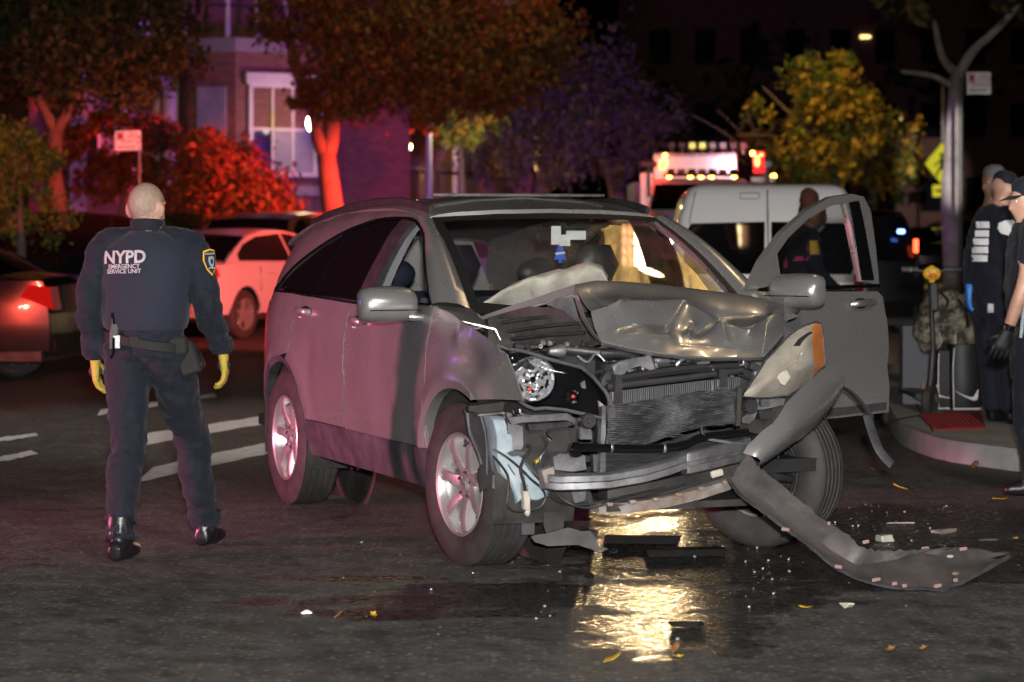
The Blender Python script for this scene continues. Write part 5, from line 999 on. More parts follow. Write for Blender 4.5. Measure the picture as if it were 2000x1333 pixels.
# man in a grey knit cap behind the ambulance worker
gx = 3.66; og = thing('person', 'man in grey knit cap standing behind the ambulance worker', 'person', (gx, 19.2, .13))
def gp(px, py, dy=0): p = at(px, py, 19.2+dy); return V((p.x-gx, dy, p.z-.13))
f = Figure(); f.limb([V((0, 0, .9)), V((0, 0, 1.15)), V((0, 0, 1.38)), V((0, 0, 1.50))], [(.17, .12), (.17, .13), (.20, .13), (.07, .07)], 3, 18, up=(0, 1, 0))
P_, M_ = head(f, gp(1941, 356), (-.8, -.4, -.1), 1); f.limb([V((0, 0, 1.46)), gp(1942, 378)], [.065, .06], 1)
for sd in (-1, 1): f.limb([V((0, sd*.1, 1.42)), V((0, sd*.22, 1.38)), V((.02, sd*.26, 1.1)), V((-.08, sd*.22, .88))], [.06, .07, .055, .04], 3); f.limb([V((0, sd*.09, .92)), V((0, sd*.1, .5)), V((0, sd*.11, .1))], [.11, .08, .065], 3); boots(f, V((0, sd*.11, 0)), pi)
f.grow('body', ['uniform', 'skin_dark', 'boot', 'uniform_dark', 'hair'], og, .018, .012, (3,)); eyes(P_, M_, og); capmesh(P_, M_, og, 'interior_grey', False)
for sd in (-1, 1): hand('hand', V((-.085, sd*.22, .86)), (-.1, 0, -1), (-1, 0, 0), 'skin_dark', og, 1, .5, sd)
# medic bending beside the van, seen through the open door
MY = 20.4; mx_ = 2.50; om = thing('person', 'medic with reddish hair bun and pale face mask bending between open door and van', 'person', (mx_, MY, 0))
def mp(px, py, dy=0): p = at(px, py, MY+dy); return V((p.x-mx_, dy, p.z))
f = Figure(); f.limb([V((-.13, 0, .92)), mp(1555, 590), mp(1562, 540), mp(1568, 500), mp(1574, 468), mp(1582, 446)], [(.15, .12), (.15, .13), (.17, .14), (.18, .15), (.17, .12), (.075, .075)], 3, 18, up=(0, 1, 0))
P_, M_ = head(f, mp(1592, 424), (.85, -.1, -.55), 1, 4); f.limb([mp(1582, 456), mp(1589, 434)], [.06, .056], 1); f.ell(mp(1580, 389), (.082, .08, .085), 4); f.ell(mp(1582, 410), (.088, .095, .10), 4); f.ell(mp(1574, 395), (.05, .06, .05), 4)
for sd in (-1, 1): f.limb([mp(1575, 465, sd*.08), mp(1580, 475, sd*.2), mp(1598, 530, sd*.22), mp(1640, 570, sd*.14)], [.065, .075, .06, .042], 3); f.limb([V((-.13, sd*.09, .93)), V((-.06, sd*.1, .5)), V((-.1, sd*.11, .1))], [.12, .09, .07], 3); boots(f, V((-.1, sd*.11, 0)), 0)
mb_ = f.grow('body', ['uniform', 'skin_dark', 'boot', 'uniform_dark', 'hair'], om, .018, .014, (3, 4)); eyes(P_, M_, om)
b = MB(); b.loft([[P_(x*.055*(1-.3*abs(k-1)), .088+.022*(1-x*x)-.008*k, z) for x in [-1+.25*i for i in range(9)]] for k, z in enumerate((-.028, -.06, -.098))], 0, False, False); b.thick(.003); b.build('face_mask', 'mask_cloth', om)
b = MB(); b.grid(lambda u, v: mp(lerp(1591, 1611, u), lerp(498, 471, v), -.6), 5, 5); me = b._mesh('arm_patch'); conform(me, mb_, (0, 1, 0), .006, .5); me.materials.append(MT['thread_gold']); link('arm_patch', me, om)
for i in range(3): hand('hand', mp(1642, 572, (-.14, .14)[i]), (.8, 0, -.4), (0, 0, 1), 'skin_dark', om, 1, .5, (1, -1)[i]) if i < 2 else None
mr_ = mat('retro_red', (.7, .1, .2), .4); 
for a, c, w_, h_ in ((1534, 470, 6, 22), (1545, 462, 8, 18), (1532, 500, 5, 20), (1545, 503, 6, 22)):
    b = MB(); b.grid(lambda u, v: mp(a+w_*u, c+h_*(1-v), -.6), 3, 4); me = b._mesh('reflective_strip'); conform(me, mb_, (0, 1, 0), .006, .5); me.materials.append(MT['retro_red']); link('reflective_strip', me, om)
# ------------------------------------------------------------------ pavement corner, markings
mat('concrete', (.36, .34, .30), .85, 0, 0, .5, 40, .5, 3, c2=(.24, .23, .21)); mat('kerb_stone', (.33, .33, .33), .8, 0, 0, .5, 60, .5, 5); mat('road_paint', (.86, .85, .84), .7, 0, 0, 1, 90, .5, 14, c2=(.58, .56, .54), dist=.02); mat('red_tactile', (.24, .016, .016), .7, 0, 0, .4, 90, .3, 8); mat('soil', (.035, .025, .018), .95, 0, 0, .8, 30, .5, 12)
KC = [(1742, 805), (1748, 786), (1775, 768), (1830, 748), (1900, 735), (2010, 725)]; KB = [(1742, 812), (1762, 842), (1800, 862), (1860, 878), (1930, 888), (2030, 900), (2300, 930)]
Zk = .13
edge = [ground(x, y-17, Zk) for x, y in smooth_pts([(x, y, 0) for x, y in KB], 4) for _ in (0,)] if 0 else [ground(p.x, p.y-17, Zk) for p in smooth_pts([V((x, y, 0)) for x, y in KB], 4)]
far = [V((4.1, 40, Zk)), V((4.05, 26, Zk)), V((2.95, 20.6, Zk)), V((2.78, 19.6, Zk))]
poly = far[::-1][:0]+edge+[V((14, 14.2, Zk)), V((14, 90, Zk)), V((4.6, 90, Zk))]+far
cx_ = [p.xy for p in poly]
bm = bmesh.new(); bm.faces.new([bm.verts.new(p) for p in poly]); r = bmesh.ops.extrude_face_region(bm, geom=bm.faces[:]); bmesh.ops.translate(bm, verts=[v for v in r['geom'] if isinstance(v, bmesh.types.BMVert)], vec=(0, 0, -.2)); bmesh.ops.recalc_face_normals(bm, faces=bm.faces[:])
me = bpy.data.meshes.new('pavement'); bm.to_mesh(me); bm.free(); me.materials.append(MT['concrete']); tag(link('pavement', me), kind='structure')
rows = []
for i, p in enumerate(edge):
    t = (edge[min(i+1, len(edge)-1)]-edge[max(i-1, 0)]).normalized(); nn = V((t.y, -t.x, 0)); rows.append([p-nn*.14+V((0, 0, .004)), p+nn*.012+V((0, 0, .004)), p+nn*.03+V((0, 0, -.02)), p+nn*.035+V((0, 0, -.2))])
b = MB(); b.loft(rows, 0, False, False); tag(b.build('kerb', 'kerb_stone'), kind='structure')
mp_ = [ground(1796, 812, Zk), ground(1915, 803, Zk), ground(1925, 838, Zk), ground(1822, 842, Zk)]; z_ = V((0, 0, .012)); 
b = MB(); b.add([p+z_ for p in mp_]+[p+V((0, 0, -.05)) for p in mp_], [[0, 1, 2, 3]]+[[i, 4+i, 4+(i+1) % 4, (i+1) % 4] for i in range(4)], 0, False)
c0, e1, e2 = mp_[3]+z_, mp_[2]-mp_[3], mp_[0]-mp_[3]
for i in range(11):
    for j in range(7):
        p = c0+e1*((i+.5)/11)+e2*((j+.5)/7); b.lathe([(.014, 0), (.012, .005), (.0001, .006)], 6, 0, Matrix.Translation(p), caps=False)
tag(b.build('tactile_paving', 'red_tactile'), kind='structure')
for a, c, w_ in ((ground(1745, 822, Zk), ground(1800, 812, Zk), .05), (ground(1788, 788, Zk), ground(1822, 845, Zk), .008), (ground(1830, 760, Zk), ground(1990, 752, Zk), .008)):
    b = MB(); b.tube([a+V((0, 0, .002)), c+V((0, 0, .002))], (.003, w_), 6, 0, up=(0, 0, 1)); tag(b.build('paving_joint', 'soil'), kind='structure')
def stripe(q):
    P = [ground(*p, .004) for p in q]; b = MB(); n_ = 14
    L_ = [P[0].lerp(P[1], i/n_) for i in range(n_+1)]; R_ = [P[3].lerp(P[2], i/n_) for i in range(n_+1)]
    rr = random.Random(int(q[0][0])); J = lambda p: p+V((rr.uniform(-.012, .012), rr.uniform(-.05, .05), 0))
    b.loft([[J(l), J(r_)] for l, r_ in zip(L_, R_)], 0, False, False); return tag(b.build('crossing_stripe', 'road_paint', None, 0), kind='structure')
for q in ([(-60, 862), (70, 846), (70, 852), (-60, 872)], [(290, 846), (506, 814), (516, 828), (270, 872)], [(300, 912), (524, 864), (530, 884), (270, 942)], [(640, 930), (700, 918), (706, 926), (655, 936)], [(-60, 905), (60, 880), (70, 888), (-60, 915)], [(200, 800), (420, 768), (425, 775), (190, 812)]): stripe(q)
b = MB(); b.tube([ground(1690, 1026, .02)+V((-.05, 0, 0)), ground(1780, 1025, .01)], .006, 5) if 0 else None

# ------------------------------------------------------------------ kick scooter, bags
SX = ground(1808, 806, Zk); sct = thing('kick_scooter', 'dark electric kick scooter with yellow duck head on its handlebar standing on the pavement', 'scooter', (SX.x, SX.y, Zk))
SY = SX.y
def spt(px, py, dy=0): p = at(px, py, SY+dy); return V((p.x-SX.x, dy, p.z-Zk))
b = MB(); b.tube([spt(1823, 700), spt(1819, 590), spt(1817, 548)], .019, 12); b.tube([spt(1813, 772), spt(1818, 740), spt(1822, 690)], [.024, .026, .024], 12); b.build('steering_stem', 'black_plastic', sct)
b = MB(); b.box(spt(1824, 580, -.03), (.062, .05, .21), 0, Matrix.Rotation(-.03, 4, 'Y'), bev=.012); b.build('battery_case', 'grey_plastic', sct)
b = MB(); b.tube([spt(1765, 527), spt(1818, 531), spt(1872, 527)], .013, 10); hb = b.build('handlebar', 'steel_dark', sct)
for a, c in ((1761, 1793), (1844, 1877)):
    b = MB(); b.tube([spt(a, 526.5), spt((a+c)/2, 527), spt(c, 527)], [.020, .021, .020], 12); b.build('grip', 'grey_plastic', hb)
b = MB(); b.tube([spt(1778, 527), spt(1779, 527)], .0225, 12); b.build('grip_ring', 'cream_plastic', hb); b = MB(); b.tube([spt(1800, 533, -.02), spt(1785, 537, -.07)], .006, 6); b.build('brake_lever', 'steel_dark', hb)
b = MB(); T = Matrix.Translation(spt(1815, 783)) @ Matrix.Rotation(pi/2, 4, 'Y') @ Matrix.Rotation(.5, 4, 'X')
b.lathe([(.06, -.025), (.09, -.03), (.105, -.018), (.108, 0), (.105, .018), (.09, .03), (.06, .025)], 24, 0, T); b.build('front_wheel', 'rubber', sct)
b = MB(); b.lathe([(.115, -.035), (.12, -.03), (.12, .03), (.115, .035)], 16, 0, T, False, True, .4, 2.9); b.tube([spt(1813, 772, .0)+V((.05, 0, 0)), spt(1816, 784)+V((.05, 0, 0))], .012, 6); b.build('front_fork', 'black_plastic', sct)
b = MB(); b.tube([spt(1806, 775, .12), spt(1795, 768, .3), spt(1780, 764, .75), spt(1773, 764, .95)], (.028, .075), 10, 0, up=(0, 0, 1)); b.build('deck', 'steel_dark', sct)
b = MB(); b.lathe([(.05, -.025), (.09, -.03), (.105, -.015), (.105, .015), (.09, .03), (.05, .025)], 20, 0, Matrix.Translation(spt(1770, 765, 1.05)+V((0, 0, -.05))) @ Matrix.Rotation(pi/2, 4, 'Y')); b.build('rear_wheel', 'rubber', sct); b = MB(); b.lathe([(.112, -.04), (.118, 0), (.112, .04)], 14, 0, Matrix.Translation(spt(1770, 765, 1.05)+V((0, 0, -.05))) @ Matrix.Rotation(pi/2, 4, 'Y'), False, True, 1.0, 3.6); b.build('mudguard', 'black_plastic', sct)
b = MB(); b.box(spt(1801, 752, .1), (.012, .03, .05), 0, bev=.003); b.build('reflector', 'lens_orange', sct)
mat('duck_yellow', (.85, .50, .03), .45); mat('duck_beak', (.75, .16, .03), .45)
dk = spt(1820, 535, -.045); duck = thing('toy_duck', 'yellow toy duck head with orange beak clipped on the scooter handlebar', 'toy', (SX.x+dk.x, SX.y+dk.y, Zk+dk.z))
b = MB(); b.ell((0, 0, 0), (.068, .055, .052), 18, 12); b.ell((0, .0, .045), (.022, .02, .016), 10, 8); b.build('duck_head', 'duck_yellow', duck, 0)
b = MB(); b.ell((0, -.05, -.016), (.036, .03, .012), 14, 8); b.ell((0, -.048, -.004), (.028, .026, .012), 14, 8); b.build('duck_beak', 'duck_beak', duck, 0)
for s in (-1, 1):
    b = MB(); b.ell((s*.026, -.045, .014), (.012, .010, .012), 10, 8, 0); b.ell((s*.027, -.053, .014), (.007, .005, .007), 8, 6, 1); b.build('duck_eye', ['thread_white', 'gasket'], duck, 0)
b = MB(); b.box((0, 0, -.055), (.04, .03, .015), 0, bev=.004); b.build('clip', 'duck_yellow', duck)
m = mat('camouflage', (.19, .16, .12), .9, 0, 0, .6, 30, .8, 14, c2=(.05, .045, .034)); r = [x for x in m.node_tree.nodes if x.type == 'VALTORGB'][0]; r.color_ramp.interpolation = 'CONSTANT'
e_ = r.color_ramp.elements; e_[0].position = 0; e_[0].color = (.045, .04, .032, 1); e_[1].position = .47; e_[1].color = (.16, .135, .10, 1); x = r.color_ramp.elements.new(.56); x.color = (.27, .235, .18, 1)
BY = SY+.45; bp = thing('backpack', 'large camouflage backpack with cord handles resting on the bags behind the scooter', 'backpack', (at(1852, 700, BY).x, BY, Zk))
def bpt(px, py, dy=0): p = at(px, py, BY+dy); return V((p.x-bp.location.x, dy, p.z-Zk))
f = Figure(); f.limb([bpt(1848, 668), bpt(1850, 640), bpt(1852, 605), bpt(1862, 570)], [(.20, .15), (.235, .17), (.21, .16), (.12, .10)], 0, 18, up=(1, 0, 0)); f.ell(bpt(1816, 640, -.05), (.12, .13, .18), 0); f.ell(bpt(1880, 645, -.06), (.14, .13, .15), 0); f.ell(bpt(1848, 590, -.1), (.11, .10, .10), 0)
f.grow('bag_body', ['camouflage'], bp, .014, .022)
for a, c in (((1838, 572, -.17), (1850, 600, -.2)), ((1872, 585, -.15), (1890, 640, -.2))): 
    b = MB(); b.tube(smooth_pts([bpt(*a), bpt((a[0]+c[0])/2+6, (a[1]+c[1])/2, -.22), bpt(*c)], 4), (.006, .018), 6); b.build('strap', 'belt', bp)
b = MB(); b.tube(smooth_pts([bpt(1866, 655, -.17), bpt(1866, 690, -.2), bpt(1868, 720, -.2)], 4), .008, 6); b.tube(smooth_pts([bpt(1834, 650, -.2), bpt(1838, 668, -.22), bpt(1832, 680, -.2)], 4), .007, 6); b.build('cord', 'cream_plastic', bp)
def tick(poly, M, par):
    b = MB(); pts = smooth_pts([V((x, 0, z)) for x, z in poly[0]], 4); q = smooth_pts([V((x, 0, z)) for x, z in poly[1]], 4); b.loft([[M @ p, M @ r] for p, r in zip(pts, q)], 0, False, False); b.thick(.002); return b.build('printed_mark', 'thread_white', par, 0)
TK = ([(-.10, .03), (-.085, -.05), (-.045, -.065), (.03, -.02), (.13, .06)], [(-.098, .035), (-.055, -.02), (-.025, -.03), (.04, .0), (.13, .061)])
for k, (a, c, y0, y1, lab) in enumerate(((1826, 1852, 684, 752, 'upright black bag with a white tick mark under the backpack, nearer the scooter'), (1853, 1912, 672, 756, 'wide black bag with a white tick mark under the backpack, beside the red paving'))):
    Yb = SY+.35-.05*k; p0, p1 = at(a, y1, Yb), at(c, y0, Yb); g_ = thing('black_bag', lab, 'bag', ((p0.x+p1.x)/2, Yb, Zk), 0, 'black bags piled behind the scooter'); wd, hh = p1.x-p0.x, p1.z-Zk
    b = MB(); b.loft([[V((sx*wd/2*s, sy*.11*s, z)) for sx, sy in ((-1, -.8), (-.8, -1), (.8, -1), (1, -.8), (1, .8), (.8, 1), (-.8, 1), (-1, .8))] for z, s in ((.0, .92), (.03, 1), (hh*.5, 1.02), (hh, .96))], 0); b.build('bag_side', 'gasket', g_, 50)
    b = MB(); b.tube(smooth_pts([V((-wd*.42, -.115, hh*.05)), V((-wd*.45, -.118, hh*.6)), V((-wd*.4, -.115, hh*.95))], 3), .005, 5); b.tube([V((-wd*.45, -.113, .012)), V((wd*.45, -.113, .012))], .006, 5); b.build('white_piping', 'thread_white', g_)
    tick(TK, Matrix.Translation((-.01+.02*k, -.119, .12)) @ Matrix.Rotation(.75 if k == 0 else -.15, 4, 'Y') @ Matrix.Diagonal((.8, 1, .8, 1)) @ Matrix.Scale(-1 if k else 1, 4, (1, 0, 0)), g_)
gb = thing('cardboard_box', 'tall grey cardboard box standing behind the scooter', 'box', (at(1780, 740, SY+.9).x, SY+.9, Zk)); b = MB(); b.box((.02, 0, .30), (.20, .16, .60), 0, bev=.005); b.build('box_side', 'interior_grey', gb)

# ------------------------------------------------------------------ street signs
mat('sign_white', (.80, .78, .78), .55); mat('sign_red', (.42, .015, .03), .55); mat('sign_pole', (.11, .105, .10), .5, .5, 0, .3, 30, .5, 6); mat('sign_yellow', (.80, .80, .04), .5); mat('pole_grey', (.32, .31, .34), .5, .2, 0, .2, 30, .3, 5)
def parking_sign(label, px, py, Y, w_, h_, pole, rz=0, flip=1, red_top=False):
    p = at(px, py, Y); t = thing('parking_sign', label, 'sign', (pole[0], pole[1], 0), 0, 'parking signs on posts')
    x0 = p.x-pole[0]; b = MB(); b.tube([(0, .03, 0), (0, .03, p.z+h_*.3)], .032, 8); b.build('sign_post', 'sign_pole', t)
    T = Matrix.Translation((x0, 0, p.z)) @ Matrix.Rotation(rz, 4, 'Z') @ Matrix.Rotation(-.02, 4, 'Y'); b = MB()
    b.add([T @ V(q) for q in [(x*w_/2, y, z*h_/2) for y in (0, .012) for x, z in ((-1, -.9), (-.93, -1), (.93, -1), (1, -.9), (1, .9), (.93, 1), (-.93, 1), (-1, .9))]], [list(range(8)), list(range(15, 7, -1))]+[[i, i+8, (i+1) % 8+8, (i+1) % 8] for i in range(8)], 0, False); pl = b.build('sign_plate', 'sign_white', t)
    q = lambda x, z, d=.004: T @ V((x*w_/2, -d, z*h_/2))
    if red_top:
        b = MB(); b.add([q(-.9, .05), q(.9, .05), q(.9, .9), q(-.9, .9)], [[0, 1, 2, 3]]); b.build('red_field', 'sign_red', pl, 0)
        for k in range(3): b = MB(); b.add([q(-.7, -.2-.25*k), q(.6-.2*k, -.2-.25*k), q(.6-.2*k, -.12-.25*k), q(-.7, -.12-.25*k)], [[0, 1, 2, 3]]); b.build('sign_text', 'sign_red', pl, 0)
        return t
    b = MB(); b.add([q(-.88, .05), q(-.30, .05), q(-.30, .88), q(-.88, .88)], [[0, 1, 2, 3]]); b.build('red_field', 'sign_red', pl, 0)
    b = MB(); b.lathe([(.062*w_/.4*.95, 0), (.05*w_/.4*.95, 0)], 20, 0, T @ Matrix.Translation((-.295*w_, -.007, .232*h_)) @ Matrix.Rotation(pi/2, 4, 'X'), caps=False); b.box((-.295*w_, -.007, .232*h_), (.10*w_/.4, .002, .012), 0, Matrix.Rotation(.78, 4, 'Y')); b.build('prohibition_ring', 'sign_white', pl, 0)
    for k, (tx, zz, sz) in enumerate((('8AM', .55, .17), ('TO 6PM', .2, .17), ('EXCEPT SUN', -.22, .15))):
        me = text_mesh(tx, sz*h_*1.15, 0, .0004); me.transform(T @ Matrix.Translation((.22*w_ if k < 2 else .12*w_, -.005, zz*h_/2)) @ Matrix.Rotation(pi/2, 4, 'X')); me.materials.append(MT['sign_red']); link('sign_text', me, pl)
    b = MB(); b.add([q(x, z) for x, z in ((-.8, -.66), (-.66, -.52), (-.66, -.61), (.46, -.61), (.46, -.52), (.6, -.66), (.46, -.80), (.46, -.71), (-.66, -.71), (-.66, -.80))], [[0, 1, 2, 9], [9, 2, 3, 8], [8, 3, 4, 5], [8, 5, 6, 7]]); b.build('arrow', 'sign_red', pl, 0)
    return t
p = at(271, 500, 33.5); parking_sign('small white parking sign with red arrow on a post behind the bald officer', 250, 275, 33.5, .345, .265, (p.x, 33.5), .0)
p = at(1877, 500, 37); parking_sign('white parking sign with red arrow high on a leaning post at the right', 1912, 163, 37, .385, .325, (p.x, 37), .25)
p = at(1113, 500, 62); parking_sign('distant narrow sign with red upper half on a thin post', 1109, 327, 62, .22, .44, (p.x, 62), 0, 1, True)
p = at(1841, 400, 70); ys = thing('warning_sign', 'fluorescent yellow pedestrian crossing sign beside the tall trunk', 'sign', (p.x, 70, 0)); b = MB(); b.tube([(.02, .05, 0), (.02, .05, 5.4)], .045, 8); b.build('sign_post', 'pole_grey', ys)
q = at(1840, 320, 70); T = Matrix.Translation((q.x-p.x, 0, q.z)) @ Matrix.Rotation(-.75, 4, 'Z'); b = MB(); b.prism([(0, -.58), (.58, 0), (0, .58), (-.58, 0)], -.01, .01, 'y'); b.v = [T @ v for v in b.v]; wp_ = b.build('sign_plate', 'sign_yellow', ys, 0)
b = MB(); b.box((.0, -.02, .0), (.1, .004, .34), 0); b.ell((0, -.02, .24), (.065, .004, .065)); b.box((.12, -.02, -.22), (.06, .004, .3), 0, Matrix.Rotation(-.5, 4, 'Y')); b.box((-.12, -.02, -.22), (.06, .004, .3), 0, Matrix.Rotation(.5, 4, 'Y')); b.box((-.13, -.02, .02), (.05, .004, .26), 0, Matrix.Rotation(.9, 4, 'Y')); b.v = [T @ v for v in b.v]; b.build('walking_figure', 'gasket', wp_, 0)
b = MB(); b.box((0, 0, -.76), (.62, .02, .34)); b.v = [T @ v for v in b.v]; pl2 = b.build('arrow_plate', 'sign_yellow', ys, 0); b = MB(); b.box((0, -.014, -.76), (.4, .004, .06)); b.v = [T @ v for v in b.v]; b.build('arrow', 'gasket', pl2, 0)
p = at(838, 400, 55); lp = thing('lamp_post', 'tall plain metal lamp post rising in front of the far houses', 'lamp post', (p.x, 55, 0)); b = MB(); b.tube([(0, 0, 0), (0, 0, .6), (0, 0, .61), (-.01, 0, 8.5)], [.10, .10, .07, .055], 12); b.build('pole', 'pole_grey', lp); b = MB(); b.tube(smooth_pts([(-.01, 0, 8.4), (.3, -.2, 8.9), (1.6, -1, 9.1)], 4), .035, 8); b.build('arm', 'pole_grey', lp); b = MB(); b.box((-.0, -.08, 2.1), (.13, .05, .22), 0, bev=.01); b.build('hatch_box', 'pole_grey', lp)

# ------------------------------------------------------------------ other vehicles
mat('paint_white', (.74, .73, .73), .35, 0, .5, .05, 300); mat('paint_black', (.008, .008, .009), .25, 0, 1.0); mat('paint_grey', (.10, .10, .105), .3, .3, .6); mat('paint_pearl', (.66, .62, .62), .3, .2, .7); mat('tail_red_lit', (.6, .02, .01), .3, emit=(1, .09, .03), estr=5); mat('lamp_lit', (1, .9, .7), .3, emit=(1, .80, .48), estr=90); mat('amber_lit', (1, .5, .1), .3, emit=(1, .45, .06), estr=22); mat('red_lit', (1, .1, .05), .3, emit=(1, .10, .03), estr=14); mat('blue_lit', (.1, .2, 1), .3, emit=(.12, .25, 1), estr=12); mat('decal_blue', (.05, .34, .85), .5); mat('plate_alu', (.62, .58, .60), .35, .35, 0, .3, 14); mat('flood_yellow', (.8, .8, .2), .4, emit=(.95, .9, .22), estr=1.0); mat('flood_grey', (.3, .28, .3), .4, emit=(.8, .75, .85), estr=.18); mat('paint_red', (.45, .02, .02), .35, 0, .4)
wheel0 = None
def plain_wheel(par, loc, side, S=.9, style=0):
    w_ = bpy.data.objects.new('wheel', None); col.objects.link(w_); w_.parent = par; w_.location = loc; w_.scale = (S, S, S); w_.rotation_euler = V((0, side, 0)).to_track_quat('Z', 'Y').to_euler()
    b = MB(); b.lathe([(.225, -.1), (.33, -.1), (.357, -.08), (.36, 0), (.357, .085), (.335, .105), (.25, .105), (.225, .09)], 40, 0, caps=False); b.build('tyre', 'rubber', w_, 50)
    b = MB(); b.lathe([(.225, -.08), (.21, .02), (.225, .09), (.235, .1), (.215, .095)], 36, 0, caps=False); b.lathe([(.001, .07), (.05, .07), (.06, .05)], 20, 0, caps=False)
    for i in range(5):
        M_ = Matrix.Rotation(2*pi*i/5+.3, 4, 'Z'); b.loft([[M_ @ V((r, y, z-t)) for y, t in ((-h, .04), (-h*.8, 0), (h*.8, 0), (h, .04))] for r, h, z in ((.03, .04, .07), (.12, .032, .08), (.218, .042, .085))], 0)
    b.build('rim', 'alloy', w_, 30); b = MB(); b.lathe([(.001, -.02), (.2, -.02)], 24, 0, caps=False); b.build('brake_disc', 'dirty_black', w_); return w_
def vehicle(name, label, loc, rz, sp, paint, group=None, lit=False):
    t = thing(name, label, 'car', (loc[0], loc[1], 0), rz, group); S = sp['st']; belt = sp['belt']; hw = sp['hw']
    seg_ = {}
    for i in range(len(S)-1): seg_.setdefault(S[i][3], []).append((S[i], S[i+1]))
    def row(x, z, w_): return [V((x-.10*(1 if x > 0 else -1)*abs(u)**2.5*(.6 if abs(x) > 1.6 else .15), w_*u, z-.03*u*u*(1 if z > .8 else 0))) for u in [-1+.2*i for i in range(11)]]
    for nm, L_ in seg_.items():
        b = MB()
        for a, c in L_: b.loft([row(*a[:3]), row(*c[:3])], 0, False, False)
        mt = {'rear_window': 'tint', 'windscreen': 'tint', 'bumper': paint, 'grille': 'black_gloss'}.get(nm, paint); bmx = bmesh.new()
        b.thick(.012); b.build(nm, mt, t, 40)
    def yf(x, z):
        if z <= belt: return hw*(1-.10*max(0, (.55-z)/.3)**2-.04*max(0, (z-.7)/.4)**2)-.10*max(0, (abs(x)-1.5)/.75)**2
        return lerp(hw*.96, sp['rw'], min(1, (z-belt)/(sp['h']-belt)))-.05*max(0, (abs(x)-1.4)/.9)**2
    W0, W1, r = sp['wx'][0], sp['wx'][1], sp['ar']
    low = [(sp['x0'], .34)]+arc(W0, .33, r, 180, 0, 10)+arc(W1, .33, r, 180, 0, 10)+[(sp['x1'], .34)]+sp['sidetop']
    for s in (-1, 1):
        panel('side_panel', low, paint, t, yf, .02, .16, s); panel('roof_side', sp['cab'], paint, t, yf, .02, .14, s)
        for nm, po in sp['win']: panel(nm, po, 'tint', t, yf, .01, .3, s, .006)
        for k in sp['seams']: panel('door_gap', [(k, .36), (k+.012, .36), (k+.03, belt-.03), (k+.018, belt-.03)], 'gasket', t, yf, .004, .3, s, .0025)
        for hx in sp['handles']:
            b = MB(); y = s*(yf(hx, belt-.12)+.015); b.tube([(hx-.1, y, belt-.12), (hx, y+s*.015, belt-.115), (hx+.09, y, belt-.12)], (.016, .010), 6); b.build('door_handle', paint, t)
        for W_ in (W0, W1): plain_wheel(t, (W_, s*(hw-.12), .325), s, .9)
        b = MB(); mx = sp['mir']; b.ell((mx[0], s*(hw+.10), mx[1]), (.06, .11, .075), 12, 8); b.tube([(mx[0], s*hw*.93, mx[1]-.04), (mx[0], s*(hw+.06), mx[1]-.03)], .025, 6); b.build('door_mirror', 'black_gloss', t)
        tl = sp['tail']; b = MB()
        if lit: b.box((sp['x0']+.02, s*(hw-.13), 1.24 if sp is WAG else .85), (.06, .055, .17), 0, bev=.01)
        else: b.prism([(tl[0][0], tl[0][1]), (tl[1][0], tl[1][1]), (tl[2][0], tl[2][1]), (tl[3][0], tl[3][1])], s*(hw-.26), s*(hw-(-.002+.10*max(0, (abs(tl[1][0])-1.5)/.75)**2)), 'y'); 
        b.build('tail_light', 'tail_red_lit' if lit else 'lens_red', t, 20)
        hd_ = sp['head']; b = MB(); b.box((hd_[0], s*(hw-.26), hd_[1]), (.12, .36, .16), 0, bev=.04); b.build('headlight', 'chrome', t)
    b = MB(); b.box((0, 0, .30), (sp['x1']-sp['x0']-.3, hw*1.7, .12)); b.box((0, 0, .62), (sp['x1']-sp['x0']-.5, hw*1.5, .5)); b.build('underbody', 'dirty_black', t)
    b = MB(); b.box((sp['x0']-.025, 0, .62), (.012, .31, .15), 0, bev=.003); b.build('number_plate', 'cream_plastic', t)
    return t
SED = dict(x0=-2.22, x1=2.25, hw=.90, rw=.60, h=1.45, belt=.98, wx=(-1.32, 1.36), ar=.37, mir=(.86, 1.02), head=(2.16, .66), seams=(-.98, -.08, 1.02), handles=(-.75, .2),
    st=[(-2.24, .30, .80, 'bumper'), (-2.27, .5, .86, 'bumper'), (-2.26, .68, .87, 'boot_lid'), (-2.2, .95, .80, 'boot_lid'), (-2.1, 1.02, .77, 'boot_lid'), (-1.72, 1.06, .74, 'rear_window'), (-1.35, 1.24, .66, 'rear_window'), (-.98, 1.38, .61, 'roof'), (-.5, 1.45, .59, 'roof'), (.05, 1.455, .59, 'roof'), (.42, 1.40, .61, 'windscreen'), (.8, 1.2, .68, 'windscreen'), (1.15, .99, .76, 'hood'), (1.8, .90, .76, 'hood'), (2.15, .76, .72, 'hood'), (2.28, .62, .72, 'front_bumper'), (2.3, .45, .74, 'front_bumper'), (2.26, .3, .72, 'front_bumper')],
    sidetop=[(2.22, .62), (2.1, .75), (1.75, .88), (1.15, .965), (0, .98), (-1.5, 1.0), (-2.12, .98), (-2.2, .7)], cab=[(-1.78, 1.0), (-1.35, 1.20), (-.98, 1.345), (-.5, 1.415), (.05, 1.42), (.42, 1.365), (.8, 1.17), (1.14, .98), (0, .98)],
    win=[('side_window', [(-1.42, 1.03), (-1.38, 1.12), (-1.15, 1.24), (-.75, 1.345), (-.12, 1.385), (-.10, 1.01)]), ('side_window', [(-.04, 1.01), (-.06, 1.388), (.15, 1.375), (.42, 1.32), (.75, 1.14), (.92, 1.01)])], tail=[(-2.24, .72), (-1.92, .84), (-2.0, .95), (-2.2, .93)])
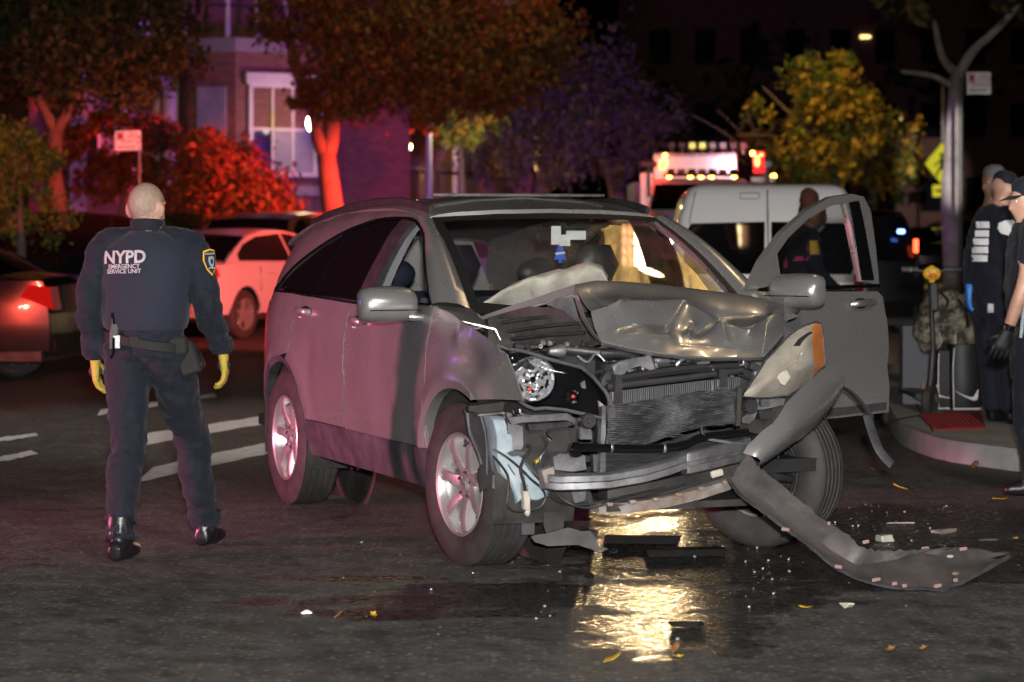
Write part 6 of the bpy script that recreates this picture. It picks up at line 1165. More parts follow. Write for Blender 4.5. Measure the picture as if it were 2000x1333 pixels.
WAG = dict(x0=-2.3, x1=2.25, hw=.92, rw=.70, h=1.72, belt=1.08, wx=(-1.35, 1.36), ar=.39, mir=(.95, 1.16), head=(2.14, .82), seams=(-1.05, -.06, 1.0), handles=(-.8, .2),
    st=[(-2.32, .34, .82, 'bumper'), (-2.36, .55, .88, 'bumper'), (-2.34, .78, .90, 'tailgate'), (-2.30, 1.06, .86, 'rear_window'), (-2.16, 1.45, .76, 'rear_window'), (-2.02, 1.62, .72, 'roof'), (-1.6, 1.70, .70, 'roof'), (-.6, 1.73, .70, 'roof'), (.2, 1.66, .70, 'windscreen'), (.7, 1.40, .76, 'windscreen'), (1.1, 1.12, .82, 'hood'), (1.8, 1.03, .80, 'hood'), (2.15, .92, .76, 'hood'), (2.27, .8, .76, 'grille'), (2.29, .55, .78, 'front_bumper'), (2.25, .34, .76, 'front_bumper')],
    sidetop=[(2.2, .75), (2.1, .9), (1.75, 1.02), (1.1, 1.07), (0, 1.08), (-1.5, 1.09), (-2.26, 1.08), (-2.3, .7)], cab=[(-2.28, 1.08), (-2.12, 1.42), (-2.0, 1.58), (-1.6, 1.665), (-.6, 1.695), (.2, 1.63), (.68, 1.37), (1.08, 1.08), (0, 1.08)],
    win=[('side_window', [(-2.05, 1.13), (-1.95, 1.45), (-1.7, 1.585), (-1.15, 1.63), (-1.12, 1.12)]), ('side_window', [(-1.06, 1.12), (-1.08, 1.635), (-.6, 1.645), (-.12, 1.63), (-.10, 1.11)]), ('side_window', [(-.04, 1.11), (-.06, 1.625), (.18, 1.58), (.6, 1.36), (.9, 1.11)])], tail=[(-2.33, .95), (-2.14, .98), (-2.06, 1.32), (-2.20, 1.34)])
ang = radians(64); hub = at(470, 620, 33.0); fx, fy = cos(ang), sin(ang)
vehicle('parked_sedan', 'white sedan lit red by emergency lights, parked beyond the bald officer', (hub.x+1.32*fx-.80*fy, 33.0+1.32*fy+.80*fx), ang, SED, 'paint_pearl')
c = at(140, 600, 23.4); a2 = radians(172); vehicle('parked_sedan', 'glossy black car at the left edge with red light reflected along its side', (c.x+2.2*cos(a2)+.0, 23.8+2.2*sin(a2)), a2, SED, 'paint_black')
c = at(590, 440, 41); vehicle('parked_wagon', 'grey sport utility car with dark windows parked behind the red lit sedan', (c.x-.25, 43), radians(72), WAG, 'paint_grey')
c = at(215, 440, 37); vehicle('parked_wagon', 'dark parked wagon partly hidden behind the bald officer', (c.x-.4, 38), radians(35), WAG, 'paint_black')
c = at(1735, 440, 31); pv = vehicle('parked_wagon', 'dark police wagon with glowing tail lamp seen past the open door', (c.x-.45, 33.5), radians(91), WAG, 'paint_black', None, True)
for k, (px, py, m_) in enumerate(((1795, 439, 'blue_lit'), (1786, 392, 'amber_lit'))):
    p_ = at(px, py, 31.1); q_ = pv.matrix_basis.inverted() @ p_ if 0 else None
b = MB(); b.box((-2.30, -.60, 1.42), (.03, .09, .05), 0, bev=.01); b.build('rear_beacon', 'blue_lit', pv)
rr = random.Random(5)
c = at(1700, 440, 62); vehicle('far_car', 'far car with red tail lamps down the dark street at the right', (at(1842, 440, 66).x, 68), radians(90), SED, 'paint_black', None, True)
c = vehicle('far_car', 'farthest car with red tail lamps beyond the striped trunk', (at(1905, 440, 84).x, 86), radians(90), WAG, 'paint_black', None, True)
for k_, (px_, Y_, lb_) in enumerate(((1868, 92, 'distant oncoming car with lit headlamps beside the violet trunk'), (1700, 96, 'distant oncoming car with small lit headlamps beyond the open door'))):
    v_ = vehicle('far_car', lb_, (at(px_, 440, Y_).x, Y_), radians(-90), SED, 'paint_black')
    for s in (-1, 1): b = MB(); b.ell((2.26, s*.66, .68), (.04, .08, .06), 10, 8); b.build('lit_headlamp', 'amber_lit' if k_ else 'flood_yellow', v_, 0)
# white van, rear towards the camera
VY = 22.4; vx = at(1500, 440, VY).x; van = thing('white_van', 'white delivery van seen from behind with black rear windows', 'van', (vx, VY, 0), radians(-3))
def vring(z, hw_, y0, y1=4.3, r=.10, n=5): 
    pts = []
    for cx, cy, a0 in ((hw_-r, y0+r, -90), (hw_-r*2, y1-r*2, 0), (-hw_+r*2, y1-r*2, 90), (-hw_+r, y0+r, 180)):
        rr_ = r if cy < 1 else 2*r
        pts += [V((cx+rr_*cos(radians(a0+90*k/n)), cy+rr_*sin(radians(a0+90*k/n)), z)) for k in range(n+1)]
    return pts
b = MB(); b.loft([vring(z, h_, y) for z, h_, y in ((.32, .84, .06), (.40, .89, 0), (.8, .895, -.01), (1.1, .885, 0), (1.3, .855, .02), (1.55, .80, .06), (1.75, .745, .10), (1.83, .70, .15), (1.868, .62, .24))], 0); b.build('van_body', 'paint_white', van, 40)
for s in (-1, 1):
    b = MB(); po = [(s*.03, 1.06), (s*.74, 1.06), (s*.765, 1.12), (s*.715, 1.47), (s*.68, 1.515), (s*.03, 1.53)]
    b.add([V((x, -.014, z)) for x, z in po]+[V((x, .10, z)) for x, z in po], [list(range(6)), list(range(11, 5, -1))]+[[i, i+6, (i+1) % 6+6, (i+1) % 6] for i in range(6)], 0, False); b.build('rear_window', 'glass_dark', van, 0)
    b = MB(); b.box((s*.80, .015, .90), (.10, .05, .34), 0, bev=.02); b.build('tail_light', 'lens_red', van)
    for y in (.75, 3.4): plain_wheel(van, (s*.78, y, .32), s, .88).rotation_euler = V((s, 0, 0)).to_track_quat('Z', 'Y').to_euler()
b = MB(); b.box((.0, -.0, 1.0), (.010, .02, 1.3)); b.box((0, .075, 1.67), (.010, .02, .30), 0, Matrix.Rotation(-.2, 4, 'X')); b.build('door_gap', 'gasket', van)
b = MB(); b.tube([(-.68, .01, 1.3), (-.70, .05, 1.55), (-.645, .115, 1.80)], (.004, .006), 6); b.build('door_gap', 'gasket', van)
b = MB(); q = [(-.235, 1.735), (-.085, 1.735), (-.075, 1.745), (-.075, 1.782), (-.085, 1.79), (-.235, 1.79), (-.245, 1.782), (-.245, 1.745), (-.235, 1.735)]; b.tube([V((x, .088+(z-1.735)*.3, z)) for x, z in q], .0035, 5); b.build('lamp_recess', 'interior_grey', van)
b = MB(); b.box((0, -.05, .42), (1.72, .14, .2), 0, bev=.04); b.build('bumper', 'grey_plastic', van); b = MB(); b.box((0, -.012, .86), (.32, .012, .15), 0, bev=.004); b.build('number_plate', 'cream_plastic', van); b = MB(); b.box((.09, -.01, .98), (.14, .03, .04), 0, bev=.008); b.build('door_handle', 'black_plastic', van)
# rescue truck facing the camera, emergency lights on
TY = 45.0; txc = 3.41; trk = thing('rescue_truck', 'police rescue truck far back with red and amber lights and roof floodlights', 'truck', (txc, TY, 0))
def tp(px, py, dy=0): p = at(px, py, TY+dy); return V((p.x-txc, dy, p.z))
b = MB(); b.loft([[V((s*h_, y, z)) for s, y in ((-1, y0), (1, y0), (1, 2.2), (-1, 2.2))] for z, h_, y0 in ((.5, 1.02, -1.2), (1.35, 1.04, -1.2), (1.62, 1.02, -1.05), (1.74, 1.0, -.55), (2.25, .86, .10), (2.34, .80, .25))], 0, True, True, False); b.build('cab', 'paint_white', trk, 20)
b = MB(); b.add([V((-.96, -.57, 1.77)), V((.96, -.57, 1.77)), V((.83, .06, 2.24)), V((-.83, .06, 2.24))]+[V((-.96, -.52, 1.77)), V((.96, -.52, 1.77)), V((.83, .11, 2.24)), V((-.83, .11, 2.24))], [[0, 1, 2, 3], [0, 4, 5, 1], [2, 6, 7, 3], [1, 5, 6, 2], [3, 7, 4, 0]], 0, False); b.build('windscreen', 'black_gloss', trk, 0)
b = MB(); b.box((0, 3.6, 1.45), (2.2, 3, 1.7)); b.build('equipment_body', 'steel_dark', trk)
b = MB(); b.box((0, 1.6, 2.59), (1.52, .3, .46)); fb = b.build('roof_locker', 'plate_alu', trk)
b = MB()
for i in range(22):
    for j in range(5): b.box((-.70+.066*i, 1.445, 2.42+.075*j), (.03, .012, .02), 0, Matrix.Rotation(.7*(1 if (i+j) % 2 else -1), 4, 'Y'))
b.build('tread_stud', 'plate_alu', fb, 0)['kind'] = 'stuff'
b = MB(); b.box((-.37, 1.4, 2.80), (.74, .06, .06)); b.box((.39, 1.4, 2.80), (.72, .06, .06)); b.build('locker_rail', 'pole_grey', fb)
lb = bpy.data.objects.new('light_bar', None); col.objects.link(lb); lb.parent = trk
b = MB(); b.box((.03, .3, 2.405), (1.4, .28, .05), 0, bev=.015); b.build('bar_base', 'black_gloss', lb)
for i in range(7):
    b = MB(); b.box((-.54+.19*i, .3, 2.475), (.155, .24, .08), 0, bev=.02); b.build('bar_module', 'lens_red' if i % 2 else 'chrome', lb)
for px in (1307, 1348, 1369, 1390, 1434):
    b = MB(); b.ell(tp(px, 345, .35), (.045, .05, .04), 12, 8); b.build('marker_lamp', 'amber_lit', trk, 0)
for k in range(8):
    x = tp(1313+k*20, 280, 1.5).x; b = MB(); b.tube([(x, 1.6, 2.82), (x, 1.6, 2.9)], .02, 6); fl = b.build('flood_mount', 'pole_grey', trk); b = MB(); b.box((x, 1.6, 2.98), (.115, .07, .115), 0, bev=.01); b.build('floodlight', 'flood_yellow' if k in (2, 3) else ('flood_grey' if k in (4, 5) else 'interior_grey'), fl)
    b = MB(); [b.box((x-.04+.027*i, 1.56, 2.98), (.004, .006, .11)) for i in range(4)]; [b.box((x, 1.56, 2.94+.027*i), (.11, .006, .004)) for i in range(4)]; b.build('lamp_guard', 'steel_dark', fl, 0)
for px, py, r_, m_ in ((1300, 318, (.055, .05, .10), 'red_lit'), (1299, 304, (.035, .04, .035), 'amber_lit'), (1300, 333, (.03, .04, .03), 'red_lit'), (1479, 315, (.055, .05, .11), 'red_lit'), (1470, 300, (.04, .04, .04), 'amber_lit'), (1487, 303, (.04, .04, .035), 'red_lit'), (1258, 349, (.045, .05, .04), 'amber_lit'), (1511, 345, (.05, .05, .045), 'amber_lit'), (1291, 323, (.04, .04, .11), 'red_lit')):
    b = MB(); b.ell(tp(px, py, 1.3), r_, 12, 8); b.build('beacon', m_, trk, 0)
b = MB(); b.box(tp(1482, 318, 1.4), (.20, .06, .40)); b.build('beacon_panel', 'paint_red', trk)
for x0, x1, px in ((1250, 1284, 1267), (1492, 1508, 1499)):
    b = MB(); c, e = tp(x0, 321, -.1), tp(x1, 321, -.1); b.box((c+e)/2, (e.x-c.x, .14, .11), 0, bev=.03); mo_ = b.build('spot_mirror', 'paint_red' if x0 < 1300 else 'paint_white', trk); b = MB(); b.tube([tp(px, 323, -.1), tp(px-1, 350, -.1), tp(px, 385, -.1)], [.03, .035, .035], 8); b.build('mirror_arm', 'pole_grey', mo_)
b = MB(); b.box(tp(1263, 372, .6), (.22, .06, .62)); b.build('reflective_panel', 'plate_alu', trk); b = MB(); b.box(tp(1491, 351, .5), (.44, .1, .1), 0, bev=.01); b.build('side_locker', 'plate_alu', trk)
me = text_mesh('NYPD', .20, .006, .004, 1.15, 'LEFT'); me.transform(Matrix.Translation(tp(1290, 433, -.02)+V((0, -1.0, 0))) @ Matrix.Rotation(pi/2, 4, 'X')); me.materials.append(MT['decal_blue']); link('lettering', me, trk)
for s in (-1, 1):
    b = MB(); b.box((s*.86, -1.2, 1.14), (.26, .06, .2), 0, bev=.03); hl_ = b.build('headlight', 'chrome', trk); b = MB(); b.ell((s*.86, -1.25, 1.14), (.09, .03, .08), 14, 8); b.build('bulb', 'lamp_lit', hl_, 0); b = MB(); b.ell((s*.86, -1.24, .95), (.07, .02, .05), 12, 8); b.build('turn_lamp', 'amber_lit', hl_, 0)
    for y in (-.5, 4.0): plain_wheel(trk, (s*.95, y, .42), s, 1.15).rotation_euler = V((s, 0, 0)).to_track_quat('Z', 'Y').to_euler()
b = MB(); b.box((0, -1.22, 1.1), (1.3, .04, .4)); [b.box((0, -1.25, .95+.07*i), (1.25, .03, .02)) for i in range(5)]; b.build('grille', 'chrome', trk); b = MB(); b.box((0, -1.35, .62), (2.1, .25, .25), 0, bev=.03); b.build('bumper', 'steel_dark', trk)
# added tripod light behind the camera, standing in for headlights the van's rear glass mirrors
wk = thing('stand_in_light', 'added warm floodlight standing in for headlights mirrored in the black rear window of the van', 'lamp', (1.5, -15, 0)); b = MB(); [b.tube([(0, 0, .55), (.5*cos(a), .5*sin(a), 0)], .015, 6) for a in (.5, 2.6, 4.7)]; b.tube([(0, 0, .5), (0, 0, 1.0)], .018, 6); b.build('tripod', 'steel_dark', wk)
b = MB(); b.box((0, -.06, 1.24), (.44, .1, .58), 0, bev=.02); b.build('lamp_case', 'black_plastic', wk); mat('stand_in_lit', (1, .8, .5), .4, emit=(1, .76, .40), estr=60); mat('stand_in_dim', (1, .5, .3), .4, emit=(1, .42, .22), estr=7)
for k in range(2): b = MB(); b.box((-.06, .0, 1.12+.26*k), (.22, .02, .23), 0, bev=.01); b.build('lamp_panel', 'stand_in_lit', wk)
b = MB(); b.box((.135, .0, 1.25), (.13, .02, .5)); b.build('side_panel', 'stand_in_dim', wk); b = MB(); [b.box((.135, .02, 1.02+.115*i), (.14, .01, .012)) for i in range(5)]; b.box((.135, .02, 1.25), (.01, .01, .5)); b.build('lamp_guard', 'gasket', wk, 0)
w2_ = copy_tree(wk); w2_.location = (1.52, 30.0, 0); w2_.rotation_euler = (0, 0, pi); w2_['label'] = 'added warm floodlight standing in for the truck headlight seen through the wrecked SUV windscreen'  # added copy, set nearer than the truck whose headlight it stands in for
# ------------------------------------------------------------------ houses
mb = bpy.data.materials.new('brick_wall'); mb.use_nodes = True; n = mb.node_tree; p = n.nodes['Principled BSDF']; tb = n.nodes.new('ShaderNodeTexBrick'); tb.inputs['Scale'].default_value = 1; tb.inputs['Brick Width'].default_value = .22; tb.inputs['Row Height'].default_value = .075; tb.inputs['Mortar Size'].default_value = .008
tb.inputs['Color1'].default_value = (.24, .10, .075, 1); tb.inputs['Color2'].default_value = (.17, .065, .05, 1); tb.inputs['Mortar'].default_value = (.13, .11, .10, 1)
tc = n.nodes.new('ShaderNodeTexCoord'); mp_n = n.nodes.new('ShaderNodeMapping'); mp_n.inputs['Rotation'].default_value = (pi/2, 0, 0); n.links.new(tc.outputs['Object'], mp_n.inputs[0]); n.links.new(mp_n.outputs[0], tb.inputs[0]); n.links.new(tb.outputs[0], p.inputs[0]); p.inputs['Roughness'].default_value = .9; bb = n.nodes.new('ShaderNodeBump'); bb.inputs['Strength'].default_value = .4; bb.inputs['Distance'].default_value = .01; bb.invert = True; n.links.new(tb.outputs['Fac'], bb.inputs['Height']); n.links.new(bb.outputs[0], p.inputs['Normal']); MT['brick_wall'] = mb
mat('trim_white', (.62, .60, .60), .6, 0, 0, .15, 30, .25, 6); mat('stone', (.30, .28, .27), .8, 0, 0, .4, 20, .4, 4); mat('window_glass', (.012, .013, .02), .08, spec=.6); mat('curtain', (.32, .31, .36), .9, 0, 0, .3, 8, .4, 4); mat('roof_tar', (.03, .03, .03), .9); mat('house_lamp', (1, .8, .5), .5, emit=(1, .72, .36), estr=26); mat('house_lamp_white', (1, .95, .8), .5, emit=(1, .93, .74), estr=22); mat('lit_window', (1, .8, .4), .5, emit=(1, .78, .3), estr=3.5); mat('iron', (.03, .03, .034), .5, .5); mat('door_paint', (.12, .03, .02), .5)
def sash(par, x, z, w_, h_, y, cols=2, curtain_=True):             # a sash window: frame, panes, curtain
    b = MB(); t = .09
    for c, d in (((x, y-.04, z+h_/2+t/2), (w_+2*t, .12, t*1.6)), ((x, y-.04, z-h_/2-t/2), (w_+2*t+.1, .16, t)), ((x-w_/2-t/2, y-.03, z), (t, .10, h_)), ((x+w_/2+t/2, y-.03, z), (t, .10, h_)), ((x, y-.02, z), (w_, .07, .06))): b.box(c, d)
    for i in range(1, cols): b.box((x-w_/2+w_*i/cols, y-.018, z), (.05, .06, h_))
    fr_ = b.build('window', 'trim_white', par)
    for i in range(cols):
        for j in (0, 1):
            b = MB(); b.box((x-w_/2+w_*(i+.5)/cols, y+.0+.012*j, z+h_*(j-.5)/2), (w_/cols-.02, .01, h_/2-.02)); b.build('pane', 'window_glass' if not curtain_ or (i+j) % 3 == 0 else 'curtain', fr_)
    return fr_
# corner house with a bay, purple in the emergency lights
hx0 = at(345, 440, 50.5).x; h1 = thing('brick_house', 'purple lit brick house with tall white bay windows behind the red bush', 'house', (hx0, 50.5, 0), radians(30))
b = MB(); b.box((1.55, 5.5, 5.0), (8.6, 9, 10)); b.build('wall', 'brick_wall', h1)
b = MB(); b.prism([(.3, 1.0), (.3, .1), (1.05, -.55), (2.75, -.55), (3.5, .1), (3.5, 1.0)], 0, 5.0, 'z'); bay = b.build('bay', 'brick_wall', h1, 0)
b = MB(); b.prism([(.15, 1.0), (.15, .03), (.98, -.72), (2.82, -.72), (3.65, .03), (3.65, 1.0)], 5.0, 5.28, 'z'); b.build('cornice', 'stone', bay, 0)
b = MB(); b.prism([(.24, 1.0), (.24, .07), (1.02, -.61), (2.78, -.61), (3.56, .07), (3.56, 1.0)], 2.1, 2.3, 'z'); b.build('sill_band', 'stone', bay, 0)
sash(h1, 2.08, 3.45, 1.35, 1.75, -.55, 3)
b = MB(); b.box((2.08, -.63, 4.47), (1.7, .14, .24)); b.build('lintel', 'trim_white', h1)
for xx, yy, rz_, w2 in ((.66, -.20, -.72, .6),): b = MB(); b.box((xx, yy-.05, 3.4), (w2, .1, 1.8), 0, rz_); b.build('shutter', 'curtain', h1)
b = MB(); b.box((3.17, -.24, 3.4), (.6, .1, 1.8), 0, .72); b.build('shutter', 'curtain', h1)
for k in range(6):
    x = .3+.64*k; b = MB(); b.tube([(x, -.4+.0*k if 0 < k < 5 else .3, 5.28), (x, -.4 if 0 < k < 5 else .3, 6.35)], .055, 8); b.build('balcony_post', 'trim_white', h1)
b = MB(); b.box((1.9, -.42, 5.95), (2.7, .05, .07)); b.box((1.9, -.42, 6.38), (2.7, .06, .08)); b.build('balcony_rail', 'iron', h1)
for x in (-1.3, -.4): sash(h1, x, 3.4, .62, 1.5, .98, 2)
b = MB(); b.box((-.85, .85, 4.55), (2.2, .5, .35)); b.box((-1.9, .7, 2.2), (.35, .35, 4.4)); b.box((.05, .7, 4.35), (.4, .4, .35)); b.build('porch_beam', 'stone', h1)
b = MB(); b.tube([(.1, .55, .4), (.1, .55, 4.2)], .16, 12); b.build('porch_column', 'trim_white', h1)
b = MB(); b.box((-.55, .45, 5.35), (.9, .5, .28)); b.box((-.55, .45, 5.6), (.5, .4, .3)); b.build('porch_cap', 'trim_white', h1)
for x in (-.6, 1.2, 2.6, 4.2): sash(h1, x, 7.4, .8, 1.6, .98, 2)
b = MB(); b.box((1.55, 5.5, 10.1), (8.9, 9.3, .25)); b.build('roof', 'roof_tar', h1); b = MB(); b.box((-.9, .3, .5), (1.5, 1.4, 1.0)); [b.box((-.9, -.55-.28*i, .4-.18*i+.05), (1.5, .3, .9-.36*i)) for i in range(3)]; b.build('stoop', 'stone', h1)
# second house behind the fence
hx1 = at(655, 440, 60).x; h2 = thing('brick_house', 'low brick house with blue lit windows and porch lamps left of the lamp post', 'house', (hx1, 60, 0), radians(20))
b = MB(); b.box((2.2, 5, 3.9), (6.4, 8, 7.8)); b.build('wall', 'brick_wall', h2); b = MB(); b.prism([(-1.3, 0), (-1.3, -.9), (5.6, -.9), (5.6, 0)], 4.15, 4.3, 'z'); b.v = [V((v.x, v.y+1, v.z+(.35 if v.y > -.5 else 0))) for v in b.v]; b.build('porch_roof', 'roof_tar', h2)
for x in (.35, 1.15): sash(h2, x, 2.95, .55, 1.45, .98, 2)
b = MB(); b.box((2.35, .95, 2.6), (.95, .12, 2.3)); b.build('front_door', 'door_paint', h2); 
for x in (-.6, 1.75, 3.1): b = MB(); b.tube([(x, .15, .6), (x, .15, 4.15)], .08, 10); b.build('porch_column', 'trim_white', h2)
b = MB(); b.box((2.0, .3, .35), (6.2, 1.6, .7)); b.build('porch_floor', 'stone', h2)
def house_lamp(label, px, py, Y, r_, m_='house_lamp', power=30, tall=1.3):
    p = at(px, py, Y); t = thing('porch_lamp', label, 'lamp', tuple(p)); b = MB(); b.ell((0, 0, 0), (r_, r_, r_*tall), 12, 8); b.build('lamp_globe', m_, t, 0); b = MB(); b.lathe([(r_*1.2, r_*tall*.8), (r_*.4, r_*tall*1.3), (.01, r_*tall*1.5)], 10, 0); b.tube([(0, 0, r_*tall), (0, .3, r_*tall*1.2)], .015, 6); b.build('lamp_bracket', 'iron', t)
    if power: lamp('porch_lamp_light', (p.x, p.y-.35, p.z), power, WARM, 'POINT', .06)
    return t
house_lamp('white lantern between the tall bay window and the red lit trunk', 606, 241, 50.2, .08, 'house_lamp_white', 60, 1.9); house_lamp('bright upper wall lamp among the orange leaves', 749, 139, 59.6, .085, 'house_lamp', 160, 1.7); house_lamp('warm porch lamp beside the second house door', 798, 287, 59.4, .075, 'house_lamp', 70); house_lamp('small porch lamp left of the warm porch lamp', 785, 300, 59.6, .03, 'house_lamp', 0)
house_lamp('warm lantern low between the drooping trees', 1033, 329, 64, .075, 'house_lamp', 90, 1.0); house_lamp('tiny warm lamp beside the low lantern', 1024, 333, 64, .045, 'house_lamp', 0, 1.0)
h3 = thing('apartment_block', 'dark apartment block with one lit window high at the right', 'building', (at(1660, 440, 120).x, 122, 0)); b = MB(); b.box((2, 4, 8), (26, 8, 16)); b.build('wall', 'brick_wall', h3)
p0 = at(1714, 60, 118); b = MB()
for k in range(4): w_ = b.build('window', 'trim_white', h3) if 0 else None; bb_ = MB(); bb_.box((p0.x-h3.location.x-.2+.13*k, -.03, p0.z), (.10, .06, .14 if k < 3 else .09)); bb_.build('lit_pane', 'lit_window', h3)
for px, py in ((1783, 225),): p0 = at(px, py, 118); bb_ = MB(); bb_.box((p0.x-h3.location.x, -.03, p0.z), (.13, .06, .12)); bb_.build('lit_pane', 'lit_window', h3)
for k in range(10):
    for j in range(3): bb_ = MB(); bb_.box((-9+2.2*k, -.02, 3+3.6*j), (1.0, .06, 1.7)); bb_.build('window', 'window_glass', h3)
# iron fence and low brick wall before the far houses
fa_, fb_ = at(690, 390, 56.5), at(1025, 390, 63); fd = (fb_-fa_); fl_ = hypot(fd.x, fd.y); fe = thing('iron_fence', 'iron picket fence on a low brick wall before the far houses', 'fence', (fa_.x, fa_.y, 0), atan2(fd.y, fd.x))
b = MB(); b.box((fl_/2, 0, .8), (fl_, .3, 1.6)); b.build('base_wall', 'brick_wall', fe); b = MB(); b.box((fl_/2, 0, 2.75), (fl_, .05, .06)); b.box((fl_/2, 0, 1.75), (fl_, .05, .06)); b.build('rail', 'iron', fe)
b = MB(); k = 0
while k*.13 < fl_: b.tube([(k*.13, 0, 1.55), (k*.13, 0, 2.9)], .013, 4); k += 1
b.build('picket', 'iron', fe, 0)['kind'] = 'stuff'
for x in (0, fl_*.42, fl_*.75, fl_): b = MB(); b.box((x, 0, 1.4), (.36, .4, 2.8)); b.build('fence_pier', 'brick_wall', fe)
b = MB(); b.box((-18, 60, .065), (32, 34, .13)); b.v = [v for v in b.v]; o_ = tag(b.build('far_pavement', 'concrete'), kind='structure'); o_.location.x = 3.2
# ------------------------------------------------------------------ trees
mat('leaf_autumn', (.15, .068, .022), .7); mat('leaf_rust', (.12, .04, .018), .7); mat('leaf_green', (.045, .075, .018), .7); mat('leaf_yellow', (.36, .24, .03), .7); mat('leaf_lime', (.16, .19, .02), .7); mat('leaf_dark', (.02, .028, .012), .7); mat('leaf_olive', (.13, .11, .03), .7); mat('leaf_grey', (.085, .075, .075), .75); mat('bark', (.13, .10, .085), .9, 0, 0, 1, 22, .6, 7, stretch=(3, 3, .6), dist=.02); mat('bark_mottled', (.33, .30, .28), .8, 0, 0, .6, 20, .8, 2.6, c2=(.10, .085, .075))
for k in ('leaf_autumn', 'leaf_rust', 'leaf_green', 'leaf_yellow', 'leaf_lime', 'leaf_dark', 'leaf_olive', 'leaf_grey'):
    m = MT[k]; nt_ = m.node_tree; pb = nt_.nodes['Principled BSDF']; tl = nt_.nodes.new('ShaderNodeBsdfTranslucent'); tl.inputs[0].default_value = pb.inputs[0].default_value; mx = nt_.nodes.new('ShaderNodeMixShader'); mx.inputs[0].default_value = .35; nt_.links.new(pb.outputs[0], mx.inputs[1]); nt_.links.new(tl.outputs[0], mx.inputs[2]); nt_.links.new(mx.outputs[0], nt_.nodes['Material Output'].inputs[0])
def leaves(blobs, size, mats, seed, droop=0, cl=.35):
    rnd = random.Random(seed); vs = []; fs = []; mi = []
    for (c, r, cnt) in blobs:
        c = V(c); nc = max(3, int(cnt/26)); cs_ = []
        for i in range(nc):
            while True:
                d = V((rnd.uniform(-1, 1), rnd.uniform(-1, 1), rnd.uniform(-1, 1)))
                if .25 < d.length < 1: break
            cs_.append((c+V((d.x*r[0], d.y*r[1], d.z*r[2])), rnd.uniform(.5, 1.3), rnd.choice(range(len(mats)))))
        for i in range(cnt):
            q, s_, m_ = cs_[i % nc]; g = V((rnd.gauss(0, 1), rnd.gauss(0, 1), rnd.gauss(0, 1)*(1 if not droop else 2.2)))*cl*s_*.5*min(r)
            p_ = q+g-V((0, 0, droop*rnd.random()**2)); sz = size*rnd.uniform(.35, 1.6)
            a = V((rnd.gauss(0, 1), rnd.gauss(0, 1), rnd.gauss(0, 1)-droop*1.5)).normalized(); e = a.orthogonal().normalized(); e.rotate(Matrix.Rotation(rnd.uniform(0, 6.28), 3, a)); o = len(vs)
            vs += [p_, p_+a*sz*.45+e*sz*.30, p_+a*sz, p_+a*sz*.45-e*sz*.30]; fs.append((o, o+1, o+2, o+3)); mi.append(m_ if rnd.random() < .8 else rnd.randrange(len(mats)))
    me = bpy.data.meshes.new('crown'); me.from_pydata([tuple(v) for v in vs], [], fs); me.polygons.foreach_set('material_index', mi); me.update()
    for m in mats: me.materials.append(MT[m])
    return me
def tree(name, label, base, limbs, blobs, size, mats, seed, cat='tree', bark='bark', droop=0, cl=.35, group=None):
    t = thing(name, label, cat, (base.x, base.y, 0), 0, group); off = V((base.x, base.y, 0)); b = MB(); b.tube([V(p)-off for p in limbs[0][0]], limbs[0][1], 12)
    b.v = [v+V((mnoise.noise(v*3), mnoise.noise(v*3+V((9, 0, 0))), 0))*.03 for v in b.v]; tk = b.build('trunk', bark, t, 0)
    for pts, r in limbs[1:]: b = MB(); b.tube(smooth_pts([V(p)-off for p in pts], 3), [lerp(r[0], r[-1], i/(3*(len(pts)-1))) for i in range(3*(len(pts)-1)+1)], 8); b.build('limb', bark, tk, 0)
    if blobs: link('crown', leaves([(V(c)-off, r, n_) for c, r, n_ in blobs], size, mats, seed, droop, cl), t)
    return t
A = at
tree('street_tree', 'forked street tree whose trunk glows red in front of the purple house', A(650, 415, 43), [([A(652, 580, 43), A(650, 410, 43), A(643, 350, 43), A(636, 300, 43)], [.24, .20, .175, .17]), ([A(636, 305, 43), A(622, 270, 43), A(612, 215, 43.2), A(580, 140, 43.5), A(560, 40, 44)], [.14, .08]), ([A(638, 305, 43), A(648, 260, 43), A(650, 170, 42.8), A(650, 60, 42.5), A(648, -60, 42)], [.15, .10]), ([A(648, 240, 43), A(690, 200, 42.6), A(770, 120, 42), A(860, 70, 41)], [.09, .03]), ([A(618, 250, 43), A(660, 205, 43), A(720, 150, 43)], [.07, .03])],
    [(A(880, 90, 42), (1.6, 1.6, 1.0), 8500), (A(720, 120, 42.5), (1.2, 1.4, .85), 5200), (A(600, 40, 43), (1.0, 1.3, .6), 1800), (A(990, 130, 41), (.85, 1.0, .75), 3200), (A(760, 20, 42), (1.7, 1.6, .7), 5200), (A(640, 190, 42.5), (.75, .9, .30), 1100), (A(900, 190, 42), (.9, 1, .35), 1500), (A(820, 200, 42), (.4, .8, .45), 700), (A(700, 205, 42.5), (.5, .7, .25), 700), (A(1060, 70, 41), (.7, .8, .7), 1900)], .105, ['leaf_autumn', 'leaf_rust', 'leaf_olive'], 1, cl=.42)
tree('shrub', 'big leafy bush glowing red under emergency lights behind the bald officer', A(455, 470, 46), [([A(455, 640, 46), A(455, 500, 46), A(450, 430, 46)], [.10, .08, .05])],
    [(A(430, 350, 46), (0.89, 0.94, 0.77), 3600), (A(500, 400, 46), (0.83, 0.94, 0.65), 3400), (A(370, 400, 46), (0.59, 0.83, 0.71), 2300), (A(395, 300, 46), (0.53, 0.71, 0.41), 1300), (A(560, 430, 46), (0.41, 0.71, 0.41), 1000), (A(460, 450, 45.6), (1.06, 0.83, 0.59), 2600), (A(350, 460, 46), (0.59, 0.71, 0.59), 1500)], .12, ['leaf_olive', 'leaf_autumn', 'leaf_rust'], 2, 'bush', cl=.4)
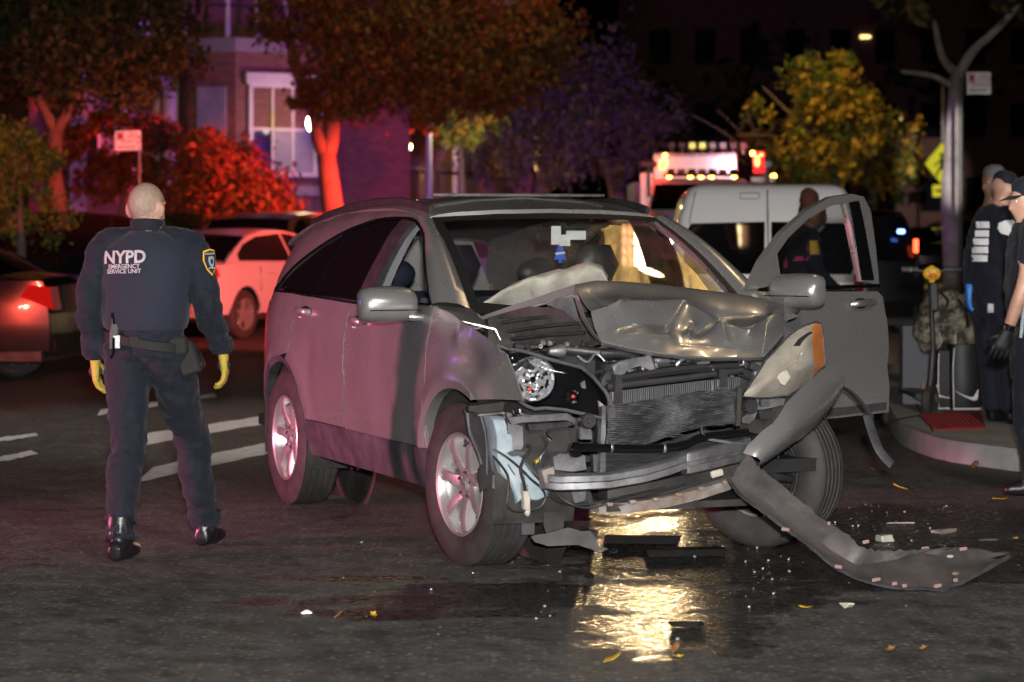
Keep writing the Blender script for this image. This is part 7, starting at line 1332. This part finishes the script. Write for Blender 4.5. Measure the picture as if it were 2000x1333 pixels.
tree('street_tree', 'dark leaning street tree with a red lit trunk at the left edge', A(118, 420, 38), [([A(120, 640, 38), A(116, 420, 38), A(106, 340, 38), A(108, 250, 38)], [.17, .14, .12, .12]), ([A(108, 260, 38), A(60, 150, 38), A(20, 20, 38)], [.09, .04]), ([A(108, 260, 38), A(180, 150, 38), A(280, 60, 38)], [.09, .03])],
    [(A(120, 90, 38), (1.3, 1.4, .9), 3600), (A(300, 70, 38), (.9, 1.2, .7), 2200), (A(0, 60, 38), (1.0, 1.2, .8), 1800), (A(230, 180, 38), (.8, 1, .4), 1300), (A(190, 20, 37), (1.5, 1, .6), 2000)], .11, ['leaf_dark', 'leaf_green'], 3, cl=.42)
tree('shrub', 'red lit spreading leaves above the dark parked wagon', A(235, 480, 47.5), [([A(240, 640, 47.5), A(238, 420, 47.5), A(245, 330, 47.5)], [.09, .07, .05])],
    [(A(150, 285, 47.5), (.6, .7, .35), 900), (A(250, 330, 47.5), (.8, .8, .35), 1500), (A(300, 260, 47.5), (.6, .8, .35), 1000), (A(210, 245, 47.5), (.6, .8, .25), 700), (A(200, 360, 47.5), (.6, .7, .35), 700)], .12, ['leaf_rust', 'leaf_autumn'], 4, 'tree', cl=.36)
tree('shrub', 'warm lit olive bush at the left edge above the black car', A(40, 470, 29), [([A(45, 660, 29), A(42, 480, 29), A(40, 380, 29)], [.06, .05, .03])],
    [(A(35, 300, 29), (.32, .4, .27), 1600), (A(80, 320, 29), (.22, .4, .2), 900), (A(10, 360, 29), (.3, .4, .3), 1100), (A(45, 262, 29), (.14, .3, .10), 350), (A(60, 430, 29.5), (.5, .4, .35), 900), (A(10, 270, 29), (.2, .3, .2), 500)], .075, ['leaf_olive', 'leaf_lime'], 5, 'bush', cl=.4)
for k, (px, sd, tr_) in enumerate(((1062, 11, [(1058, 640), (1058, 390), (1066, 320), (1085, 240)]), (1195, 12, [(1212, 640), (1208, 390), (1196, 335), (1165, 285), (1130, 240)]))):
    Y = 62+2*k; tree('weeping_tree', ('drooping tree with pale trunk behind the low lantern', 'drooping tree with a bent violet trunk right of the thin distant sign')[k], A(tr_[1][0], 400, Y), [([A(x, y, Y) for x, y in tr_], [.26, .22, .19, .14, .10][:len(tr_)]), ([A(tr_[2][0], tr_[2][1], Y), A(tr_[2][0]+34, tr_[2][1]-70, Y), A(tr_[2][0]+40, tr_[2][1]-180, Y)], [.14, .06]), ([A(tr_[3][0], tr_[3][1], Y), A(tr_[3][0]-70, tr_[3][1]-50, Y), A(tr_[3][0]-120, tr_[3][1]-40, Y)], [.11, .04])],
        [(A(px-110+d, 215+e, Y-.8), (1.0, 1.1, .7), 850) for d, e in ((0, 30), (60, -30), (120, 0), (180, 20), (90, -80), (10, -50))]+[(A(px-130+d, 285+e, Y-1), (.30, .8, .55), 260) for d, e in ((0, 20), (45, 30), (90, 15), (150, 25), (190, 0))], .15, ['leaf_grey', 'leaf_olive', 'leaf_grey'], sd, droop=.35, cl=.5)
tree('street_tree', 'small tree with lime green leaves right of the lamp post', A(905, 400, 57), [([A(905, 640, 57), A(903, 400, 57), A(900, 280, 57)], [.09, .07, .05])], [(A(880, 240, 57), (.5, .5, .45), 900), (A(910, 255, 57), (.45, .5, .4), 800), (A(960, 240, 57), (.4, .5, .25), 400)], .13, ['leaf_lime', 'leaf_yellow', 'leaf_green'], 14, cl=.4)
lamp('lawn_lamp_light', tuple(A(925, 262, 55.2)), 130, (1, .85, .35), 'POINT', .1)
tree('street_tree', 'golden leaved tree lit by a street lamp above the white van', A(1640, 440, 55), [([A(1645, 640, 55), A(1640, 420, 55), A(1625, 300, 55), A(1612, 180, 55)], [.16, .13, .11, .06]), ([A(1625, 310, 55), A(1570, 250, 55), A(1490, 170, 55)], [.07, .02]), ([A(1630, 320, 55), A(1540, 270, 55), A(1440, 265, 55)], [.05, .012])],
    [(A(1600, 150, 55), (.8, .8, .45), 1500), (A(1640, 220, 55), (.9, .9, .55), 2400), (A(1600, 190, 54.5), (.5, .6, .35), 900), (A(1660, 270, 55), (.8, .9, .45), 1800), (A(1580, 300, 55), (.7, .8, .3), 1100), (A(1620, 330, 55), (.9, .8, .25), 1300), (A(1560, 240, 55), (.4, .6, .35), 500), (A(1700, 240, 55.5), (.6, .7, .6), 900), (A(1500, 215, 55), (.45, .5, .4), 130), (A(1650, 120, 55), (.3, .4, .25), 250), (A(1720, 300, 56.2), (1.1, .8, .8), 1300), (A(1560, 340, 56.2), (1.2, .8, .5), 1200)], .15, ['leaf_yellow', 'leaf_olive', 'leaf_lime', 'leaf_green', 'leaf_yellow'], 15, cl=.38)
tree('street_tree', 'bare brown thicket of twigs and leaves left of the golden tree', A(1500, 440, 58), [([A(1505, 640, 58), A(1500, 400, 58), A(1490, 330, 58)], [.12, .09, .06])]+[([A(1490, 340, 58), A(1490+d, 270, 58), A(1470+2*d, 200+abs(d)*.4, 58)], [.03, .008]) for d in (-60, -35, -10, 15, 40, 70)], [(A(1470, 270, 58), (.7, .6, .5), 350), (A(1530, 300, 58), (.7, .6, .4), 450)], .13, ['leaf_olive', 'leaf_rust'], 16, cl=.5)
tree('plane_tree', 'tall mottled trunk with bare limbs lit violet behind the scooter', A(1862, 560, 40), [([A(1866, 640, 40), A(1860, 520, 40), A(1856, 380, 40), A(1862, 240, 40), A(1872, 140, 40)], [.19, .165, .15, .14, .13]), ([A(1872, 150, 40), A(1900, 100, 40), A(1945, 60, 40), A(1990, 10, 40)], [.09, .05]), ([A(1870, 145, 40), A(1840, 110, 40.5), A(1825, 40, 41)], [.08, .04]), ([A(1864, 170, 40), A(1820, 148, 40), A(1760, 140, 40)], [.06, .03])], [(A(1990, -20, 40), (.9, 1, .5), 500), (A(1800, -10, 40), (.9, 1, .4), 400)], .12, ['leaf_dark', 'leaf_olive'], 17, bark='bark_mottled')
b = MB(); 
for k in range(1): link('treeline', leaves([((x, 128+6*sin(x), 9+3*sin(x*1.7)), (7, 4, 6), 700) for x in range(-30, 46, 8)], .9, ['leaf_dark', 'leaf_green'], 30, cl=.5))['kind'] = 'stuff'
# ------------------------------------------------------------------ bits on the road
mat('glass_shard', (.42, .46, .48), .12, spec=.8); mat('leaf_fallen', (.55, .34, .03), .6); mat('leaf_brown', (.24, .11, .03), .7)
rnd = random.Random(77)
LEAF = None
def fallen(px, py, s, m_, lab, rz):
    p = ground(px, py); b = MB(); b.loft([[V((x, -w_, z)), V((x, 0, z-.006)), V((x, w_, z))] for x, w_, z in ((-.5*s, .01*s, .006), (-.3*s, .22*s, .012), (0, .3*s, .014), (.3*s, .18*s, .02), (.55*s, .01, .03))], 0, False, False); b.thick(.001); o = b.build('fallen_leaf', m_, None, 0); o.location = p; o.rotation_euler = (rnd.uniform(-.2, .2), rnd.uniform(-.2, .2), rz); tag(o, lab, 'leaf', 'fallen leaves on the wet road')
for i, (px, py, s, m_, lab) in enumerate(((1738, 1277, .06, 'leaf_brown', 'orange fallen leaf below the bumper trim near the bottom edge'), (1800, 1274, .045, 'leaf_brown', 'small orange leaf right of the larger orange leaf'), (1760, 957, .09, 'leaf_fallen', 'yellow leaf standing on the road between the wheel and the officer boots'), (1575, 1192, .07, 'leaf_fallen', 'curled yellow leaf below the dragging trim'), (1195, 1294, .06, 'leaf_fallen', 'yellow leaf in the golden glare at the bottom'), (1325, 1288, .07, 'leaf_fallen', 'leaf at the lower right of the golden glare'), (1320, 1272, .05, 'leaf_brown', 'brown leaf within the golden glare'), (730, 1208, .05, 'leaf_fallen', 'lone yellow leaf on the dark road below the front wheel'), (1905, 912, .10, 'leaf_brown', 'brown leaf by the corner kerb'), (1715, 922, .09, 'leaf_brown', 'brown leaf near the loose arch strip'), (1952, 978, .10, 'leaf_fallen', 'leaf lying before the officer boots'), (1985, 1057, .06, 'leaf_fallen', 'leaf beyond the tip of the trim'), (660, 1208, .035, 'leaf_brown', 'tiny leaf left of the lone yellow leaf'), (1585, 853, .1, 'leaf_brown', 'leaf in the gutter behind the wheel'))): fallen(px, py, s, m_, lab, rnd.uniform(0, 6))
def shard(name, px, py, dims, m_, lab, rz=0, tilt=0):
    p = ground(px, py); b = MB(); b.box((0, 0, dims[2]/2), dims, 0, bev=.004); b.v = [v+V((mnoise.noise(v*40), mnoise.noise(v*40+V((3, 0, 0))), 0))*.03 for v in b.v]; o = b.build(name, m_, None, 30); o.location = p+V((0, 0, .001)); o.rotation_euler = (tilt, 0, rz); tag(o, lab, 'debris', 'broken pieces on the road')
for a in ((1730, 1058, (.08, .05, .03), 'cream_plastic', 'white plastic block right of the dragging trim', .3), (1845, 1042, (.12, .05, .02), 'lens_hazy', 'clear plastic fragment on the road right of the wheel', .7), (1760, 1024, (.13, .02, .008), 'cream_plastic', 'pale plastic strip lying on the road behind the trim', .05), (1658, 1188, (.05, .03, .02), 'cream_plastic', 'white chip below the dragging trim', .5), (600, 1200, (.018, .018, .015), 'thread_white', 'tiny white pebble on the dark road at the lower left', 0), (1930, 1056, (.1, .03, .008), 'alu', 'thin bright sliver near the right edge', .1), (1460, 1042, (.2, .12, .04), 'debris_black', 'broken black plastic under the bumper', .4), (1255, 1062, (.35, .07, .035), 'debris_black', 'long black plastic strip lying in the bright glare', -.05), (1340, 1085, (.36, .10, .03), 'debris_black', 'black plastic plate beside the bright glare', .1), (1130, 1058, (.16, .06, .05), 'dirty_black', 'black broken bracket by the front wheel', .3), (1150, 1130, (.03, .06, .02), 'debris_black', 'small black piece in the spilled fluid', .2), (1340, 1225, (.10, .03, .02), 'debris_black', 'short black piece in the golden glare', -.3), (1575, 1015, (.18, .08, .04), 'grey_plastic', 'grey plastic scrap beneath the bumper trim', .2)): shard('broken_piece', *a)
b = MB()
for k in range(520):
    px, py = (rnd.gauss(1540, 200), 975+abs(rnd.gauss(0, 75))) if k % 3 else (rnd.gauss(1250, 330), 1040+abs(rnd.gauss(0, 90))); p = ground(px, py); s = rnd.choice((.0015, .002, .002, .003, .003, .004, .008))
    if p.x < -2 or py > 1330: continue
    b.box(p+V((0, 0, s*.4)), (s, s*rnd.uniform(.5, 1.2), s*.8), 0, Matrix.Rotation(rnd.uniform(0, 3), 4, 'Z') @ Matrix.Rotation(rnd.uniform(-.6, .6), 4, 'X'))
b.build('broken_glass', 'glass_shard', None, 0)['kind'] = 'stuff'
